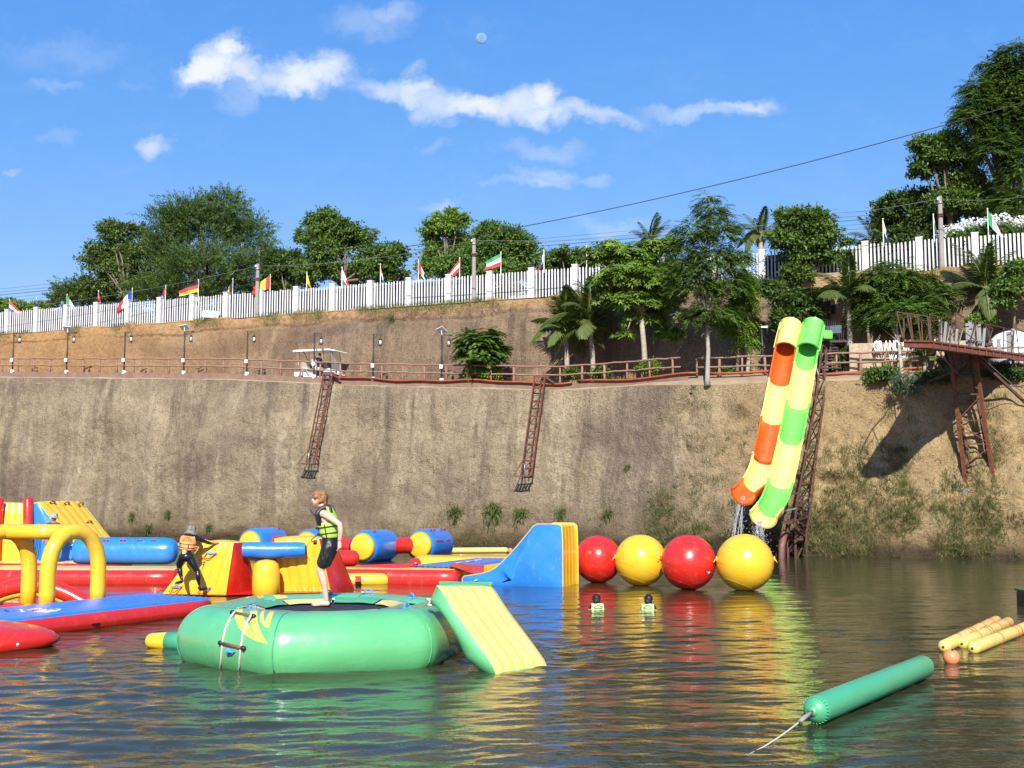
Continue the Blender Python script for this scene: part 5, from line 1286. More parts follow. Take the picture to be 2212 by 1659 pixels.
# lattice leg
t1, t2 = P(2052, 752, 46.6), P(2104, 752, 46.2); f1, f2 = P(2087, 1050, 47.5), P(2149, 1052, 47.2)
bk = Vector((.25, 1.3, 0)); t3, t4 = t1 + bk * .8, t2 + bk * .8; f3, f4 = hit(2098, 1012, -.1), hit(2138, 1012, -.1)
for a, b_ in ((t1, f1), (t2, f2)): pb(a, b_ - Vector((0, 0, .15)), .13, 'leg', RUSTO)
for a, b_ in ((t3, f3), (t4, f4)): pb(a, b_, .09, 'leg', RUST)
def ll(a, b_, f): return a.lerp(b_, f)
lv = [(.17, .05), (.22, .36), (.62, .38), (.62, .92), (1, .98)]
for (fa, fb) in ((.08, .0), (.20, .36), (.60, .38), (.66, .86)): pass
seq = [(0.24, 0), (.24, .33), (.56, .38), (.60, .80), (.95, .86)]
pb(ll(t1, f1, .10), ll(t2, f2, .02), .14, 'brace', RUSTO, .03); pb(ll(t1, f1, .14), ll(t2, f2, .06), .05, 'strut', RUST)
pb(ll(t1, f1, .20), ll(t2, f2, .30), .14, 'brace', RUSTO, .03); pb(ll(t1, f1, .52), ll(t2, f2, .34), .14, 'brace', RUSTO, .03)
pb(ll(t1, f1, .55), ll(t2, f2, .68), .14, 'brace', RUSTO, .03); pb(ll(t1, f1, .85), ll(t2, f2, .72), .14, 'brace', RUSTO, .03); pb(ll(t1, f1, .88), ll(t2, f2, .98), .14, 'brace', RUST, .03)
for f in (.33, .52, .69, .85): pb(ll(t1, f1, f), ll(t2, f2, f), .045, 'strut', RUST)
for f in (.2, .45, .7): pb(ll(t1, f1, f), ll(t3, f3, f + .12), .05, 'strut', RUST); pb(ll(t2, f2, f), ll(t4, f4, f + .12), .05, 'strut', RUST); pb(ll(t3, f3, f), ll(t4, f4, f), .05, 'strut', RUST)
pb(ll(t1, f1, .17), P(1990, 832, 48.3), .10, 'stay', RUST); pb(ll(t2, f2, .05), P(2052, 828, 48.6), .08, 'stay', RUST); pb(P(2110, 772, 46.3), P(2215, 870, 47.0), .10, 'stay', RUST)
for a in (f1, f2): q = B(); q.box(a + Vector((0, .05, -.22)), (.45, .5, .3)); q.build('footing', CONC, plat, False, bevel=.03)
WIRE2 = M('guy_cable', (.12, .12, .12), .5)
for a, b_, lb in ((P(2020, 748, 42.2), P(2095, 830, 49), 'guy cable from the platform tip to the cliff edge'), (P(2100, 750, 45), P(2240, 870, 47), 'guy cable running down right from the lattice leg top'), (P(2150, 752, 46), P(2250, 800, 47), 'short guy cable at the right edge under the deck')):
    wire(a, b_, .02, .12, lb, WIRE2, 'guy_cable', 'guy cables of the rusty platform', 'cable')
# white dome tank and the dark shelter under the deck
p = Vector((P(2185, 745, 50.4).x, 50.4, 8.0)); t_ = thing('dome_tent', 'white dome tank seen through the railing of the rusty platform', 'tank', p)
q = B(); n_ = 24
rings = [[p + Vector((1.05 * cos(a) * r, 1.05 * sin(a) * r, z)) for a in [2 * pi * i / n_ for i in range(n_)]] for r, z in ((.98, 0), (1, .5), (.96, .85), (.82, 1.2), (.6, 1.42), (.3, 1.55), (.02, 1.58))]
V, Fs = loft_geo(rings); q.add(V, Fs); q.build('shell', WPL, t_)
q = B(); q.tube([p + Vector((1.06 * cos(a), 1.06 * sin(a), .5)) for a in np.linspace(0, 2 * pi, 25)], .03, 6); q.build('band', STEEL, t_)
p = on_line(2170, 800, Yrail, 1.6); p.z = float(zp(p.x)); t_ = thing('shelter', 'dark open shelter under the right end of the rusty platform', 'shelter', p)
q = B(); q.box(p + Vector((0, .5, 1.05)), (3.2, 1.6, .12)); q.build('roof', DSTEEL, t_, False); q = B(); q.box(p + Vector((0, 1.3, .5)), (3.2, .1, 1.0)); q.build('back_panel', M('dark_boards', (.03, .025, .022), .8), t_, False)
for s_ in (-1.5, 0, 1.5): q = B(); q.bar(p + Vector((s_, -.25, -.1)), p + Vector((s_, -.25, 1.0)), .1); q.build('post', DSTEEL, t_, False)
# ================================================================ inflatables on the water
def patch(q, c, n=10, bul=.08, mi=0, ribs=0, rib_axis=0, rib_h=.03, m_=None):
    """inflated four-sided panel; c: corners in order, outward by the right-hand rule"""
    c = [Vector(v) for v in c]; m2 = m_ or n; nu = n if not ribs else max(n, ribs * 6); nv = m2 if not ribs else max(m2, 8)
    if ribs and rib_axis == 1: nu, nv = nv, nu
    nrm = (c[1] - c[0]).cross(c[3] - c[0])
    if nrm.length < 1e-6: nrm = (c[2] - c[1]).cross(c[0] - c[1])
    nrm.normalize(); V = []
    for j in range(nv + 1):
        v = j / nv
        for i in range(nu + 1):
            u = i / nu; p = c[0].lerp(c[1], u).lerp(c[3].lerp(c[2], u), v)
            h = bul * (1 - (2 * u - 1) ** 2) ** .6 * (1 - (2 * v - 1) ** 2) ** .6
            if ribs:
                w = u if rib_axis == 0 else v; e = min(1, 12 * min(u, 1 - u)) * min(1, 12 * min(v, 1 - v))
                h += rib_h * (abs(sin(pi * ribs * w)) ** .6 - .4) * e
            V.append(p + nrm * h)
    q.add(V, [(j * (nu + 1) + i, j * (nu + 1) + i + 1, (j + 1) * (nu + 1) + i + 1, (j + 1) * (nu + 1) + i) for j in range(nv) for i in range(nu)], mi)
def hexa(C, mats, parent, name='hull', bul=.1, ribs=(0, 0), top_name=None):
    """C: 4 bottom corners (counter-clockwise from above), 4 top corners; mats: dict side/top/s0..s3"""
    def m(k): return mats.get(k, mats.get('side'))
    faces = {'bottom': [C[3], C[2], C[1], C[0]], 'top': [C[4], C[5], C[6], C[7]]}
    for k in range(4): faces['s%d' % k] = [C[k], C[(k + 1) % 4], C[4 + (k + 1) % 4], C[4 + k]]
    by = {}
    for k, f in faces.items(): by.setdefault(m(k), []).append((k, f))
    for mt, fl in by.items():
        q = B()
        for k, f in fl: patch(q, f, bul=bul if k != 'bottom' else .02, ribs=mats.get('rib_' + k, 0), rib_axis=mats.get('axis_' + k, 0))
        q.build(name if mt is not m('top') or top_name is None else top_name, mt, parent, True, 50)
def seam(pts, m, parent, r=.012): q = B(); q.tube(pts, r, 5); return q.build('seam', m, parent)
def strap(p, ax, out, m, parent, w=.18, name='handle'):
    """webbing handle: two patches and a loop"""
    p, ax, out = Vector(p), Vector(ax).normalized(), Vector(out).normalized(); q = B()
    q.tube([p - ax * w / 2, p - ax * w * .45 + out * .05, p + out * .075, p + ax * w * .45 + out * .05, p + ax * w / 2], .014, 6, sq=1)
    for s in (-1, 1): q.tube([p + ax * (w / 2 * s) - out * .004, p + ax * (w / 2 * s) + out * .010], .045, 8)
    return q.build(name, m, parent)
def rsection(w, h0, h1, r, n=5):
    """rounded-rectangle section in (across, z): list of points counter-clockwise"""
    out = []
    for cx, cz, a0 in ((w / 2 - r, h0 + r, -90), (w / 2 - r, h1 - r, 0), (-w / 2 + r, h1 - r, 90), (-w / 2 + r, h0 + r, 180)):
        out += [(cx + r * cos(radians(a0 + 90 * k / n)), cz + r * sin(radians(a0 + 90 * k / n))) for k in range(n + 1)]
    return out
def walkway(pts, w, h0, h1, r, parent, side, top, top_name='top_panel', bulge=.03, nrm_ribs=0):
    """floating walkway swept along pts; rounded sides, flat quilted top"""
    pts, fr = frames([Vector((p[0], p[1], 0)) for p in pts]); sec = rsection(w, h0, h1, r); rings = []
    n = len(pts)
    for i, (p, (t, x, z)) in enumerate(zip(pts, fr)):
        rings.append([p + x * a + Vector((0, 0, c)) for a, c in sec])
    def shrink(rg, k, off, t): c = sum(rg, Vector()) / len(rg); return [c + (p - c) * k + t * off for p in rg]
    t0, t1 = fr[0][0], fr[-1][0]
    R2 = [shrink(rings[0], .25, -r * .5, t0), shrink(rings[0], .75, -r * .45, t0), shrink(rings[0], .93, -r * .25, t0)] + rings + [shrink(rings[-1], .93, r * .25, t1), shrink(rings[-1], .75, r * .45, t1), shrink(rings[-1], .25, r * .5, t1)]
    V, Fs = loft_geo(R2); q = B(); q.add(V, Fs); q.build('side_tube', side, parent)
    q = B(); nu = max(10, nrm_ribs * 6); V = []
    for i, (p, (t, x, z)) in enumerate(zip(pts, fr)):
        for k in range(nu + 1):
            u = k / nu; a = (-.5 + u) * (w - r * .9); hh = bulge * (1 - (2 * u - 1) ** 4) + (.018 * abs(sin(pi * nrm_ribs * u)) if nrm_ribs else 0)
            V.append(p + x * a + Vector((0, 0, h1 + hh - (.05 if k in (0, nu) else 0))))
    q.add(V, [(i * (nu + 1) + k, i * (nu + 1) + k + 1, (i + 1) * (nu + 1) + k + 1, (i + 1) * (nu + 1) + k) for i in range(n - 1) for k in range(nu)])
    q.build(top_name, top, parent)

# ---------------------------------------------------------------- trampoline
TC = Vector((-2.84, 18.4, 0)); TRI = 1.57; tr_r = .50; tz = .30; PH0 = radians(-10.5)
tramp = thing('water_trampoline', 'large green inflatable trampoline ring with yellow flames in the foreground', 'trampoline', TC)
def hexr(a):
    d = ((a - PH0) % (pi / 3)) - pi / 6; h = TRI / cos(d) * .985
    return min(h, TRI * 1.128)
NA, NB_ = 168, 30
V = []; hr = [hexr(2 * pi * i / NA) for i in range(NA)]; hr = [(hr[i - 2] + 2 * hr[i - 1] + 3 * hr[i] + 2 * hr[(i + 1) % NA] + hr[(i + 2) % NA]) / 9 for i in range(NA)]
for i in range(NA):
    a = 2 * pi * i / NA; d = abs(((a - PH0 + pi / 6) % (pi / 3)) - pi / 6); pin = 1 - .022 * math.exp(-(d / .02) ** 2)
    for k in range(NB_):
        b_ = 2 * pi * k / NB_; rr = hr[i] + tr_r * pin * cos(b_)
        V.append(TC + Vector((sin(a) * rr, -cos(a) * rr, tz + tr_r * pin * sin(b_))))
q = B(); q.add(V, [(i * NB_ + k, i * NB_ + (k + 1) % NB_, ((i + 1) % NA) * NB_ + (k + 1) % NB_, ((i + 1) % NA) * NB_ + k) for i in range(NA) for k in range(NB_)])
tube_o = q.build('tube', GRN, tramp)
TBV = BVHTree.FromPolygons([Vector(v) for v in q.v], q.f)
def tpt(a, b_, off=0.0):
    i = int(round(a / (2 * pi) * NA)) % NA; rr = hr[i] + (tr_r + off) * cos(b_); return TC + Vector((sin(a) * rr, -cos(a) * rr, tz + (tr_r + off) * sin(b_)))
for k in range(6):                              # welded seams between the six tube sections
    a = PH0 + k * pi / 3
    q = B(); q.tube([tpt(a, t, -.006) for t in np.linspace(-.6, 2.9, 24)], .009, 4); q.build('seam', DGRN, tramp)
def decal(left, right, m, bvh, parent, name='print', nu=5, nv=14, off=.004):
    """flat print: filled between two outlines seen at (x, y), laid onto the surface"""
    def at(L, f):
        f *= len(L) - 1; k = min(len(L) - 2, int(f)); return [L[k][c] + (L[k + 1][c] - L[k][c]) * (f - k) for c in (0, 1)]
    V = []
    for j in range(nv + 1):
        a, b_ = at(left, j / nv), at(right, j / nv)
        for i in range(nu + 1):
            u = i / nu; d = ray(a[0] + (b_[0] - a[0]) * u, a[1] + (b_[1] - a[1]) * u).normalized(); h = bvh.ray_cast(O_CAM, d)
            V.append((h[0] + h[1] * (off if h[1].dot(d) < 0 else -off)) if h[0] is not None else None)
    Fs = []
    for j in range(nv):
        for i in range(nu):
            f = (j * (nu + 1) + i, j * (nu + 1) + i + 1, (j + 1) * (nu + 1) + i + 1, (j + 1) * (nu + 1) + i)
            if all(V[k] is not None for k in f) and max((V[f[0]] - V[k]).length for k in f) < .4: Fs.append(f)
    if not Fs: return
    q = B(); V = [v if v is not None else Vector((0, 0, 0)) for v in V]; used = sorted({k for f in Fs for k in f}); mp = {k: i for i, k in enumerate(used)}
    q.add([V[k] for k in used], [tuple(mp[k] for k in f) for f in Fs]); return q.build(name, m, parent)
FY = vinyl('flame_print', (.80, .55, .10), .38)
def zz(*pts): return [((600 + x / 2.011) / 1.8517, (1900 + y / 2.011) / 1.8517) for x, y in pts]
decal(zz((700, 1068), (684, 1110), (690, 1170), (715, 1230), (770, 1290), (850, 1335), (948, 1357)), zz((752, 1068), (742, 1100), (752, 1150), (785, 1200), (822, 1238), (800, 1240), (948, 1357)), FY, TBV, tramp, 'flame_print')
decal(zz((815, 1075), (806, 1120), (808, 1190), (822, 1240), (860, 1290), (900, 1325), (948, 1357)), zz((868, 1075), (862, 1120), (865, 1180), (880, 1235), (900, 1280), (925, 1320), (949, 1358)), FY, TBV, tramp, 'flame_print')
decal(zz((915, 1082), (890, 1110), (882, 1150), (890, 1180), (912, 1210), (938, 1228), (958, 1233)), zz((935, 1082), (918, 1110), (914, 1150), (920, 1175), (935, 1200), (948, 1218), (958, 1232)), FY, TBV, tramp, 'flame_print')
decal(zz((985, 1080), (965, 1100), (945, 1130), (932, 1165), (925, 1195), (938, 1215), (956, 1233)), zz((1018, 1076), (1000, 1105), (985, 1135), (975, 1165), (968, 1195), (962, 1215), (958, 1233)), FY, TBV, tramp, 'flame_print')
for a0, a1 in ((740, 800), (840, 920), (985, 1110)):
    decal(zz((a0, 968), (a0 + 20, 982), (a0 + 40, 1000)), zz((a1 - 40, 960), (a1 - 10, 974), (a1, 985)), FY, TBV, tramp, 'flame_print', 4, 6)
# jumping bed, frame and pads
def ringpt(a, r, z): return TC + Vector((sin(a) * r, -cos(a) * r, z))
AA = np.linspace(0, 2 * pi, 73)
q = B(); nn = 72
rings = [[ringpt(a, r * hexr(a) / TRI, z) for a in AA[:-1]] for r, z in ((1.36, .58), (1.30, .70), (1.24, .725))]
V, Fs = loft_geo(rings, False); q.add(V, Fs); q.build('skirt', DGRN, tramp)
q = B(); q.tube([ringpt(a, 1.22, .735 + .006 * sin(5 * a)) for a in AA], .03, 8); q.build('frame', STEEL, tramp)
q = B()
rings = [[ringpt(a, r, z) for a in AA[:-1]] for r, z in ((1.19, .692), (1.02, .672), (.7, .64), (.35, .618), (.02, .61))]
V, Fs = loft_geo(rings, False); q.add(V, Fs); q.build('jumping_bed', NET, tramp)
for k in range(8):
    q = B(); a0 = k * pi / 4 + .1; a1 = a0 + pi / 4 - .04; up = .028 if k % 2 else .02
    aa = np.linspace(a0, a1, 12)
    V = [ringpt(a, r, z + up * .8 + .004 * sin(a * 11 + k)) for r, z in ((1.21, .735), (1.12, .738), (1.02, .700), (.96, .682)) for a in aa]
    q.add(V, [(j * 12 + i, j * 12 + i + 1, (j + 1) * 12 + i + 1, (j + 1) * 12 + i) for j in range(3) for i in range(11)]); q.build('pad', LYEL if k % 2 == 0 else DGRN, tramp)
for k in range(40):
    a = 2 * pi * k / 40; q = B(); q.bar(ringpt(a, 1.21, .735), ringpt(a, 1.14, .69), .02); q.build('spring', STEEL, tramp, False)
for a, b_ in ((radians(-43), 1.9), (radians(165), 1.7), (radians(-170), 1.7), (radians(125), 1.8), (radians(60), 1.9)):
    p = tpt(a, b_); strap(p, Vector((cos(a), sin(a), 0)), p - (TC + Vector((sin(a), -cos(a), 0)) * TRI + Vector((0, 0, tz))), BLUST, tramp, .13)
h = TBV.ray_cast(O_CAM, ray(*zz((660, 1418))[0]).normalized()); strap(h[0], (1, 0, 0), (0, -1, 0), BLUST, tramp, .10)
# rope ladder hanging over the tube
lad = thing('rope_ladder', 'white rope ladder with wooden rungs hanging over the green trampoline', 'ladder', tpt(PH0 - .2, 0))
def on_tube(x, y, off=.018):
    p = zz((x, y))[0]; d = ray(*p).normalized(); h = TBV.ray_cast(O_CAM, d); return h[0] - d * off if h[0] is not None else None
ropes = [[(975, 1058), (880, 1072), (820, 1120), (780, 1190), (748, 1270), (738, 1340), (728, 1400), (722, 1470), (718, 1540), (716, 1600)], [(870, 1062), (760, 1062), (690, 1095), (640, 1160), (605, 1240), (588, 1320), (580, 1370), (575, 1440), (570, 1520), (566, 1590)]]
for rp in ropes:
    pts = [p for p in (on_tube(*c) for c in rp) if p is not None]
    q0 = pts[0]; pts = [TC + Vector((q0.x - TC.x + .2, q0.y - TC.y + .3, .76))] + pts
    last = pts[-1]; pts[-1] = Vector((last.x, last.y - .01, min(last.z, .02)))
    pts.append(Vector((pts[-1].x, pts[-1].y, -.25)))
    q = B(); q.tube(catmull(pts, 4), .017, 6); q.build('rope', ROPE, lad)
for (xa, ya), (xb, yb) in (((668, 1106), (828, 1136)), ((572, 1352), (745, 1392))):
    a, b_ = on_tube(xa, ya, .04), on_tube(xb, yb, .04); a_ = a + (a - b_) * .06; b2 = b_ + (b_ - a) * .06
    q = B(); q.tube([a, b_], .022, 8); rg = q.build('rung', WOOD, lad)
    for s, e in ((a_, a), (b_, b2)): q = B(); q.tube([s, e], .034, 8, 'round'); q.build('end_cap', BLKPL, rg)
# drifted ropes tied at the right of the ring
q = B(); c = P(938, 1303, 17.3)
for k in range(9): q.tube([c + Vector((rnd.uniform(-.12, .12), rnd.uniform(-.05, .05), rnd.uniform(-.05, .07))) for _ in range(4)], .014, 5)
tag(q.build('rope_knot', ROPE, None), 'tangled white rope knot between the trampoline and its small slide', 'rope')

# small slide leaning on the trampoline
sl0 = P(1002, 1256, 17.35); e = W(1130, 1448, 0.0)
isl = thing('inflatable_slide', 'small pale yellow slide with green sides leaning on the trampoline', 'slide', Vector((e.x, e.y, 0)))
bl, br, tl, trr = W(1075, 1456), W(1186, 1441), P(944, 1259, 17.05), P(1061, 1260, 17.75)
dn = (bl - tl); 
def slab(f, z_, k): p = tl.lerp(bl, f) if k == 0 else trr.lerp(br, f); return p + z_
NL, NW = 26, 36; V = []
prof_s = lambda f: -.10 * sin(pi * f) * (1 - f) + .03 * sin(pi * f)
for j in range(NL + 1):
    f = j / NL; a, b_ = tl.lerp(bl, f), trr.lerp(br, f); nrm = Vector((.25, -.5, .83))
    for i in range(NW + 1):
        u = i / NW; p = a.lerp(b_, u); ed = min(1, 14 * min(f, 1 - f))
        hgt = .045 * abs(sin(pi * 5 * u)) ** .7 * ed * min(1, 14 * min(u, 1 - u)) + prof_s(f) - .05 * (1 - min(1, 12 * min(f, 1 - f)))
        V.append(p + nrm * hgt)
q = B(); q.add(V, [(j * (NW + 1) + i, (j + 1) * (NW + 1) + i, (j + 1) * (NW + 1) + i + 1, j * (NW + 1) + i + 1) for j in range(NL) for i in range(NW)]); q.build('slide_panel', LYEL, isl, True, 60)
under = [(0, -.06), (-.18, -.34), (.02, -.62), (.40, -.92), (.75, -1.15), (1.0, -.28)]
LOWP = [(949, 1256), (929, 1296), (958, 1326), (984, 1372), (1006, 1422), (1040, 1452)]; LOWF = [0, .2, .4, .65, .85, 1]
def low_edge(f):
    x = float(np.interp(f, LOWF, [p[0] for p in LOWP])); y = float(np.interp(f, LOWF, [p[1] for p in LOWP])); return P(x, y, tl.lerp(bl, f).y + .30)
def side_face(k, sgn):
    q = B(); top = [V[j * (NW + 1) + (0 if k == 0 else NW)] for j in range(NL + 1)]; low = []
    for j in range(NL + 1):
        f = j / NL; low.append(low_edge(f) + ((trr.lerp(br, f) - tl.lerp(bl, f)) if k else Vector((0, 0, 0))))
    ax = (trr - tl).normalized(); VV = []
    for j in range(NL + 1):
        for i in range(9): v = i / 8; VV.append(top[j].lerp(low[j], v) + ax * (sgn * .09 * max(0, sin(pi * v)) ** .7 * max(0, sin(pi * j / NL)) ** .5))
    q.add(VV, [(j * 9 + i, j * 9 + i + 1, (j + 1) * 9 + i + 1, (j + 1) * 9 + i) for j in range(NL) for i in range(8)]); q.build('side_panel', GRN, isl); return low
la, lb = side_face(0, -1), side_face(1, 1)
q = B(); q.add(la + lb, [(i, i + 1, NL + 2 + i, NL + 1 + i) for i in range(NL)]); q.build('under_panel', GRN, isl)
for cs_ in ([V[0], V[NW], lb[1], la[1]], [bl, br, lb[-1], la[-1]]): q = B(); patch(q, cs_, 8, .04); q.build('end_panel', GRN, isl)
# log float tied behind
a, b_ = Vector((W(352, 1380, .06).x, 19.25, .10)), Vector((-4.7, 18.95, .10))
lg = thing('log_float', 'short float with yellow tip and green body sticking out left of the trampoline', 'float', a)
q = B(); q.tube([a, a.lerp(b_, .24)], [.125, .15], 16, 'round'); q.build('tip', YEL, lg)
q = B(); q.tube([a.lerp(b_, .25), b_], [.153, .16], 16); q.build('body', DGRN, lg)

# ---------------------------------------------------------------- four balls
BS = M('seam_shadow', (.3, .02, .015), .5)
for x, y, D, mt, lb in ((1291.4, 1208, 101.3, RED, 'big red ball next to the blue and yellow slide'), (1384, 1210.5, 109.8, YEL, 'big yellow ball between the two red balls'), (1487, 1215, 117.3, RED, 'big red ball between the two yellow balls'), (1609, 1215.5, 122, YEL, 'rightmost big yellow ball, under the water slides')):
    pxm = 2.45 / (y - 1074.7 + D / 2); Yb = pxm * FV; r = D / 2 * pxm; c = P(x, y, Yb)
    t_ = thing('inflatable_ball', lb, 'ball', (c.x, c.y, 0), 'big balls floating in a row')
    q = B(); nlat, nlon = 28, 48; V = []
    for j in range(nlat + 1):
        t = -pi / 2 + pi * j / nlat
        for i in range(nlon):
            a = 2 * pi * i / nlon; d = Vector((cos(t) * cos(a), cos(t) * sin(a), sin(t))); k = 1 + .006 * float(vnoise(d.x * 3 + x, d.y * 3, d.z * 3)) + .0025 * float(vnoise(d.x * 9, d.y * 9, d.z * 4 + x))
            d = Matrix.Rotation(.35, 3, 'Y') @ d; V.append(c + d * r * k)
    q.add(V, [(j * nlon + i, j * nlon + (i + 1) % nlon, (j + 1) * nlon + (i + 1) % nlon, (j + 1) * nlon + i) for j in range(nlat) for i in range(nlon)]); q.build('skin', mt, t_)
    Rb = Matrix.Rotation(.35, 3, 'Y')
    for lat in (-.85, -.3, .3, .85):
        q = B(); q.tube([c + Rb @ Vector((r * 1.002 * cos(lat) * cos(a), r * 1.002 * cos(lat) * sin(a), r * 1.002 * sin(lat))) for a in np.linspace(0, 2 * pi, 49)], .0032, 4); q.build('seam', mt, t_)
    for s in (-1, 1): q = B(); p = c + Vector((s * r * .99, -.05, .1)); q.tube([p, p + Vector((s * .03, 0, 0))], .07, 10); q.tube([p + Vector((s * .03, 0, 0)), p + Vector((s * .1, 0, -.1))], .015, 5); q.build('tie_patch', mt, t_)
    if lb.startswith('big red ball between'): q = B(); p = c + Vector((.42, -.48, -.22)).normalized() * r; q.tube([p, p + (p - c) * .02], .035, 10); q.build('valve', WPL, t_)

# ---------------------------------------------------------------- big blue and yellow slide
A0 = Vector((1.36, 32.0, 0)); sd = Vector((-.93, .368, 0)); dd_ = Vector((.368, .93, 0)); WD = 1.3
bsl = thing('inflatable_slide', 'tall slide with blue flank and yellow ribs left of the red ball', 'slide', A0 + sd * 1.2 + dd_)
prof = [(0, -.12), (0, .3), (.0, .8), (.01, 1.3), (.03, 1.62), (.12, 1.67), (.42, 1.67), (.72, 1.67), (.84, 1.60), (1.05, 1.36), (1.3, 1.08), (1.55, .82), (1.78, .60), (1.95, .46), (2.15, .36), (2.4, .29), (2.65, .25), (2.9, .21), (2.95, .14), (2.9, -.08), (2.4, -.14), (1.6, -.16), (.8, -.15)]
prof = [(a[0] + (b_[0] - a[0]) * k / 2, a[1] + (b_[1] - a[1]) * k / 2) for a, b_ in zip(prof, prof[1:] + prof[:1]) for k in range(2)]
def sp_(s, w, z, out=0): return A0 + sd * s + dd_ * w + Vector((0, 0, z))
def prism(parent, prof, at, width, top_m, side_m, nr, bulge, pc, side_bul=.16, rib=.03):
    n = len(prof); rings = []; K = nr * 6
    for j in range(K + 1):
        u = j / K; h = rib * (abs(sin(pi * nr * u)) ** .7 - .5) + bulge * (1 - (2 * u - 1) ** 4)
        rg = []
        for i, (s, z) in enumerate(prof):
            a, b_ = prof[i - 1], prof[(i + 1) % n]; t = Vector((b_[0] - a[0], b_[1] - a[1])); t.normalize(); nx_, nz_2 = t.y, -t.x
            rg.append(at(s - nx_ * h * pc, u * width, z - nz_2 * h * pc))
        rings.append(rg)
    V, Fs = loft_geo(rings, False); q = B(); q.add(V, Fs); q.build('ribbed_panel', top_m, parent, True, 65)
    cs, cz = sum(p[0] for p in prof) / n, sum(p[1] for p in prof) / n
    for j, sg in ((0, -1), (K, 1)):
        q = B(); lv = [rings[j]]
        for k in (.9, .75, .55, .3, .08):
            w = (0 if j == 0 else width) + sg * side_bul * (1 - k ** 2.2)
            # shrink towards the medial line of the profile so that the tip stays on the face
            lv.append([at(cs * (1 - k) * .9 + s * (1 - (1 - k) * .9) if s < 2 else s - (s - 1.6) * (1 - k) * .9, w if s < 1.9 else (0 if j == 0 else width) + sg * side_bul * .45 * (1 - k ** 2.2), (z + (min(cz * 1.1, .1 + .5 * max(0, 1.9 - s)) - z) * (1 - k))) for s, z in prof])
        V, Fs = loft_geo(lv, False); q.add(V, Fs); k = len(lv) - 1; q.add(lv[-1], [tuple(range(n))]); q.build('side_panel', side_m, parent)
        seam(rings[j] + [rings[j][0]], PYEL, parent, .014)
prism(bsl, prof, sp_, WD, YEL, BLU, 5, .05, -1, .17, .022)
seam([sp_(2.55, -.1, .1), sp_(2.45, -.12, .14)], PWH if False else WPL, bsl, .02)
# ---------------------------------------------------------------- climbing obstacle with two wedges
def V3(p, z): return Vector((p.x, p.y, z))
ob = thing('climbing_obstacle', 'yellow and red climbing wedges joined by a blue beam, lifeguard on the left one', 'obstacle', W(560, 1284))
wA_b = [W(345, 1285), W(487, 1287), W(556, 1279)]; wA_b.append(wA_b[0] + (wA_b[2] - wA_b[1]) * 1.1)
Yt = 29.4
wA_t = [P(432, 1173, Yt), P(504, 1173, Yt - .1), P(532, 1172, Yt + .45), P(460, 1170, Yt + .75)]
for p in wA_b: p.z = -.08
hexa(wA_b + wA_t, {'side': YEL, 's1': RED, 's3': RED, 'top': YEL, 'rib_s0': 6, 'axis_s0': 0, 'rib_s2': 6}, ob, 'wedge_hull', .07)
wB_b = [W(607, 1281), W(717, 1280), W(769, 1272)]; wB_b.append(wB_b[0] + (wB_b[2] - wB_b[1]) * 1.1)
Yt2 = 30.0
wB_t = [P(592, 1163, Yt2), P(688, 1164, Yt2 - .1), P(722, 1164, Yt2 + .5), P(618, 1161, Yt2 + .8)]
for p in wB_b: p.z = -.08
hexa(wB_b + wB_t, {'side': YEL, 's1': RED, 's3': RED, 'top': YEL, 'rib_s0': 5, 'axis_s0': 0, 'rib_s2': 5}, ob, 'wedge_hull', .07)
for b_, t_2 in ((wA_b, wA_t), (wB_b, wB_t)):
    seam([b_[1], b_[1].lerp(t_2[1], .5) + Vector((-.005, -.02, 0)), t_2[1], t_2[2]], PYEL, ob, .014)
a, b_ = P(524, 1188, 29.55), P(659, 1188, 29.75); q = B(); q.tube([a, a.lerp(b_, .1), a.lerp(b_, .5) - Vector((0, 0, .012)), a.lerp(b_, .9), b_], [.185, .20, .205, .20, .185], 22, True); q.build('beam', BLU, ob, True, 60)
c = P(574, 1281, 29.45); q = B(); q.tube([V3(c, -.15), V3(c, .3), V3(c, .62), V3(c, .76), V3(c, .84), V3(c, .87)], [.33, .34, .335, .30, .2, .03], 22); q.build('pillar', YEL, ob)
c = P(700, 1230, 30.9); a = P(690, 1206, 31.2); b_ = P(762, 1206, 31.4); q = B(); q.tube([a, b_], .22, 18, 'round'); q.build('red_float', RED, ob)
q = B(); patch(q, [V3(wA_b[0] + Vector((-.1, -.12, 0)), .03), V3(wA_b[1] + Vector((0, -.2, 0)), .03), V3(wB_b[1] + Vector((.1, -.2, 0)), .03), V3(wB_b[3], .03)], 8, .02); q.build('base_mat', RED, ob)
for x, y in ((466, 1194), (456, 1264), (395, 1262)):
    f = (y - 1173) / (1286 - 1173); a = wA_t[0].lerp(wA_b[0], f); b_ = wA_t[1].lerp(wA_b[1], f)
    s0, s1 = 1106 + a.x / a.y * FV, 1106 + b_.x / b_.y * FV; p = a.lerp(b_, (x - s0) / (s1 - s0)); nrm = (wA_b[1] - wA_b[0]).cross(wA_t[0] - wA_b[0]).normalized()
    dn_ = (wA_b[0] - wA_t[0]).normalized(); ax = (wA_b[1] - wA_b[0]).normalized(); p = p + nrm * .085
    q = B(); q.box(p, (.26, .02, .05), Matrix((ax, nrm, ax.cross(nrm))).transposed()); q.build('handle_patch', BLUST, ob, False)
    q = B(); q.tube([p - ax * .12 + nrm * .015, p - ax * .1 + dn_ * .16 + nrm * .05, p + ax * .06 + dn_ * .17 + nrm * .05, p + ax * .12 + nrm * .015], .014, 6); q.build('handle', REDST, ob)
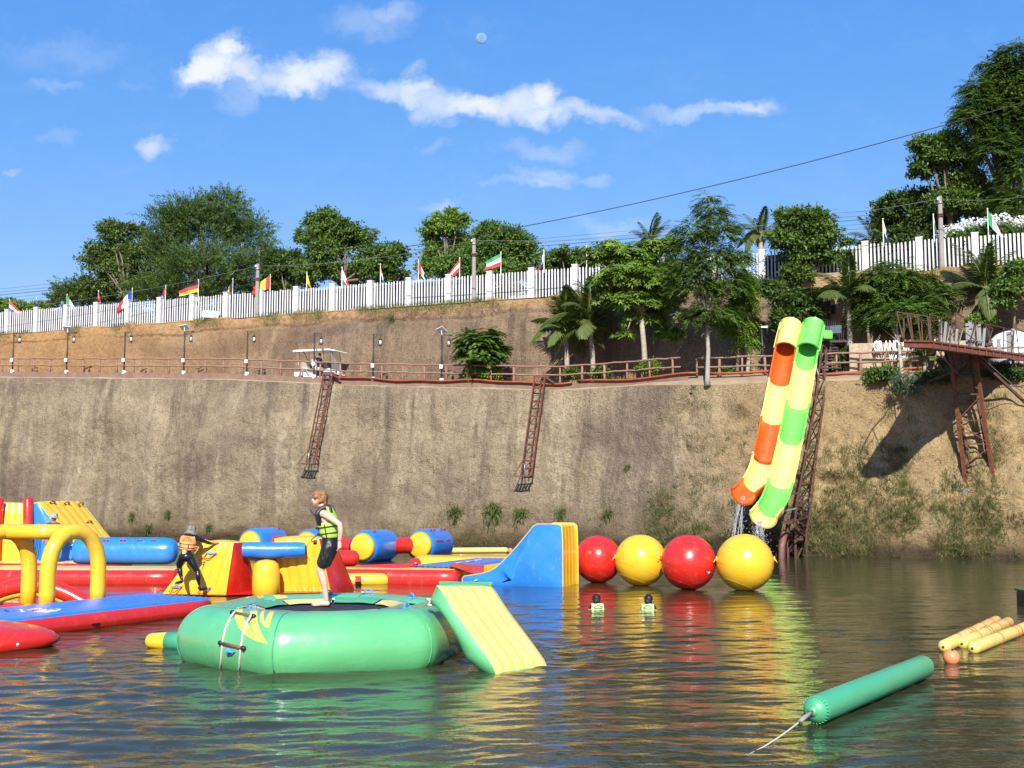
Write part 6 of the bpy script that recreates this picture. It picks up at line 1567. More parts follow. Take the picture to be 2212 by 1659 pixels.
# ---------------------------------------------------------------- blue-topped platform with red side
fr0, fr1 = Vector((-8.70, 19.97)), Vector((-6.40, 24.4)); bdir = (fr1 - fr0).normalized(); nrm2 = Vector((-bdir.y, bdir.x)); bw_ = 2.0
pc = thing('floating_platform', 'long floating platform with blue top and red sides on the left', 'platform', (fr0.x, fr0.y, 0))
st = fr0 - bdir * 2.2 + nrm2 * bw_ / 2; en = fr1 + nrm2 * bw_ / 2 + bdir * .3
walkway([(st.x + (en.x - st.x) * k / 14, st.y + (en.y - st.y) * k / 14) for k in range(15)], bw_ + .16, -.10, .32, .205, pc, RED, BLU, 'top_panel', .015, 12)
strap(Vector((fr0.x + 1.02, fr0.y + 1.9, .10)), (bdir.x, bdir.y, 0), (-nrm2.x, -nrm2.y, 0), BLKPL, pc, .22)
PWH, PDK = M('white_print', (.78, .78, .76), .5, .1), M('dark_print', (.04, .05, .12), .5, .1)
PRD = M('red_print', (.5, .03, .03), .5, .1)
def zl(*pts): return [((x / 5.53) / 1.8517, (2380 + y / 5.53) / 1.8517) for x, y in pts]
tpv, tpf = [], []
topo = [o_ for o_ in pc.children if o_.name.startswith('top_panel')][0]
TPB = BVHTree.FromPolygons([Vector(v.co) + pc.location for v in topo.data.vertices], [tuple(p.vertices) for p in topo.data.polygons])
for m_, L, R_2 in ((PWH, ((398, 322), (430, 330), (455, 360), (470, 385)), ((500, 318), (500, 335), (520, 360), (560, 380))), (PWH, ((585, 320), (600, 335), (680, 350), (830, 390)), ((860, 290), (1000, 320), (1180, 295), (1060, 380))), (PWH, ((900, 350), (1000, 330), (1040, 345), (900, 395)), ((1330, 300), (1355, 325), (1300, 350), (1060, 392))), (PRD, ((590, 318), (640, 338), (720, 352)), ((660, 318), (850, 328), (860, 350))), (PDK, ((1170, 325), (1190, 332), (1215, 342)), ((1260, 318), (1268, 330), (1235, 342))), (PDK, ((1010, 345), (1040, 352), (1060, 362)), ((1060, 340), (1100, 350), (1110, 362))), (PDK, ((70, 345), (100, 350), (150, 372)), ((140, 318), (150, 335), (215, 374))), (PDK, ((280, 350), (285, 358), (295, 366)), ((305, 352), (310, 360), (312, 366))), (PRD, ((850, 345), (880, 350), (870, 372)), ((890, 342), (930, 350), (905, 372)))):
    decal(zl(*L), zl(*R_2), m_, TPB, pc, 'print', 5, 6, .003 + .0015 * (m_ is not PWH))
# red pointed mat at the lower left corner
mt_ = thing('floating_mat', 'pointed red ribbed mat at the lower left corner', 'mat', Vector((-9.4, 19.0, 0)))
xs_ = np.linspace(0, 1, 34); rings = []
a0, tip = Vector((-11.4, 18.9, 0)), Vector((-7.36, 19.35, 0))
for f in xs_:
    p = a0.lerp(tip, f); tap = (1 - max(0, (f - .62) / .38) ** 1.9); rib = 1 + .02 * abs(sin(f * 46)) ; hw = (.95 * tap + .14) * rib; hh = (.25 * tap ** .6 + .045) * rib; q_ = []
    for k in range(26):
        a = 2 * pi * k / 26; q_.append(p + Vector((-.11, .99, 0)) * (hw * np.sign(cos(a)) * abs(cos(a)) ** .75) + Vector((0, 0, .12 + hh * np.sign(sin(a)) * abs(sin(a)) ** .8)))
    rings.append(q_)
q = B(); V, Fs = loft_geo(rings); q.add(V, Fs); q.build('hull', RED, mt_)
for k in range(5):
    q = B(); q.tube([a0.lerp(tip, f) + Vector((0, (k - 2) * .3 * (1 - max(0, (f - .6) / .4) ** 1.6), .375 - .18 * max(0, (f - .6) / .4) ** 2 - .012 * (k - 2) ** 2)) for f in np.linspace(.03, .9, 16)], .016, 5); q.build('rib', RED, mt_)
q = B(); p = Vector((P(42, 1359, 18.35).x, 18.33, .16)); q.tube([p, p + Vector((0, -.03, 0))], .02, 10); q.build('valve', WPL, mt_)
# ---------------------------------------------------------------- yellow arches
arch = thing('arch_tunnel', 'tall yellow double arch on red base tubes at the left', 'arch', (-9.0, 24.2, 0))
af, ar = Vector((-9.28, 23.75, 0)), Vector((-8.62, 24.75, 0)); r_ = .158
def arch_pts(off):
    a, b_ = af + off, ar + off; pts = [(0, .15), (0, .5), (0, .9), (.015, 1.12), (.06, 1.34), (.17, 1.55), (.31, 1.68), (.5, 1.72), (.69, 1.68), (.83, 1.55), (.94, 1.34), (.985, 1.12), (1, .9), (1, .5), (1, .15)]
    return [a.lerp(b_, u) + Vector((0, 0, z - .01)) for u, z in pts]
offb = Vector((-1.42, -.05, 0))
for off in (Vector((0, 0, 0)), offb):
    pts = arch_pts(off); q = B(); V, Fs = tube_geo(pts, r_, 22, True); q.add(V, Fs); q.build('arch', YEL, arch)
    for e in (0, -1): q = B(); p = pts[e]; q.tube([p - Vector((0, 0, .02)), p + Vector((0, 0, .06))], [.22, .165], 18); q.build('foot_collar', YEL, arch)
a = arch_pts(Vector((0, 0, 0)))[7]; b_ = arch_pts(offb)[7]; q = B(); q.tube([a + Vector((.0, 0, -.01)), b_ + Vector((0, 0, -.01))], r_ * .98, 20); q.build('cross_tube', YEL, arch)
for off in (Vector((0, 0, 0)), offb):
    a, b_ = af + off - (ar - af) * .5, ar + off + (ar - af) * .5; q = B(); q.tube([V3(a, .03), V3(b_, .03)], .19, 16, 'round'); q.build('base_tube', RED, arch)
for p in (af, ar):
    q = B(); q.tube([V3(p + Vector((.1, 0, 0)), .03), V3(p + offb * 2.4, .03)], .20, 16, 'round'); q.build('base_tube', RED, arch)
# low red hump beyond the arches
hp_ = thing('red_hump', 'low red curved float behind the yellow arches', 'float', (-11.2, 27.2, 0))
q = B(); pts = [Vector((-12.6 + 3.2 * k / 16, 27.2, -.22 + .62 * sin(pi * k / 16))) for k in range(17)]; q.tube(pts, .20, 16, 'round'); q.build('tube', RED, hp_)
q = B(); q.tube([p - Vector((0, .02, .16)) for p in pts[2:-2]], .10, 12, 'round'); q.build('inner_tube', YEL, hp_)
# ---------------------------------------------------------------- walkways, cylinder and climbing tower at the back left
wk = thing('walkway', 'long red and yellow floating walkway behind the yellow arches', 'walkway', (-13, 34.4, 0))
walkway([(-21 + 11.6 * k / 16, 34.4 + .25 * sin(k * .4) - .35 * max(0, (k - 11) / 5) ** 2) for k in range(17)], 2.3, -.12, .38, .21, wk, RED, PYEL, 'top_panel', .03)
for x in (-15.8, -12.4, -10.7): strap((x, 33.14, .15), (1, 0, 0), (0, -1, 0), REDST, wk, .26)
q = B(); q.tube([(-12.95, 33.18, .14), (-12.95, 33.15, .14)], .05, 12); q.tube([(-13.0, 33.2, .23), (-12.99, 33.17, .23)], .03, 10); q.build('valve', WPL, wk)
cy = thing('blue_cylinder', 'long blue inflatable cylinder lying on the red and yellow walkway', 'cylinder', (-11.2, 35.3, .4))
q = B(); rr = [.30, .37, .395, .40, .40, .40, .395, .37, .30, .18, .03]; xx = [-13.0, -12.97, -12.85, -12.6, -11.5, -10.6, -10.35, -10.15, -10.02, -9.96, -9.94]
V, Fs = tube_geo([Vector((x, 35.3 - .03 * (x + 12), .82)) for x in xx], rr, 26); q.add(V, Fs); q.build('skin', BLU, cy)
for x in (-12.5, -12.0, -11.5, -11.0, -10.6): strap((x, 35.02, 1.11), (1, 0, 0), (0, -.7, .7), REDST, cy, .14)
gt = B(); p0, p1 = P(240, 1168, 57), P(391, 1168, 55.5); p0.z = p1.z = .13; gt.tube([p0, p1], .16, 14, 'round'); tag(gt.build('boom_float', DGRN, None), 'long green tube float in front of the cliff behind the blue cylinder', 'float')
# climbing tower with slide
tw = thing('climbing_tower', 'yellow climbing tower with red post and blue-sided slide at the left edge', 'climbing tower', (-16.2, 38.5, 0))
Y0 = 38.0
def tp(x, y, Y): return P(x, y, Y)
c = [tp(-70, 1206, Y0), tp(60, 1206, Y0), tp(66, 1206, Y0 + 2), tp(-70, 1206, Y0 + 2)]
c = [V3(p, .35) for p in c]; c += [V3(tp(-70, 1083, Y0 + .3), 2.2), V3(tp(60, 1083, Y0 + .3), 2.2), V3(tp(66, 1083, Y0 + 1.9), 2.2), V3(tp(-70, 1083, Y0 + 1.9), 2.2)]
hexa(c, {'side': YEL, 'rib_s0': 9, 'axis_s0': 0}, tw, 'block', .06)
for x in (61, -3):
    q = B(); a = tp(x - 6 * (x < 0), 1190, Y0 - .12); b_ = tp(x, 1082, Y0 + .05); q.tube([V3(a, .4), b_], .155, 16, 'round'); q.build('post', RED, tw)
a0 = tp(68, 1080, Y0 + .1); a0.z = 0
sdx, ddx = Vector((1, .02, 0)), Vector((.36, .93, 0))
prof2 = [(0, .3), (0, 1.2), (0, 2.1), (.05, 2.22), (.22, 2.24), (.42, 2.02), (.72, 1.66), (1.02, 1.28), (1.3, .98), (1.55, .76), (1.78, .64), (2.02, .60), (2.12, .54), (2.12, .35), (1.2, .3), (.5, .3)]
prof2 = [(a[0] + (b_[0] - a[0]) * k / 2, a[1] + (b_[1] - a[1]) * k / 2) for a, b_ in zip(prof2, prof2[1:] + prof2[:1]) for k in range(2)]
prism(tw, prof2, lambda s, w, z: a0 + sdx * s + ddx * w + Vector((0, 0, z)), 2.0, YEL, BLU, 6, .04, 1, .10)
for s_, w_, z_ in ((.32, .5, 2.2), (.36, 1.1, 2.18), (.4, 1.7, 2.15), (.85, 1.5, 1.55)):
    p = a0 + sdx * s_ + ddx * w_ + Vector((0, 0, z_ + .02)); strap(p, ddx, (.6, 0, .8), BLKPL, tw, .2)
q = B(); p = a0 + sdx * .28 + ddx * .45 + Vector((0, 0, 2.25)); q.tube([p, a0 + sdx * .36 - ddx * .16 + Vector((0, 0, 1.3)), a0 + sdx * .3 - ddx * .2 + Vector((0, 0, .45))], .012, 5); q.tube([p, a0 + sdx * .45 - ddx * .16 + Vector((0, 0, 1.2)), a0 + sdx * .42 - ddx * .2 + Vector((0, 0, .45))], .012, 5); q.build('rope', BLKPL, tw)
bm_ = thing('base_float', 'yellow and red float under the climbing tower', 'float', (-16, 38, 0))
walkway([(-21 + 8.0 * k / 10, 38.9 - .05 * k) for k in range(11)], 3.6, -.12, .36, .24, bm_, RED, PYEL, 'top_panel', .03)
strap((-13.9, 36.72, .12), (1, 0, 0), (0, -1, 0), BLKPL, bm_, .2)
# ---------------------------------------------------------------- rollers
rl = ['blue roller behind the left climbing wedge, leftmost of the chain', 'blue roller half hidden behind the man in the green vest', 'blue roller with yellow end just right of the man', 'rightmost blue roller with handles, left of the far yellow tube']
axr = Vector((.36, .93, 0)).normalized(); rc = []
for k, (x, Yc) in enumerate(((539, 47.0), (661, 45.8), (782, 44.0), (906, 45.8))):
    c = P(x, 1180, Yc); c.z = .56; rc.append(c.copy()); r = .63
    t_ = thing('inflatable_roller', rl[k], 'roller', (c.x, c.y, 0), 'blue rollers with yellow ends')
    L = 2.0; n_ = 30; q = B()
    V, Fs = tube_geo([c, c + axr * .06, c + axr * .2, c + axr * .6, c + axr * (L - .6), c + axr * (L - .2), c + axr * (L - .06), c + axr * L], [r * .86, r * .94, r * .985, r, r, r * .985, r * .94, r * .86], n_, False); q.add(V, Fs); q.build('drum', BLU, t_)
    for e, sg in ((c, -1), (c + axr * L, 1)):
        q = B(); pts = [e + axr * (-.01 * sg), e + axr * (.07 * sg), e + axr * (.12 * sg), e + axr * (.15 * sg)]; q.tube(pts, [r * .865, r * .66, r * .36, .02], n_); q.build('end_cap', YEL, t_)
    for a in np.linspace(.3, 2.6, 4):
        for f in (.35, .65, 1.3, 1.6):
            if rnd.random() < (.9 if k == 3 else .35):
                o_ = (Vector((0, 0, 1)).cross(axr)) * -cos(a) + Vector((0, 0, sin(a))); strap(c + axr * f + o_ * r, axr, o_, REDST, t_, .15)
cl = ['red tube joining the two left rollers behind the obstacle', 'red tube behind the man joining the second and third rollers', 'red tube joining the two right rollers']
for k in range(3):
    a, b_ = rc[k] + axr * 1.0, rc[k + 1] + axr * .95; a, b_ = V3(a.lerp(b_, .12), .55), V3(a.lerp(b_, .86), .55)
    q = B(); q.tube([a, a.lerp(b_, .15), a.lerp(b_, .5), a.lerp(b_, .85), b_], [.34, .32, .31, .32, .34], 20); tag(q.build('connector_tube', RED, None), cl[k], 'tube', 'red tubes between the rollers')
# far yellow tube with a small buoy
q = B(); a, b_ = P(980, 1186, 51.5), P(1093, 1186, 51.8); a.z = b_.z = .11; q.tube([a, b_], .125, 14, 'round'); tag(q.build('boom_float', PYEL, None), 'pale yellow tube float in front of the cliff left of the tall slide', 'float')
q = B(); p = P(1102, 1184, 51.9); p.z = .09; q.ell(p, .115, 14, 10); tag(q.build('buoy', ORB, None), 'small pale orange buoy at the end of the far yellow tube', 'buoy')
# ---------------------------------------------------------------- walkways right of the wedges
w2 = thing('walkway', 'curved yellow walkway with red sides between the wedges and the tall slide', 'walkway', (-3.5, 33.5, 0))
walkway([(-6.0 + 4.55 * k / 12, 34.3 - .55 * (k / 12) ** 1.5) for k in range(13)], 2.2, -.12, .40, .21, w2, RED, YEL, 'top_panel', .03)
q = B(); q.tube([(-5.0 + .1, 33.0, .1), (-3.55, 33.1, .12)], .20, 16, 'round'); yf = thing('yellow_float', 'short yellow tube float in front of the red ramp mat', 'float', (-4.2, 33.0, 0)); q.build('tube', YEL, yf)
q = B(); q.box((-4.25, 32.80, .14), (.16, .03, .2)); q.build('print', REDST, yf, False)
rm = thing('ramp_mat', 'flat red ramp mat behind the short yellow float', 'mat', (-4.0, 33.6, 0))
hexa([Vector(v) for v in ((-5.3, 33.2, -.05), (-3.1, 33.2, -.05), (-2.7, 34.2, -.05), (-5.1, 34.2, -.05), (-5.3, 33.2, .25), (-3.1, 33.2, .40), (-2.7, 34.2, .52), (-5.1, 34.2, .42))], {'side': RED, 'top': RED, 'rib_top': 8, 'axis_top': 1}, rm, 'hull', .02)
cn_ = thing('connector_mat', 'small red joining flap between the walkway and the tall slide', 'mat', (-1.35, 33.6, 0))
q = B(); V = []
for j in range(7):
    for i in range(9): u, v = i / 8, j / 6; V.append(Vector((-1.75 + .95 * u, 33.0 + 1.1 * v + .25 * u, .49 - .22 * u ** 2 * (1 - v) - .1 * sin(pi * u) * (1 - v) + .03 * sin(6 * u))))
q.add(V, [(j * 9 + i, j * 9 + i + 1, (j + 1) * 9 + i + 1, (j + 1) * 9 + i) for j in range(6) for i in range(8)]); q.add([v - Vector((0, 0, .03)) for v in V], [(j * 9 + i, (j + 1) * 9 + i, (j + 1) * 9 + i + 1, j * 9 + i + 1) for j in range(6) for i in range(8)]); q.build('flap', RED, cn_)
w3 = thing('floating_platform', 'blue-topped platform with yellow sides left of the tall slide', 'platform', (-1.6, 35.5, 0))
walkway([(-2.45 + 2.05 * k / 10, 33.6 + 4.9 * k / 10) for k in range(11)], 1.75, -.10, .43, .26, w3, YEL, BLU, 'top_panel', .01, 8)
for k, (f, w_, l_) in enumerate(((.38, .1, .3), (.45, -.1, .25), (.52, .1, .4), (.58, 0, .3), (.66, .05, .45))):
    q = B(); p = Vector((-2.45 + 2.05 * f + w_, 33.6 + 4.9 * f, .475)); q.box(p, (.12, l_, .006), Matrix.Rotation(-.4, 3, 'Z')); q.build('print', PWH if k % 2 == 0 else PDK, w3, False)
strap((-.55, 35.4, .2), (.4, .9, 0), (.9, -.4, 0), REDST, w3, .22)
w4 = thing('walkway', 'plain yellow walkway behind the blue-topped platform', 'walkway', (-1.4, 39.2, 0))
walkway([(-3.0 + 3.6 * k / 8, 39.6 - .1 * k) for k in range(9)], 1.6, -.1, .46, .26, w4, YEL, YEL, 'top_panel', .02)
q = B(); q.tube([(-3.15, 38.9, .18), (-3.15, 40.1, .18)], .25, 16, 'round'); q.build('end_tube', RED, w4)
# ---------------------------------------------------------------- floats on the right
n1, n2 = W(1764, 1533, .15), W(1994, 1440, .16)
g1 = thing('tube_float', 'long green tube float at the lower right', 'float', V3(n1.lerp(n2, .5), 0))
ax = (n2 - n1).normalized(); q = B(); q.tube([n1, n1 + ax * .02, n2 - ax * .02, n2], [.146, .15, .15, .146], 24, 'round'); q.build('tube', DGRN, g1)
q = B(); sx = ax.cross(Vector((0, 0, 1)))
for k in range(26):
    a = 2 * pi * k / 26; o_ = sx * cos(a) + Vector((0, 0, sin(a))); q.bar(n1 - ax * .02 + o_ * .149, n1 - ax * .055 + o_ * .137, .008)
q.build('weld_mark', GRN, g1, False)
q = B(); q.tube([n1 - ax * .119, n1 - ax * .126], .05, 12); q.build('end_patch', GRN, g1); q = B(); p = n2 - ax * .25 + Vector((.02, -.148, -.02)); q.tube([p, p + Vector((0, -.012, 0))], .028, 10); q.build('valve', WPL, g1)
r0, r1 = n1 - ax * .13, W(1545, 1662, -.01); q = B(); pts = [r0.lerp(r1, f) + Vector((0, 0, -.06 * sin(pi * f))) for f in np.linspace(0, 1, 14)]; pts[-1].z = -.12; pts[-2].z -= .05
q.tube(pts, .008, 6); mr = thing('mooring_rope', 'thin mooring rope from the green tube float into the water', 'rope', V3(r0, 0)); q.build('rope', ROPE, mr)
q = B(); q.tube([r0.lerp(r1, f) + Vector((0, 0, -.06 * sin(pi * f))) for f in (.0, .05, .1, .15)], [.012, .022, .024, .016], 8); q.build('splice', CONC, mr)
q = B(); p = r0.lerp(r1, .16) - Vector((0, 0, .03)); q.tube([r0, r0.lerp(r1, .02)], .014, 6); q.tube([p, p + Vector((.02, -.02, -.02))], .022, 6); q.build('shackle', DSTEEL, mr)
yl = ['yellow tube float leftmost of the bundle of three', 'yellow tube float in the middle of the bundle, with a white label', 'yellow tube float rightmost of the bundle, running out of the picture']
for k, ((xa, ya), (xb, yb), ye) in enumerate((((2039, 1397), (2152, 1342), 22.4), ((2079, 1390), (2178, 1345), 22.6), ((2102, 1400), (2262, 1338), 22.9))):
    a = W(xa, ya, .075); b_ = W(xb, yb, .075); ax = (b_ - a).normalized(); sx = ax.cross(Vector((0, 0, 1)))
    t_ = thing('tube_float', yl[k], 'float', V3(a.lerp(b_, .5), 0), 'bundle of three yellow tube floats')
    q = B(); q.tube([a + ax * .04, b_], .102, 20, 'round'); q.build('tube', PYEL, t_)
    for f in (.22, .42, .47, .66, .85):
        q = B(); c = a.lerp(b_, f + .03 * k); q.tube([c + (sx * cos(t) + Vector((0, 0, sin(t)))) * .104 + ax * (.02 * sin(t)) for t in np.linspace(0, 2 * pi, 21)], .008, 5); q.build('strap', REDST, t_)
    q = B(); c = a - ax * .042; q.tube([c, c - ax * .006], .02, 8); q.build('valve', DSTEEL, t_)
    if k == 1: q = B(); c = a + ax * .30 + Vector((-.03, -.02, .1)); q.box(c, (.08, .12, .004), Matrix.Rotation(-.5, 3, 'Z')); q.build('sticker', WPL, t_, False)
q = B(); c = W(2055, 1420, .08); q.ell(c, .118, 22, 16); bo = thing('buoy', 'orange ball buoy in front of the bundle of yellow floats', 'buoy', V3(c, 0)); q.build('ball', ORB, bo)
q = B(); p = c + Vector((.0, -.05, .105)); q.tube([p, p + Vector((0, -.01, .015))], .016, 8); q.build('eyelet', DSTEEL, bo)
DX = .97
dk = thing('floating_dock', 'black plastic dock with green turf at the right edge of the water', 'dock', (11.3 + DX, 26.0, 0))
for i in range(4):
    for j in range(3):
        q = B(); q.box((DX + 10.55 + .5 * i, 25.4 + .5 * j, .12), (.48, .48, .42)); q.build('float_block', BLKPL, dk, False, bevel=.05)
for i in range(5): q = B(); q.tube([(DX + 10.3 + .5 * i, 25.12, .1), (DX + 10.3 + .5 * i, 25.12, .2)], .06, 10); q.build('joint_lug', BLKPL, dk)
q = B(); q.box((DX + 11.3, 25.9, .352), (2.02, 1.52, .04)); q.build('turf', M('green_turf', (.05, .16, .035), .95, .4, 20, .5, 80), dk, False)
q = B(); q.tube([(DX + 10.4, 25.1, .15), (DX + 10.36, 25.04, .1), (DX + 10.33, 25.05, -.05)], .018, 6); q.build('rope', ROPE, dk)
# ================================================================ people
SKIN = M('fair_skin', (.66, .42, .32), .5, .12, 4, spec=.35, c2=(.60, .34, .25)); TAN = M('tanned_skin', (.36, .20, .13), .55, .15, 5); HAIRR = M('ginger_hair', (.30, .145, .055), .6, .55, 40, .4, 60); HAIRB = M('black_hair', (.014, .012, .011), .5, .4, 30)
SUIT = M('black_wetsuit', (.013, .013, .015), .28, .4, 6); SHORTS = M('black_swim_shorts', (.012, .012, .014), .42, .4, 6, .3, 12); LIME = M('lime_vest_fabric', (.42, .72, .09), .6, .18, 7, .4, 14); VBLK = M('black_vest_fabric', (.014, .014, .016), .5, .3, 9, .4, 20)
ORV = M('orange_vest_fabric', (.80, .30, .08), .65, .15, 6, .4, 14); DRED = M('dark_red_print', (.20, .02, .015), .7); STRAPB = M('black_webbing', (.02, .018, .018), .7); EYE = M('eye', (.16, .11, .09), .3); LIPS = M('lips', (.45, .16, .13), .5)  # EYE: tone of shaded skin, eye shade put into the colour
CAMO = M('camouflage_cloth', (.30, .30, .27), .85, .2, 22, c2=(.02, .025, .022)); GREYS = M('grey_shirt', (.05, .055, .065), .7, .3, 8)
def remesh(q, name, mats, parent, voxel, smooth=3, classify=None, noise=0.0):
    me = bpy.data.meshes.new('t'); me.from_pydata([tuple(v) for v in q.v], [], q.f); me.update()
    ob = bpy.data.objects.new('t', me); COL.objects.link(ob)
    m_ = ob.modifiers.new('r', 'REMESH'); m_.mode = 'VOXEL'; m_.voxel_size = voxel
    s_ = ob.modifiers.new('s', 'SMOOTH'); s_.iterations = smooth; s_.factor = .5
    bpy.context.view_layer.update()
    m2 = bpy.data.meshes.new_from_object(ob.evaluated_get(bpy.context.evaluated_depsgraph_get()))
    bpy.data.objects.remove(ob); bpy.data.meshes.remove(me); m2.name = name
    off = Vector(rootof(parent).location); n = len(m2.vertices); co = np.empty(n * 3, np.float32); m2.vertices.foreach_get('co', co); co = co.reshape(-1, 3)
    if noise: co += (vnoise(co[:, 0] * 26, co[:, 1] * 26, co[:, 2] * 12) * noise)[:, None] * np.array([1, 1, .5])
    mats = mats if isinstance(mats, (list, tuple)) else [mats]; m2.materials.clear()
    for k in mats: m2.materials.append(k)
    if classify:
        pc_ = np.array([p.center for p in m2.polygons]); m2.polygons.foreach_set('material_index', np.array([classify(Vector(c)) for c in pc_], np.int32))
    m2.vertices.foreach_set('co', (co - np.array(off, np.float32)).ravel()); m2.polygons.foreach_set('use_smooth', [True] * len(m2.polygons)); m2.update()
    return link_mesh(name, m2, parent)
def limb(q, pts, rad, n=14): q.tube(catmull(pts, 5), list(np.interp(np.linspace(0, len(pts) - 1, 5 * (len(pts) - 1) + 1), range(len(pts)), rad)), n, 'round')
def hand(q, w, d, nrm, side, curl=.5, sc=1.0, thumb=1):
    """palm, four bent fingers of different length and a thumb at its side"""
    w, d, nrm, side = Vector(w), Vector(d).normalized(), Vector(nrm).normalized(), Vector(side).normalized()
    limb(q, [w - d * .02 * sc, w + d * .04 * sc, w + d * .085 * sc], [.026 * sc, .033 * sc, .032 * sc], 10)
    for k in (-1, 0, 1): limb(q, [w + d * .02 * sc + side * (.018 * k * sc), w + d * .088 * sc + side * (.025 * k * sc)], [.016 * sc, .015 * sc], 8)
    for k, L in enumerate((.062, .076, .080, .070)):
        b = w + d * .088 * sc + side * ((k - 1.5) * .019 * sc); pts = [b]; a = curl * .5; dd = d
        for j in range(3):
            dd = d * cos(a) + nrm * sin(a); pts.append(pts[-1] + dd * (L * (.45, .32, .23)[j] * sc)); a += curl
        q.tube(pts, [.0100 * sc, .0094 * sc, .0086 * sc, .0076 * sc], 8, 'round')
    b = w + d * .025 * sc + side * (-.03 * thumb * sc); q.tube([b, b + d * .03 * sc - side * (.02 * thumb * sc) + nrm * .012 * sc, b + d * .062 * sc - side * (.022 * thumb * sc) + nrm * .03 * sc], [.014 * sc, .012 * sc, .009 * sc], 8, 'round')
def shell(zs, at, a0, a1, th, n=18):
    """curved panel with thickness; at(z, angle, extra) gives a point"""
    q = B(); A = np.linspace(a0, a1, n); lay = [[[at(z, a, e) for a in A] for z in zs] for e in (th, 0)]; nz__ = len(zs)
    for s, L in enumerate(lay):
        q.add([p for r in L for p in r], [((j * n + i, j * n + i + 1, (j + 1) * n + i + 1, (j + 1) * n + i) if s == 0 else (j * n + i, (j + 1) * n + i, (j + 1) * n + i + 1, j * n + i + 1)) for j in range(nz__ - 1) for i in range(n - 1)])
    rim = lambda L: L[0] + [r[-1] for r in L[1:]] + L[-1][::-1][1:] + [r[0] for r in L[::-1]][1:-1]
    a, b = rim(lay[0]), rim(lay[1]); m_ = len(a); q.add(a + b, [(i, m_ + i, m_ + (i + 1) % m_, (i + 1) % m_) for i in range(m_)]); return q

# ---------------------------------------------------------------- man on the trampoline
mo = Vector((-2.985, 19.2, .662)); man = thing('person', 'barefoot ginger-haired man in lime and black life vest and black shorts standing on the trampoline', 'person', mo)
def mp(x, y, z): return mo + Vector((x, y, z)) * 1.035
q = B()
TOR = [(.90, .035, .11, .155), (.98, .04, .118, .165), (1.08, .03, .105, .150), (1.18, .012, .105, .150), (1.28, -.008, .115, .168), (1.37, -.028, .118, .180), (1.43, -.042, .10, .168), (1.475, -.058, .072, .105), (1.52, -.078, .056, .06), (1.58, -.105, .054, .056)]
V, Fs = loft_geo([[mp(c + rx * cos(a), ry * sin(a), z) for a in [2 * pi * i / 22 for i in range(22)]] for z, c, rx, ry in TOR]); q.add(V, Fs)
limb(q, [mp(-.05, s, 1.425) for s in (-.17, 0, .17)], [.062, .07, .062])
for s in (-1, 1):
    o_ = 0 if s < 0 else -.035
    limb(q, [mp(.04, .085 * s, .95), mp(-.03, .085 * s, .76), mp(-.098 + o_, .08 * s, .55)], [.096, .086, .062])
    limb(q, [mp(-.098 + o_, .08 * s, .56), mp(-.045 + o_, .08 * s, .40), mp(-.015 + o_, .08 * s, .24), mp(.005 + o_, .08 * s, .095)], [.060, .060, .044, .036])
    limb(q, [mp(.03 + o_, .08 * s, .042), mp(-.06 + o_, .082 * s, .042), mp(-.14 + o_, .088 * s, .028), mp(-.185 + o_, .09 * s, .02)], [.040, .040, .031, .020])
    for k in range(5): q.ell(mp(-.205 + .011 * abs(k - .5) + o_, (.088 + (k - 2) * .017 * 1.0) * s, .014), (.018, .0105, .012), 8, 6)
    if s < 0:
        limb(q, [mp(-.025, -.185, 1.42), mp(.09, -.235, 1.355), mp(.225, -.265, 1.262)], [.060, .052, .042]); limb(q, [mp(.225, -.265, 1.262), mp(.235, -.262, 1.15), mp(.222, -.25, 1.01)], [.042, .043, .029]); hand(q, mp(.222, -.25, 1.0), (.02, .02, -1), (-.75, .55, 0), (-.55, -.75, 0), .62, 1.05, 1)
    else:
        limb(q, [mp(-.04, .185, 1.42), mp(.02, .26, 1.31), mp(.09, .29, 1.20)], [.058, .05, .042]); limb(q, [mp(.09, .29, 1.2), mp(.07, .30, 1.09), mp(.02, .285, .98)], [.042, .041, .029]); hand(q, mp(.02, .285, .97), (-.1, 0, -1), (-.3, -.9, 0), (-.9, .3, 0), .5, 1.05, 1)
hx, hz = -.142, 1.66
q.ell(mp(hx + .008, 0, hz + .012), (.098, .077, .112), 20, 14); q.ell(mp(hx - .028, 0, hz - .075), (.070, .058, .066), 16, 10); q.ell(mp(hx - .066, 0, hz - .105), (.030, .034, .030), 12, 8); q.ell(mp(hx - .080, 0, hz + .028), (.022, .052, .016), 12, 8); q.ell(mp(hx - .074, 0, hz - .05), (.026, .040, .034), 12, 8)
limb(q, [mp(hx - .088, 0, hz + .015), mp(hx - .106, 0, hz - .015), mp(hx - .113, 0, hz - .032)], [.009, .012, .014], 10)
for s in (-1, 1): q.ell(mp(hx + .022, .078 * s, hz - .012), (.020, .010, .032), 10, 8)
remesh(q, 'body', SKIN, man, .0065, 3)
q = B()
for c, r in (((.016, 0, .070), (.112, .092, .082)), ((.058, 0, .005), (.072, .090, .112)), ((.085, 0, -.06), (.040, .062, .075)), ((-.085, .02, .062), (.030, .05, .034)), ((.075, 0, -.045), (.045, .066, .062)), ((-.072, .01, .078), (.042, .064, .034)), ((-.088, -.02, .058), (.020, .030, .028)), ((.0, -.074, .03), (.05, .016, .05)), ((.0, .074, .03), (.05, .016, .05)), ((-.052, -.064, .03), (.022, .016, .042)), ((.09, -.02, -.075), (.028, .05, .03)), ((.03, -.076, -.03), (.03, .014, .035))): q.ell(mp(hx + c[0], c[1], hz + c[2]), r, 16, 10)
remesh(q, 'hair', HAIRR, man, .008, 1, noise=.020)
q = B()
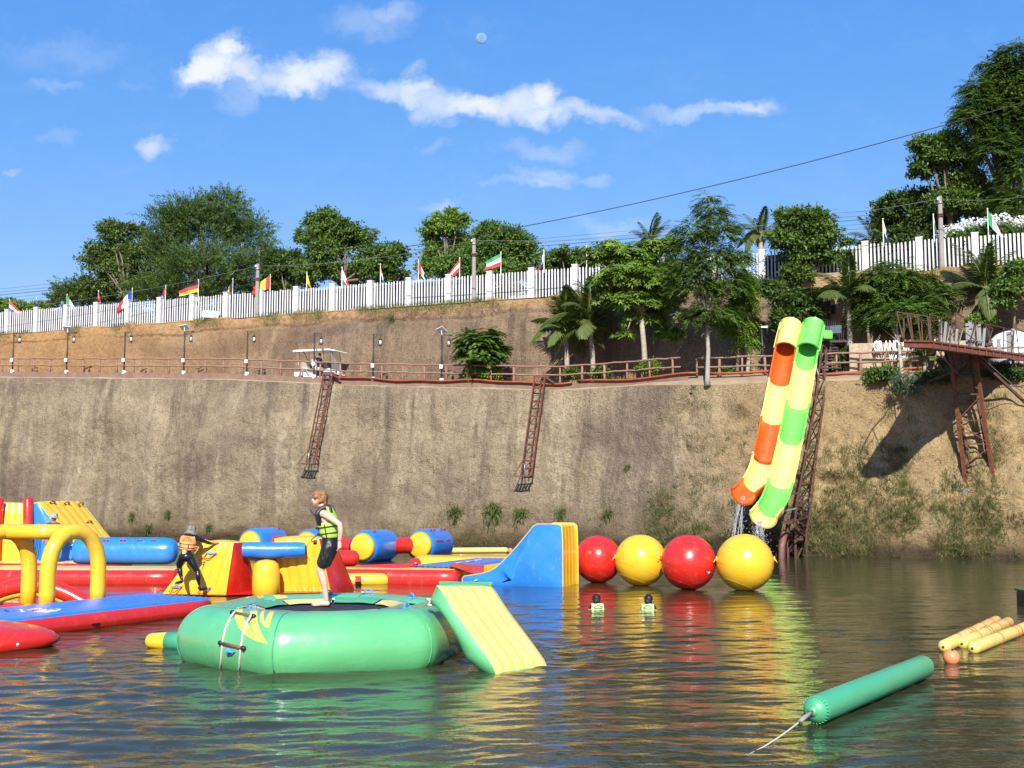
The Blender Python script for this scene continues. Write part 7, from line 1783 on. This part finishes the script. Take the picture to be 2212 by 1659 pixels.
for c, r in (((-.066, 0, -.108), (.034, .037, .030)), ((-.036, -.046, -.082), (.042, .018, .030)), ((-.036, .046, -.082), (.042, .018, .030)), ((-.012, -.056, -.055), (.022, .012, .030)), ((-.012, .056, -.055), (.022, .012, .030)), ((-.096, 0, -.062), (.010, .026, .008))): q.ell(mp(hx + c[0], c[1], hz + c[2]), r, 12, 8)
remesh(q, 'beard', M('ginger_beard', (.36, .16, .07), .7, .4, 50), man, .0075, 1, noise=.006)
for s in (-1, 1):
    q = B(); q.ell(mp(hx - .083, .031 * s, hz + .008), (.008, .010, .006), 10, 8); q.build('eye', EYE, man)
    q = B(); q.tube([mp(hx - .090, .014 * s, hz + .032), mp(hx - .096, .032 * s, hz + .036), mp(hx - .083, .052 * s, hz + .028)], .006, 6); q.build('eyebrow', HAIRR, man)
q = B(); q.ell(mp(hx - .097, 0, hz - .078), (.008, .022, .007), 10, 6); q.build('mouth', LIPS, man)
def tor(z, a, e):
    Z_, C_, RX, RY = zip(*TOR); return mp(np.interp(z, Z_, C_) + (np.interp(z, Z_, RX) + e) * cos(a), (np.interp(z, Z_, RY) + e) * sin(a), z)
vest = shell([1.06, 1.1, 1.15, 1.2, 1.25, 1.285], lambda z, a, e: tor(z, a, .016 + e * (1 if 1.08 < z < 1.27 else .4) + .004 * sin(9 * a + 30 * z)), 0, 2 * pi, .038, 40).build('life_vest', LIME, man)
shell([1.24, 1.32, 1.40, 1.46, 1.50, 1.535], lambda z, a, e: tor(z, a, .018 + e + max(0, z - 1.42) * .28), -1.05, 1.05, .045).build('back_panel', LIME, vest)
shell([1.24, 1.30, 1.36, 1.42, 1.47], lambda z, a, e: tor(z, a, .016 + e), pi - 1.12, pi + 1.12, .04).build('front_panel', VBLK, vest)
for s in (-1, 1):
    q = B(); pts = [tor(1.40, pi - .75 * s, .05), tor(1.46, pi - .9 * s, .05) , mp(-.055, .105 * s, 1.53), mp(.03, .10 * s, 1.52), tor(1.44, .75 * s, .05)]; q.tube(catmull(pts, 5), .036, 10, True, sq=.55); q.build('shoulder_strap', VBLK, vest)
for z in (1.125, 1.225):
    q = B(); q.tube([tor(z + .022 * cos(a), a, .058) for a in np.linspace(0, 2 * pi, 41)], .017, 8, False, sq=.5); q.build('belt', STRAPB, vest)
    q = B(); q.box(tor(z - .02, pi, .075), (.03, .06, .05)); q.build('buckle', BLKPL, vest, False, bevel=.006)
for a in (-1.7, -2.6): q = B(); q.bar(tor(1.08, a, .06), tor(1.27, a, .06), .03, .012); q.build('webbing', STRAPB, vest, False)
q = B(); q.bar(mp(-.175, -.06, 1.37), mp(-.275, -.08, 1.49), .042, .02); q.build('loose_strap', STRAPB, vest, False)
q = B(); q.tube(catmull([mp(-.13, -.1, 1.10), mp(-.215, -.13, 1.05), mp(-.225, -.14, 1.0), mp(-.16, -.14, .985)], 5), .008, 6); q.box(mp(-.175, -.14, .985), (.05, .04, .07)); q.build('loose_buckle', BLKPL, vest)
q = B(); q.tube(catmull([mp(-.225, -.14, 1.01), mp(-.29, -.15, .94), mp(-.318, -.15, .84), mp(-.29, -.15, .76), mp(-.242, -.15, .70)], 5), .011, 6, True, sq=.4); q.build('hanging_strap', STRAPB, vest)
q = B(); 
V, Fs = loft_geo([[mp(c + rx * cos(a), ry * sin(a), z) for a in [2 * pi * i / 22 for i in range(22)]] for z, c, rx, ry in ((.86, .03, .125, .165), (.95, .042, .136, .185), (1.04, .036, .128, .175), (1.10, .03, .118, .165))]); q.add(V, Fs)
for s in (-1, 1): limb(q, [mp(.04, .088 * s, .93), mp(.0, .095 * s, .80), mp(-.04, .095 * s, .70), mp(-.055, .095 * s, .655)], [.125, .118, .108, .106], 16)
remesh(q, 'swim_shorts', SHORTS, man, .012, 2, noise=.010)
q = B(); q.tube([mp(.222 + .034 * cos(a), -.25 + .032 * sin(a), 1.025 + .004 * cos(2 * a)) for a in np.linspace(0, 2 * pi, 17)], .006, 6); q.build('bracelet', LIPS, man)

# ---------------------------------------------------------------- lifeguard
def lg_(x, y, Y): return P((680 + x / 5.53) / 1.8517, (2080 + y / 5.53) / 1.8517, Y)
lgd = thing('person', 'lifeguard in black wetsuit, orange vest and bucket hat climbing the left yellow wedge', 'person', lg_(560, 1540, 28.7))
q = B()
limb(q, [lg_(368, 800, 28.68), lg_(372, 690, 28.70), lg_(385, 560, 28.74), lg_(425, 440, 28.80), lg_(450, 360, 28.84)], [.135, .125, .145, .155, .10], 18)
limb(q, [lg_(300, 400, 28.82), lg_(430, 385, 28.82), lg_(560, 400, 28.82)], [.075, .09, .08])
limb(q, [lg_(272, 830, 28.66), lg_(360, 815, 28.64), lg_(462, 835, 28.66)], [.11, .13, .11]); 
limb(q, [lg_(268, 860, 28.68), lg_(215, 960, 28.72), lg_(213, 1060, 28.74)], [.105, .085, .062]); limb(q, [lg_(213, 1060, 28.74), lg_(225, 1150, 28.72), lg_(262, 1300, 28.70)], [.060, .062, .036]); limb(q, [lg_(268, 1345, 28.70), lg_(240, 1370, 28.72), lg_(180, 1385, 28.74), lg_(130, 1392, 28.76)], [.042, .040, .034, .026])
limb(q, [lg_(452, 850, 28.66), lg_(535, 1000, 28.66), lg_(612, 1130, 28.68)], [.108, .09, .066]); limb(q, [lg_(612, 1130, 28.68), lg_(625, 1240, 28.64), lg_(645, 1420, 28.66)], [.062, .064, .037]); limb(q, [lg_(648, 1490, 28.66), lg_(680, 1530, 28.68), lg_(750, 1520, 28.72), lg_(812, 1508, 28.74)], [.044, .042, .034, .026])
limb(q, [lg_(566, 400, 28.82), lg_(660, 430, 28.92), lg_(760, 465, 29.02)], [.074, .060, .050]); limb(q, [lg_(760, 465, 29.02), lg_(860, 505, 29.15), lg_(962, 515, 29.28)], [.050, .046, .032]); hand(q, lg_(965, 515, 29.28), (.8, .5, .1), (0, .3, -1), (.5, -.8, 0), .45, 1.0, 1)
limb(q, [lg_(296, 400, 28.84), lg_(262, 470, 28.98), lg_(300, 520, 29.14)], [.07, .058, .048]); limb(q, [lg_(300, 520, 29.14), lg_(370, 500, 29.26), lg_(440, 470, 29.36)], [.048, .044, .032]); hand(q, lg_(445, 470, 29.36), (.5, .8, .1), (0, .3, -1), (.8, -.5, 0), .4, 1.0, -1)
limb(q, [lg_(455, 370, 28.84), lg_(466, 300, 28.86)], [.062, .060]); q.ell(lg_(472, 250, 28.88), (.088, .10, .118), 16, 12); q.ell(lg_(484, 275, 28.95), (.06, .06, .07), 12, 8)
hc, an1, an2, rh = lg_(472, 250, 28.88), lg_(262, 1270, 28.70), lg_(645, 1405, 28.66), lg_(985, 515, 29.3)
def cls(c):
    if (c - hc).length < .16 or (c - rh).length < .12: return 1
    if (c - an1).length < .035 or (c - an2).length < .035: return 1
    return 0
remesh(q, 'body', [SUIT, TAN], lgd, .011, 3, cls)
q = B(); hb_ = lg_(466, 262, 28.87); tl_ = Matrix.Rotation(.16, 3, 'Y'); rings = []
for r, z in ((.175, -.045), (.150, -.01), (.115, .02), (.108, .05), (.100, .115), (.088, .145), (.05, .158), (.005, .160)): rings.append([hb_ + tl_ @ Vector((r * cos(a), r * 1.08 * sin(a), z + (.012 * sin(3 * a) if r > .14 else 0))) for a in [2 * pi * i / 24 for i in range(24)]])
V, Fs = loft_geo(rings, True); q.add(V, Fs); q.build('bucket_hat', CAMO, lgd)
# vest: panel wrapped round the back
vx0, vx1 = lg_(378, 660, 28.72), lg_(418, 350, 28.83); axv = (vx1 - vx0); 
def lv_(t, a, e):
    c = vx0 + axv * t; w = np.interp(t, [0, .3, .6, .85, 1], [.150, .152, .158, .160, .125]) + e; d_ = np.interp(t, [0, .3, .6, 1], [.135, .145, .15, .11]) + e
    rt = Vector((.97, 0, -.12)); return c + rt * (w * sin(a)) + Vector((0, -d_ * cos(a), 0)) + rt * (.03 * np.interp(t, [0, 1], [-.2, .2]))
ov = shell([0, .08, .2, .35, .5, .65, .8, .93, 1.0], lambda t, a, e: lv_(t, a * (1 if t < .55 else np.interp(t, [.55, .7, 1], [1, .66, .62])), .012 + e * (1 if .04 < t < .96 else .4)), -1.75, 1.75, .04, 26).build('life_vest', ORV, lgd)
for t in (.16, .42):
    q = B(); q.tube([lv_(t + .03 * (1 - cos(a * 2)) * .5, a, .056) for a in np.linspace(-1.7, 1.7, 24)], .012, 6, True, sq=.6); q.build('belt', STRAPB, ov)
for a in (-.75, .35): q = B(); q.bar(lv_(.17, a, .056), lv_(.45, a, .056), .022, .012); q.build('webbing', STRAPB, ov, False)
for txt, t0, wd_, sz in (('LIFE', .815, .135, .075), ('GUARD', .64, .215, .075)):
    ls, w = letters(txt, sz, .004); k = wd_ / w
    for ch, Vv, Fs in ls:
        q = B(); q.add([(lambda a: lv_(t0 + v.y / axv.length, a, .0545 + v.z))(((v.x * k - wd_ / 2) / .195) + .05) for v in Vv], Fs); q.build('letter', DRED, ov, False)
q = B(); q.tube(catmull([lv_(.15, 1.3, .06), lv_(.1, 1.5, .12), lv_(0, 1.45, .10), lv_(-.2, 1.4, .06)], 4), .010, 5); q.tube(catmull([lv_(.3, 1.3, .06), lv_(.28, 1.5, .14), lv_(.12, 1.5, .10)], 4), .012, 5); q.build('loose_strap', ORV, ov)
q = B(); q.box(lv_(-.14, -.25, .02), (.035, .01, .10)); q.box(lv_(-.14, .02, .02), (.035, .01, .10)); q.bar(lv_(-.14, -.10, .02) - Vector((0, 0, .05)), lv_(-.14, -.10, .02) + Vector((0, 0, .05)), .02, .01); q.build('waist_print', M('yellow_print', (.65, .48, .16), .6), lgd, False)
for c, p_ in ((lg_(760, 465, 29.0), None),):
    for f in np.linspace(.1, .92, 7): q = B(); p = lg_(590 + 360 * f, 372 + 118 * f + (14 if f < .5 else 0), 28.80 + .40 * f); q.box(p, (.05, .012, .022), Matrix.Rotation(.32, 3, 'Y')); q.build('sleeve_print', YEL, lgd, False)
q = B(); q.tube([lg_(120, 1395, 28.72), lg_(105, 1420, 28.66), lg_(128, 1462, 28.64), lg_(210, 1400, 28.70)], .014, 6); q.build('foot_strap', REDST, lgd)

# ---------------------------------------------------------------- person in a hat at the climbing tower
pb0 = Vector((P(110, 1205, 37.0).x, 37.0, .40)); ph_ = thing('person', 'person in pale bucket hat and dark clothes behind the yellow arches', 'person', pb0)
def hpp(x, y, z): return pb0 + Vector((x, y, z))
q = B(); limb(q, [hpp(0, 0, .72), hpp(.02, .02, .95), hpp(.04, .02, 1.15)], [.13, .125, .12], 14); limb(q, [hpp(-.12, 0, 1.16), hpp(.04, 0, 1.18), hpp(.2, 0, 1.16)], [.06, .075, .06])
for s in (-1, 1): limb(q, [hpp(.08 * s, 0, .72), hpp(.09 * s, -.03, .40), hpp(.09 * s, .02, .06)], [.10, .07, .045]); limb(q, [hpp(.09 * s, .02, .05), hpp(.1 * s, -.12, .03)], [.045, .035])
limb(q, [hpp(-.14, 0, 1.15), hpp(-.2, -.02, .92), hpp(-.22, -.08, .70)], [.052, .046, .03]); hand(q, hpp(-.22, -.08, .69), (-.05, -.1, -1), (.8, 0, 0), (0, 1, 0), .4); limb(q, [hpp(.22, 0, 1.15), hpp(.27, -.04, .93), hpp(.2, -.16, .8)], [.052, .046, .03]); hand(q, hpp(.2, -.16, .8), (-.4, -.6, -.5), (-.5, 0, .5), (0, .7, -.6), .4)
limb(q, [hpp(.04, 0, 1.2), hpp(.05, -.01, 1.3)], [.055, .055]); q.ell(hpp(.055, -.015, 1.36), (.08, .092, .11), 14, 10)
remesh(q, 'body', [GREYS, TAN], ph_, .011, 3, lambda c: 1 if (c - hpp(.055, -.015, 1.36)).length < .15 or (c - hpp(-.22, -.1, .66)).length < .14 or (c - hpp(.2, -.2, .76)).length < .12 else 0)
q = B(); rings = []
for r, z in ((.165, -.02), (.14, .0), (.108, .03), (.10, .10), (.085, .13), (.04, .14), (.004, .142)): rings.append([hpp(.055, -.015, 1.40) + Matrix.Rotation(.2, 3, 'Y') @ Vector((r * cos(a), r * sin(a), z)) for a in [2 * pi * i / 20 for i in range(20)]])
V, Fs = loft_geo(rings, True); q.add(V, Fs); q.build('bucket_hat', M('pale_hat_cloth', (.34, .33, .28), .85, .3, 14), ph_)
# ---------------------------------------------------------------- swimmers
def swimmer(x, y, Y, lb, turn):
    c = P(x, y, Y); b0 = Vector((c.x, Y, 0)); t_ = thing('person', lb, 'person', b0, None); Rz_ = Matrix.Rotation(turn, 3, 'Z')
    def f(a, b, z): return b0 + Rz_ @ Vector((a, b, z))
    q = B(); limb(q, [f(0, 0, -.75), f(0, .02, -.45), f(0, .05, -.12)], [.12, .14, .13], 14); limb(q, [f(-.17, .05, -.06), f(0, .06, -.03), f(.17, .05, -.06)], [.065, .07, .065])
    for s in (-1, 1): limb(q, [f(.18 * s, .05, -.07), f(.26 * s, .2, -.12), f(.2 * s, .42, -.1)], [.055, .045, .03]); limb(q, [f(.08 * s, 0, -.7), f(.09 * s, -.1, -1.1), f(.09 * s, -.25, -1.4)], [.09, .06, .04])
    for s in (-1, 1): hand(q, f(.2 * s, .42, -.1), (0, 1, -.1), (0, -.1, -1), (1, 0, 0), .3, 1, s)
    limb(q, [f(0, .06, 0), f(0, .08, .12)], [.055, .055]); q.ell(f(0, .09, .20), (.084, .10, .115), 16, 12); q.ell(f(0, .14, .13), (.055, .06, .06), 12, 8); q.ell(f(0, .19, .17), (.012, .016, .016), 8, 6)
    for s in (-1, 1): q.ell(f(.078 * s, .10, .17), (.01, .018, .028), 8, 6)
    remesh(q, 'body', TAN, t_, .010, 3)
    q = B()
    for cc, r in (((0, .085, .235), (.094, .11, .092)), ((0, .03, .18), (.084, .055, .085))): q.ell(f(*cc), r, 16, 10)
    remesh(q, 'hair', HAIRB, t_, .010, 1, noise=.006)
    q = B(); V = []
    for j in range(8):
        for i in range(13):
            u, v = i / 12 - .5, j / 7; V.append(f(u * .29 * (1 - .12 * v), -.085 - .02 * sin(pi * v) + .16 * u * u, -.09 + .215 * v + .006 * sin(9 * u)))
    q.add(V, [(j * 13 + i, j * 13 + i + 1, (j + 1) * 13 + i + 1, (j + 1) * 13 + i) for j in range(7) for i in range(12)]); q.add([v + Rz_ @ Vector((0, .05, 0)) for v in V], [(j * 13 + i, (j + 1) * 13 + i, (j + 1) * 13 + i + 1, j * 13 + i + 1) for j in range(7) for i in range(12)])
    rm_ = [j * 13 for j in range(8)] + [91 + i for i in range(1, 13)] + [j * 13 + 12 for j in range(6, -1, -1)]; q.add([V[k] for k in rm_] + [V[k] + Rz_ @ Vector((0, .05, 0)) for k in rm_], [(i, i + 1, len(rm_) + i + 1, len(rm_) + i) for i in range(len(rm_) - 1)])
    v_ = q.build('life_vest', M('pale_lime_fabric', (.50, .74, .30), .65, .1, 8), t_)
    q = B(); mt = [(-.09, .045), (-.06, .075), (-.045, .07), (-.02, .105), (0, .09), (.02, .11), (.05, .075), (.065, .08), (.095, .045)]
    q.tube([f(a, -.112 + .16 * a * a / .084 * .08, b) for a, b in mt], .006, 5); q.tube([f(a, -.110, .03) for a in (-.08, 0, .08)], .006, 5); q.build('print', VBLK, v_)
    for s in (-1, 1): q = B(); limb(q, [f(.12 * s, -.02, .09), f(.14 * s, .05, .04), f(.15 * s, .1, -.08)], [.022, .026, .03], 10); q.build('shoulder_strap', VBLK, v_)
    return t_
swimmer(1290, 1300, 25.7, 'swimmer with black hair and lime vest in front of the left red ball', .12)
swimmer(1400, 1303, 25.6, 'swimmer with black hair and lime vest in front of the left yellow ball', -.25)
# ---------------------------------------------------------------- driver of the golf cart
db = cp(.14, -.22, .88); dr = thing('person', 'driver in black shirt sitting in the golf cart', 'person', db)
q = B(); limb(q, [cp(.12, -.22, .96), cp(.08, -.22, 1.16), cp(.10, -.22, 1.34)], [.13, .125, .12]); limb(q, [cp(.10, -.4, 1.36), cp(.10, -.22, 1.38), cp(.10, -.04, 1.36)], [.06, .07, .06])
for s in (-1, 1):
    limb(q, [cp(.14, -.22 + .09 * s, .95), cp(.56, -.22 + .09 * s, .95), cp(.62, -.22 + .09 * s, .5)], [.085, .065, .045]); limb(q, [cp(.10, -.22 + .2 * s, 1.35), cp(.24, -.22 + .22 * s, 1.14), cp(.44, -.26 + .14 * s, 1.12)], [.052, .044, .03]); hand(q, cp(.45, -.26 + .14 * s, 1.12), Rz @ Vector((1, 0, .1)), (0, 0, -1), Rz @ Vector((0, 1, 0)), .6, 1, s)
limb(q, [cp(.11, -.22, 1.40), cp(.13, -.22, 1.48)], [.05, .05]); hd = cp(.14, -.22, 1.56); q.ell(hd, (.092, .078, .108), 14, 10); q.ell(cp(.24, -.22, 1.53), (.016, .012, .018), 8, 6)
remesh(q, 'body', [BLACK, TAN], dr, .011, 3, lambda c: 1 if (c - hd).length < .14 or (c - cp(.48, -.26, 1.1)).length < .22 and c.z > db.z + .15 and (c - cp(.1, -.22, 1.2)).length > .36 else 0)
q = B(); q.ell(cp(.125, -.22, 1.595), (.096, .084, .085), 14, 10); q.build('hair', HAIRB, dr)
# ---------------------------------------------------------------- daytime moon
mm, n, b, o = mat_nodes('veiled_moon'); tc = n.new('ShaderNodeTexCoord').outputs['Object']
n.put(b.inputs['Base Color'], n.mix(n.mapr(n.noise(tc, .09, 4, .5), .4, .6), (.12, .215, .385, 1), (.165, .265, .42, 1))); b.inputs['Roughness'].default_value = 1; b.inputs['Specular IOR Level'].default_value = 0  # blue veil of the sky in front of the moon put into its colour
c = P(1040, 83, 2500); q = B(); q.ell(c, (12.6, 2.5, 12.6), 32, 20); tag(q.build('moon', mm, None), 'small pale daytime moon above the clouds', 'moon')  # flattened so that the disc shows little limb shading
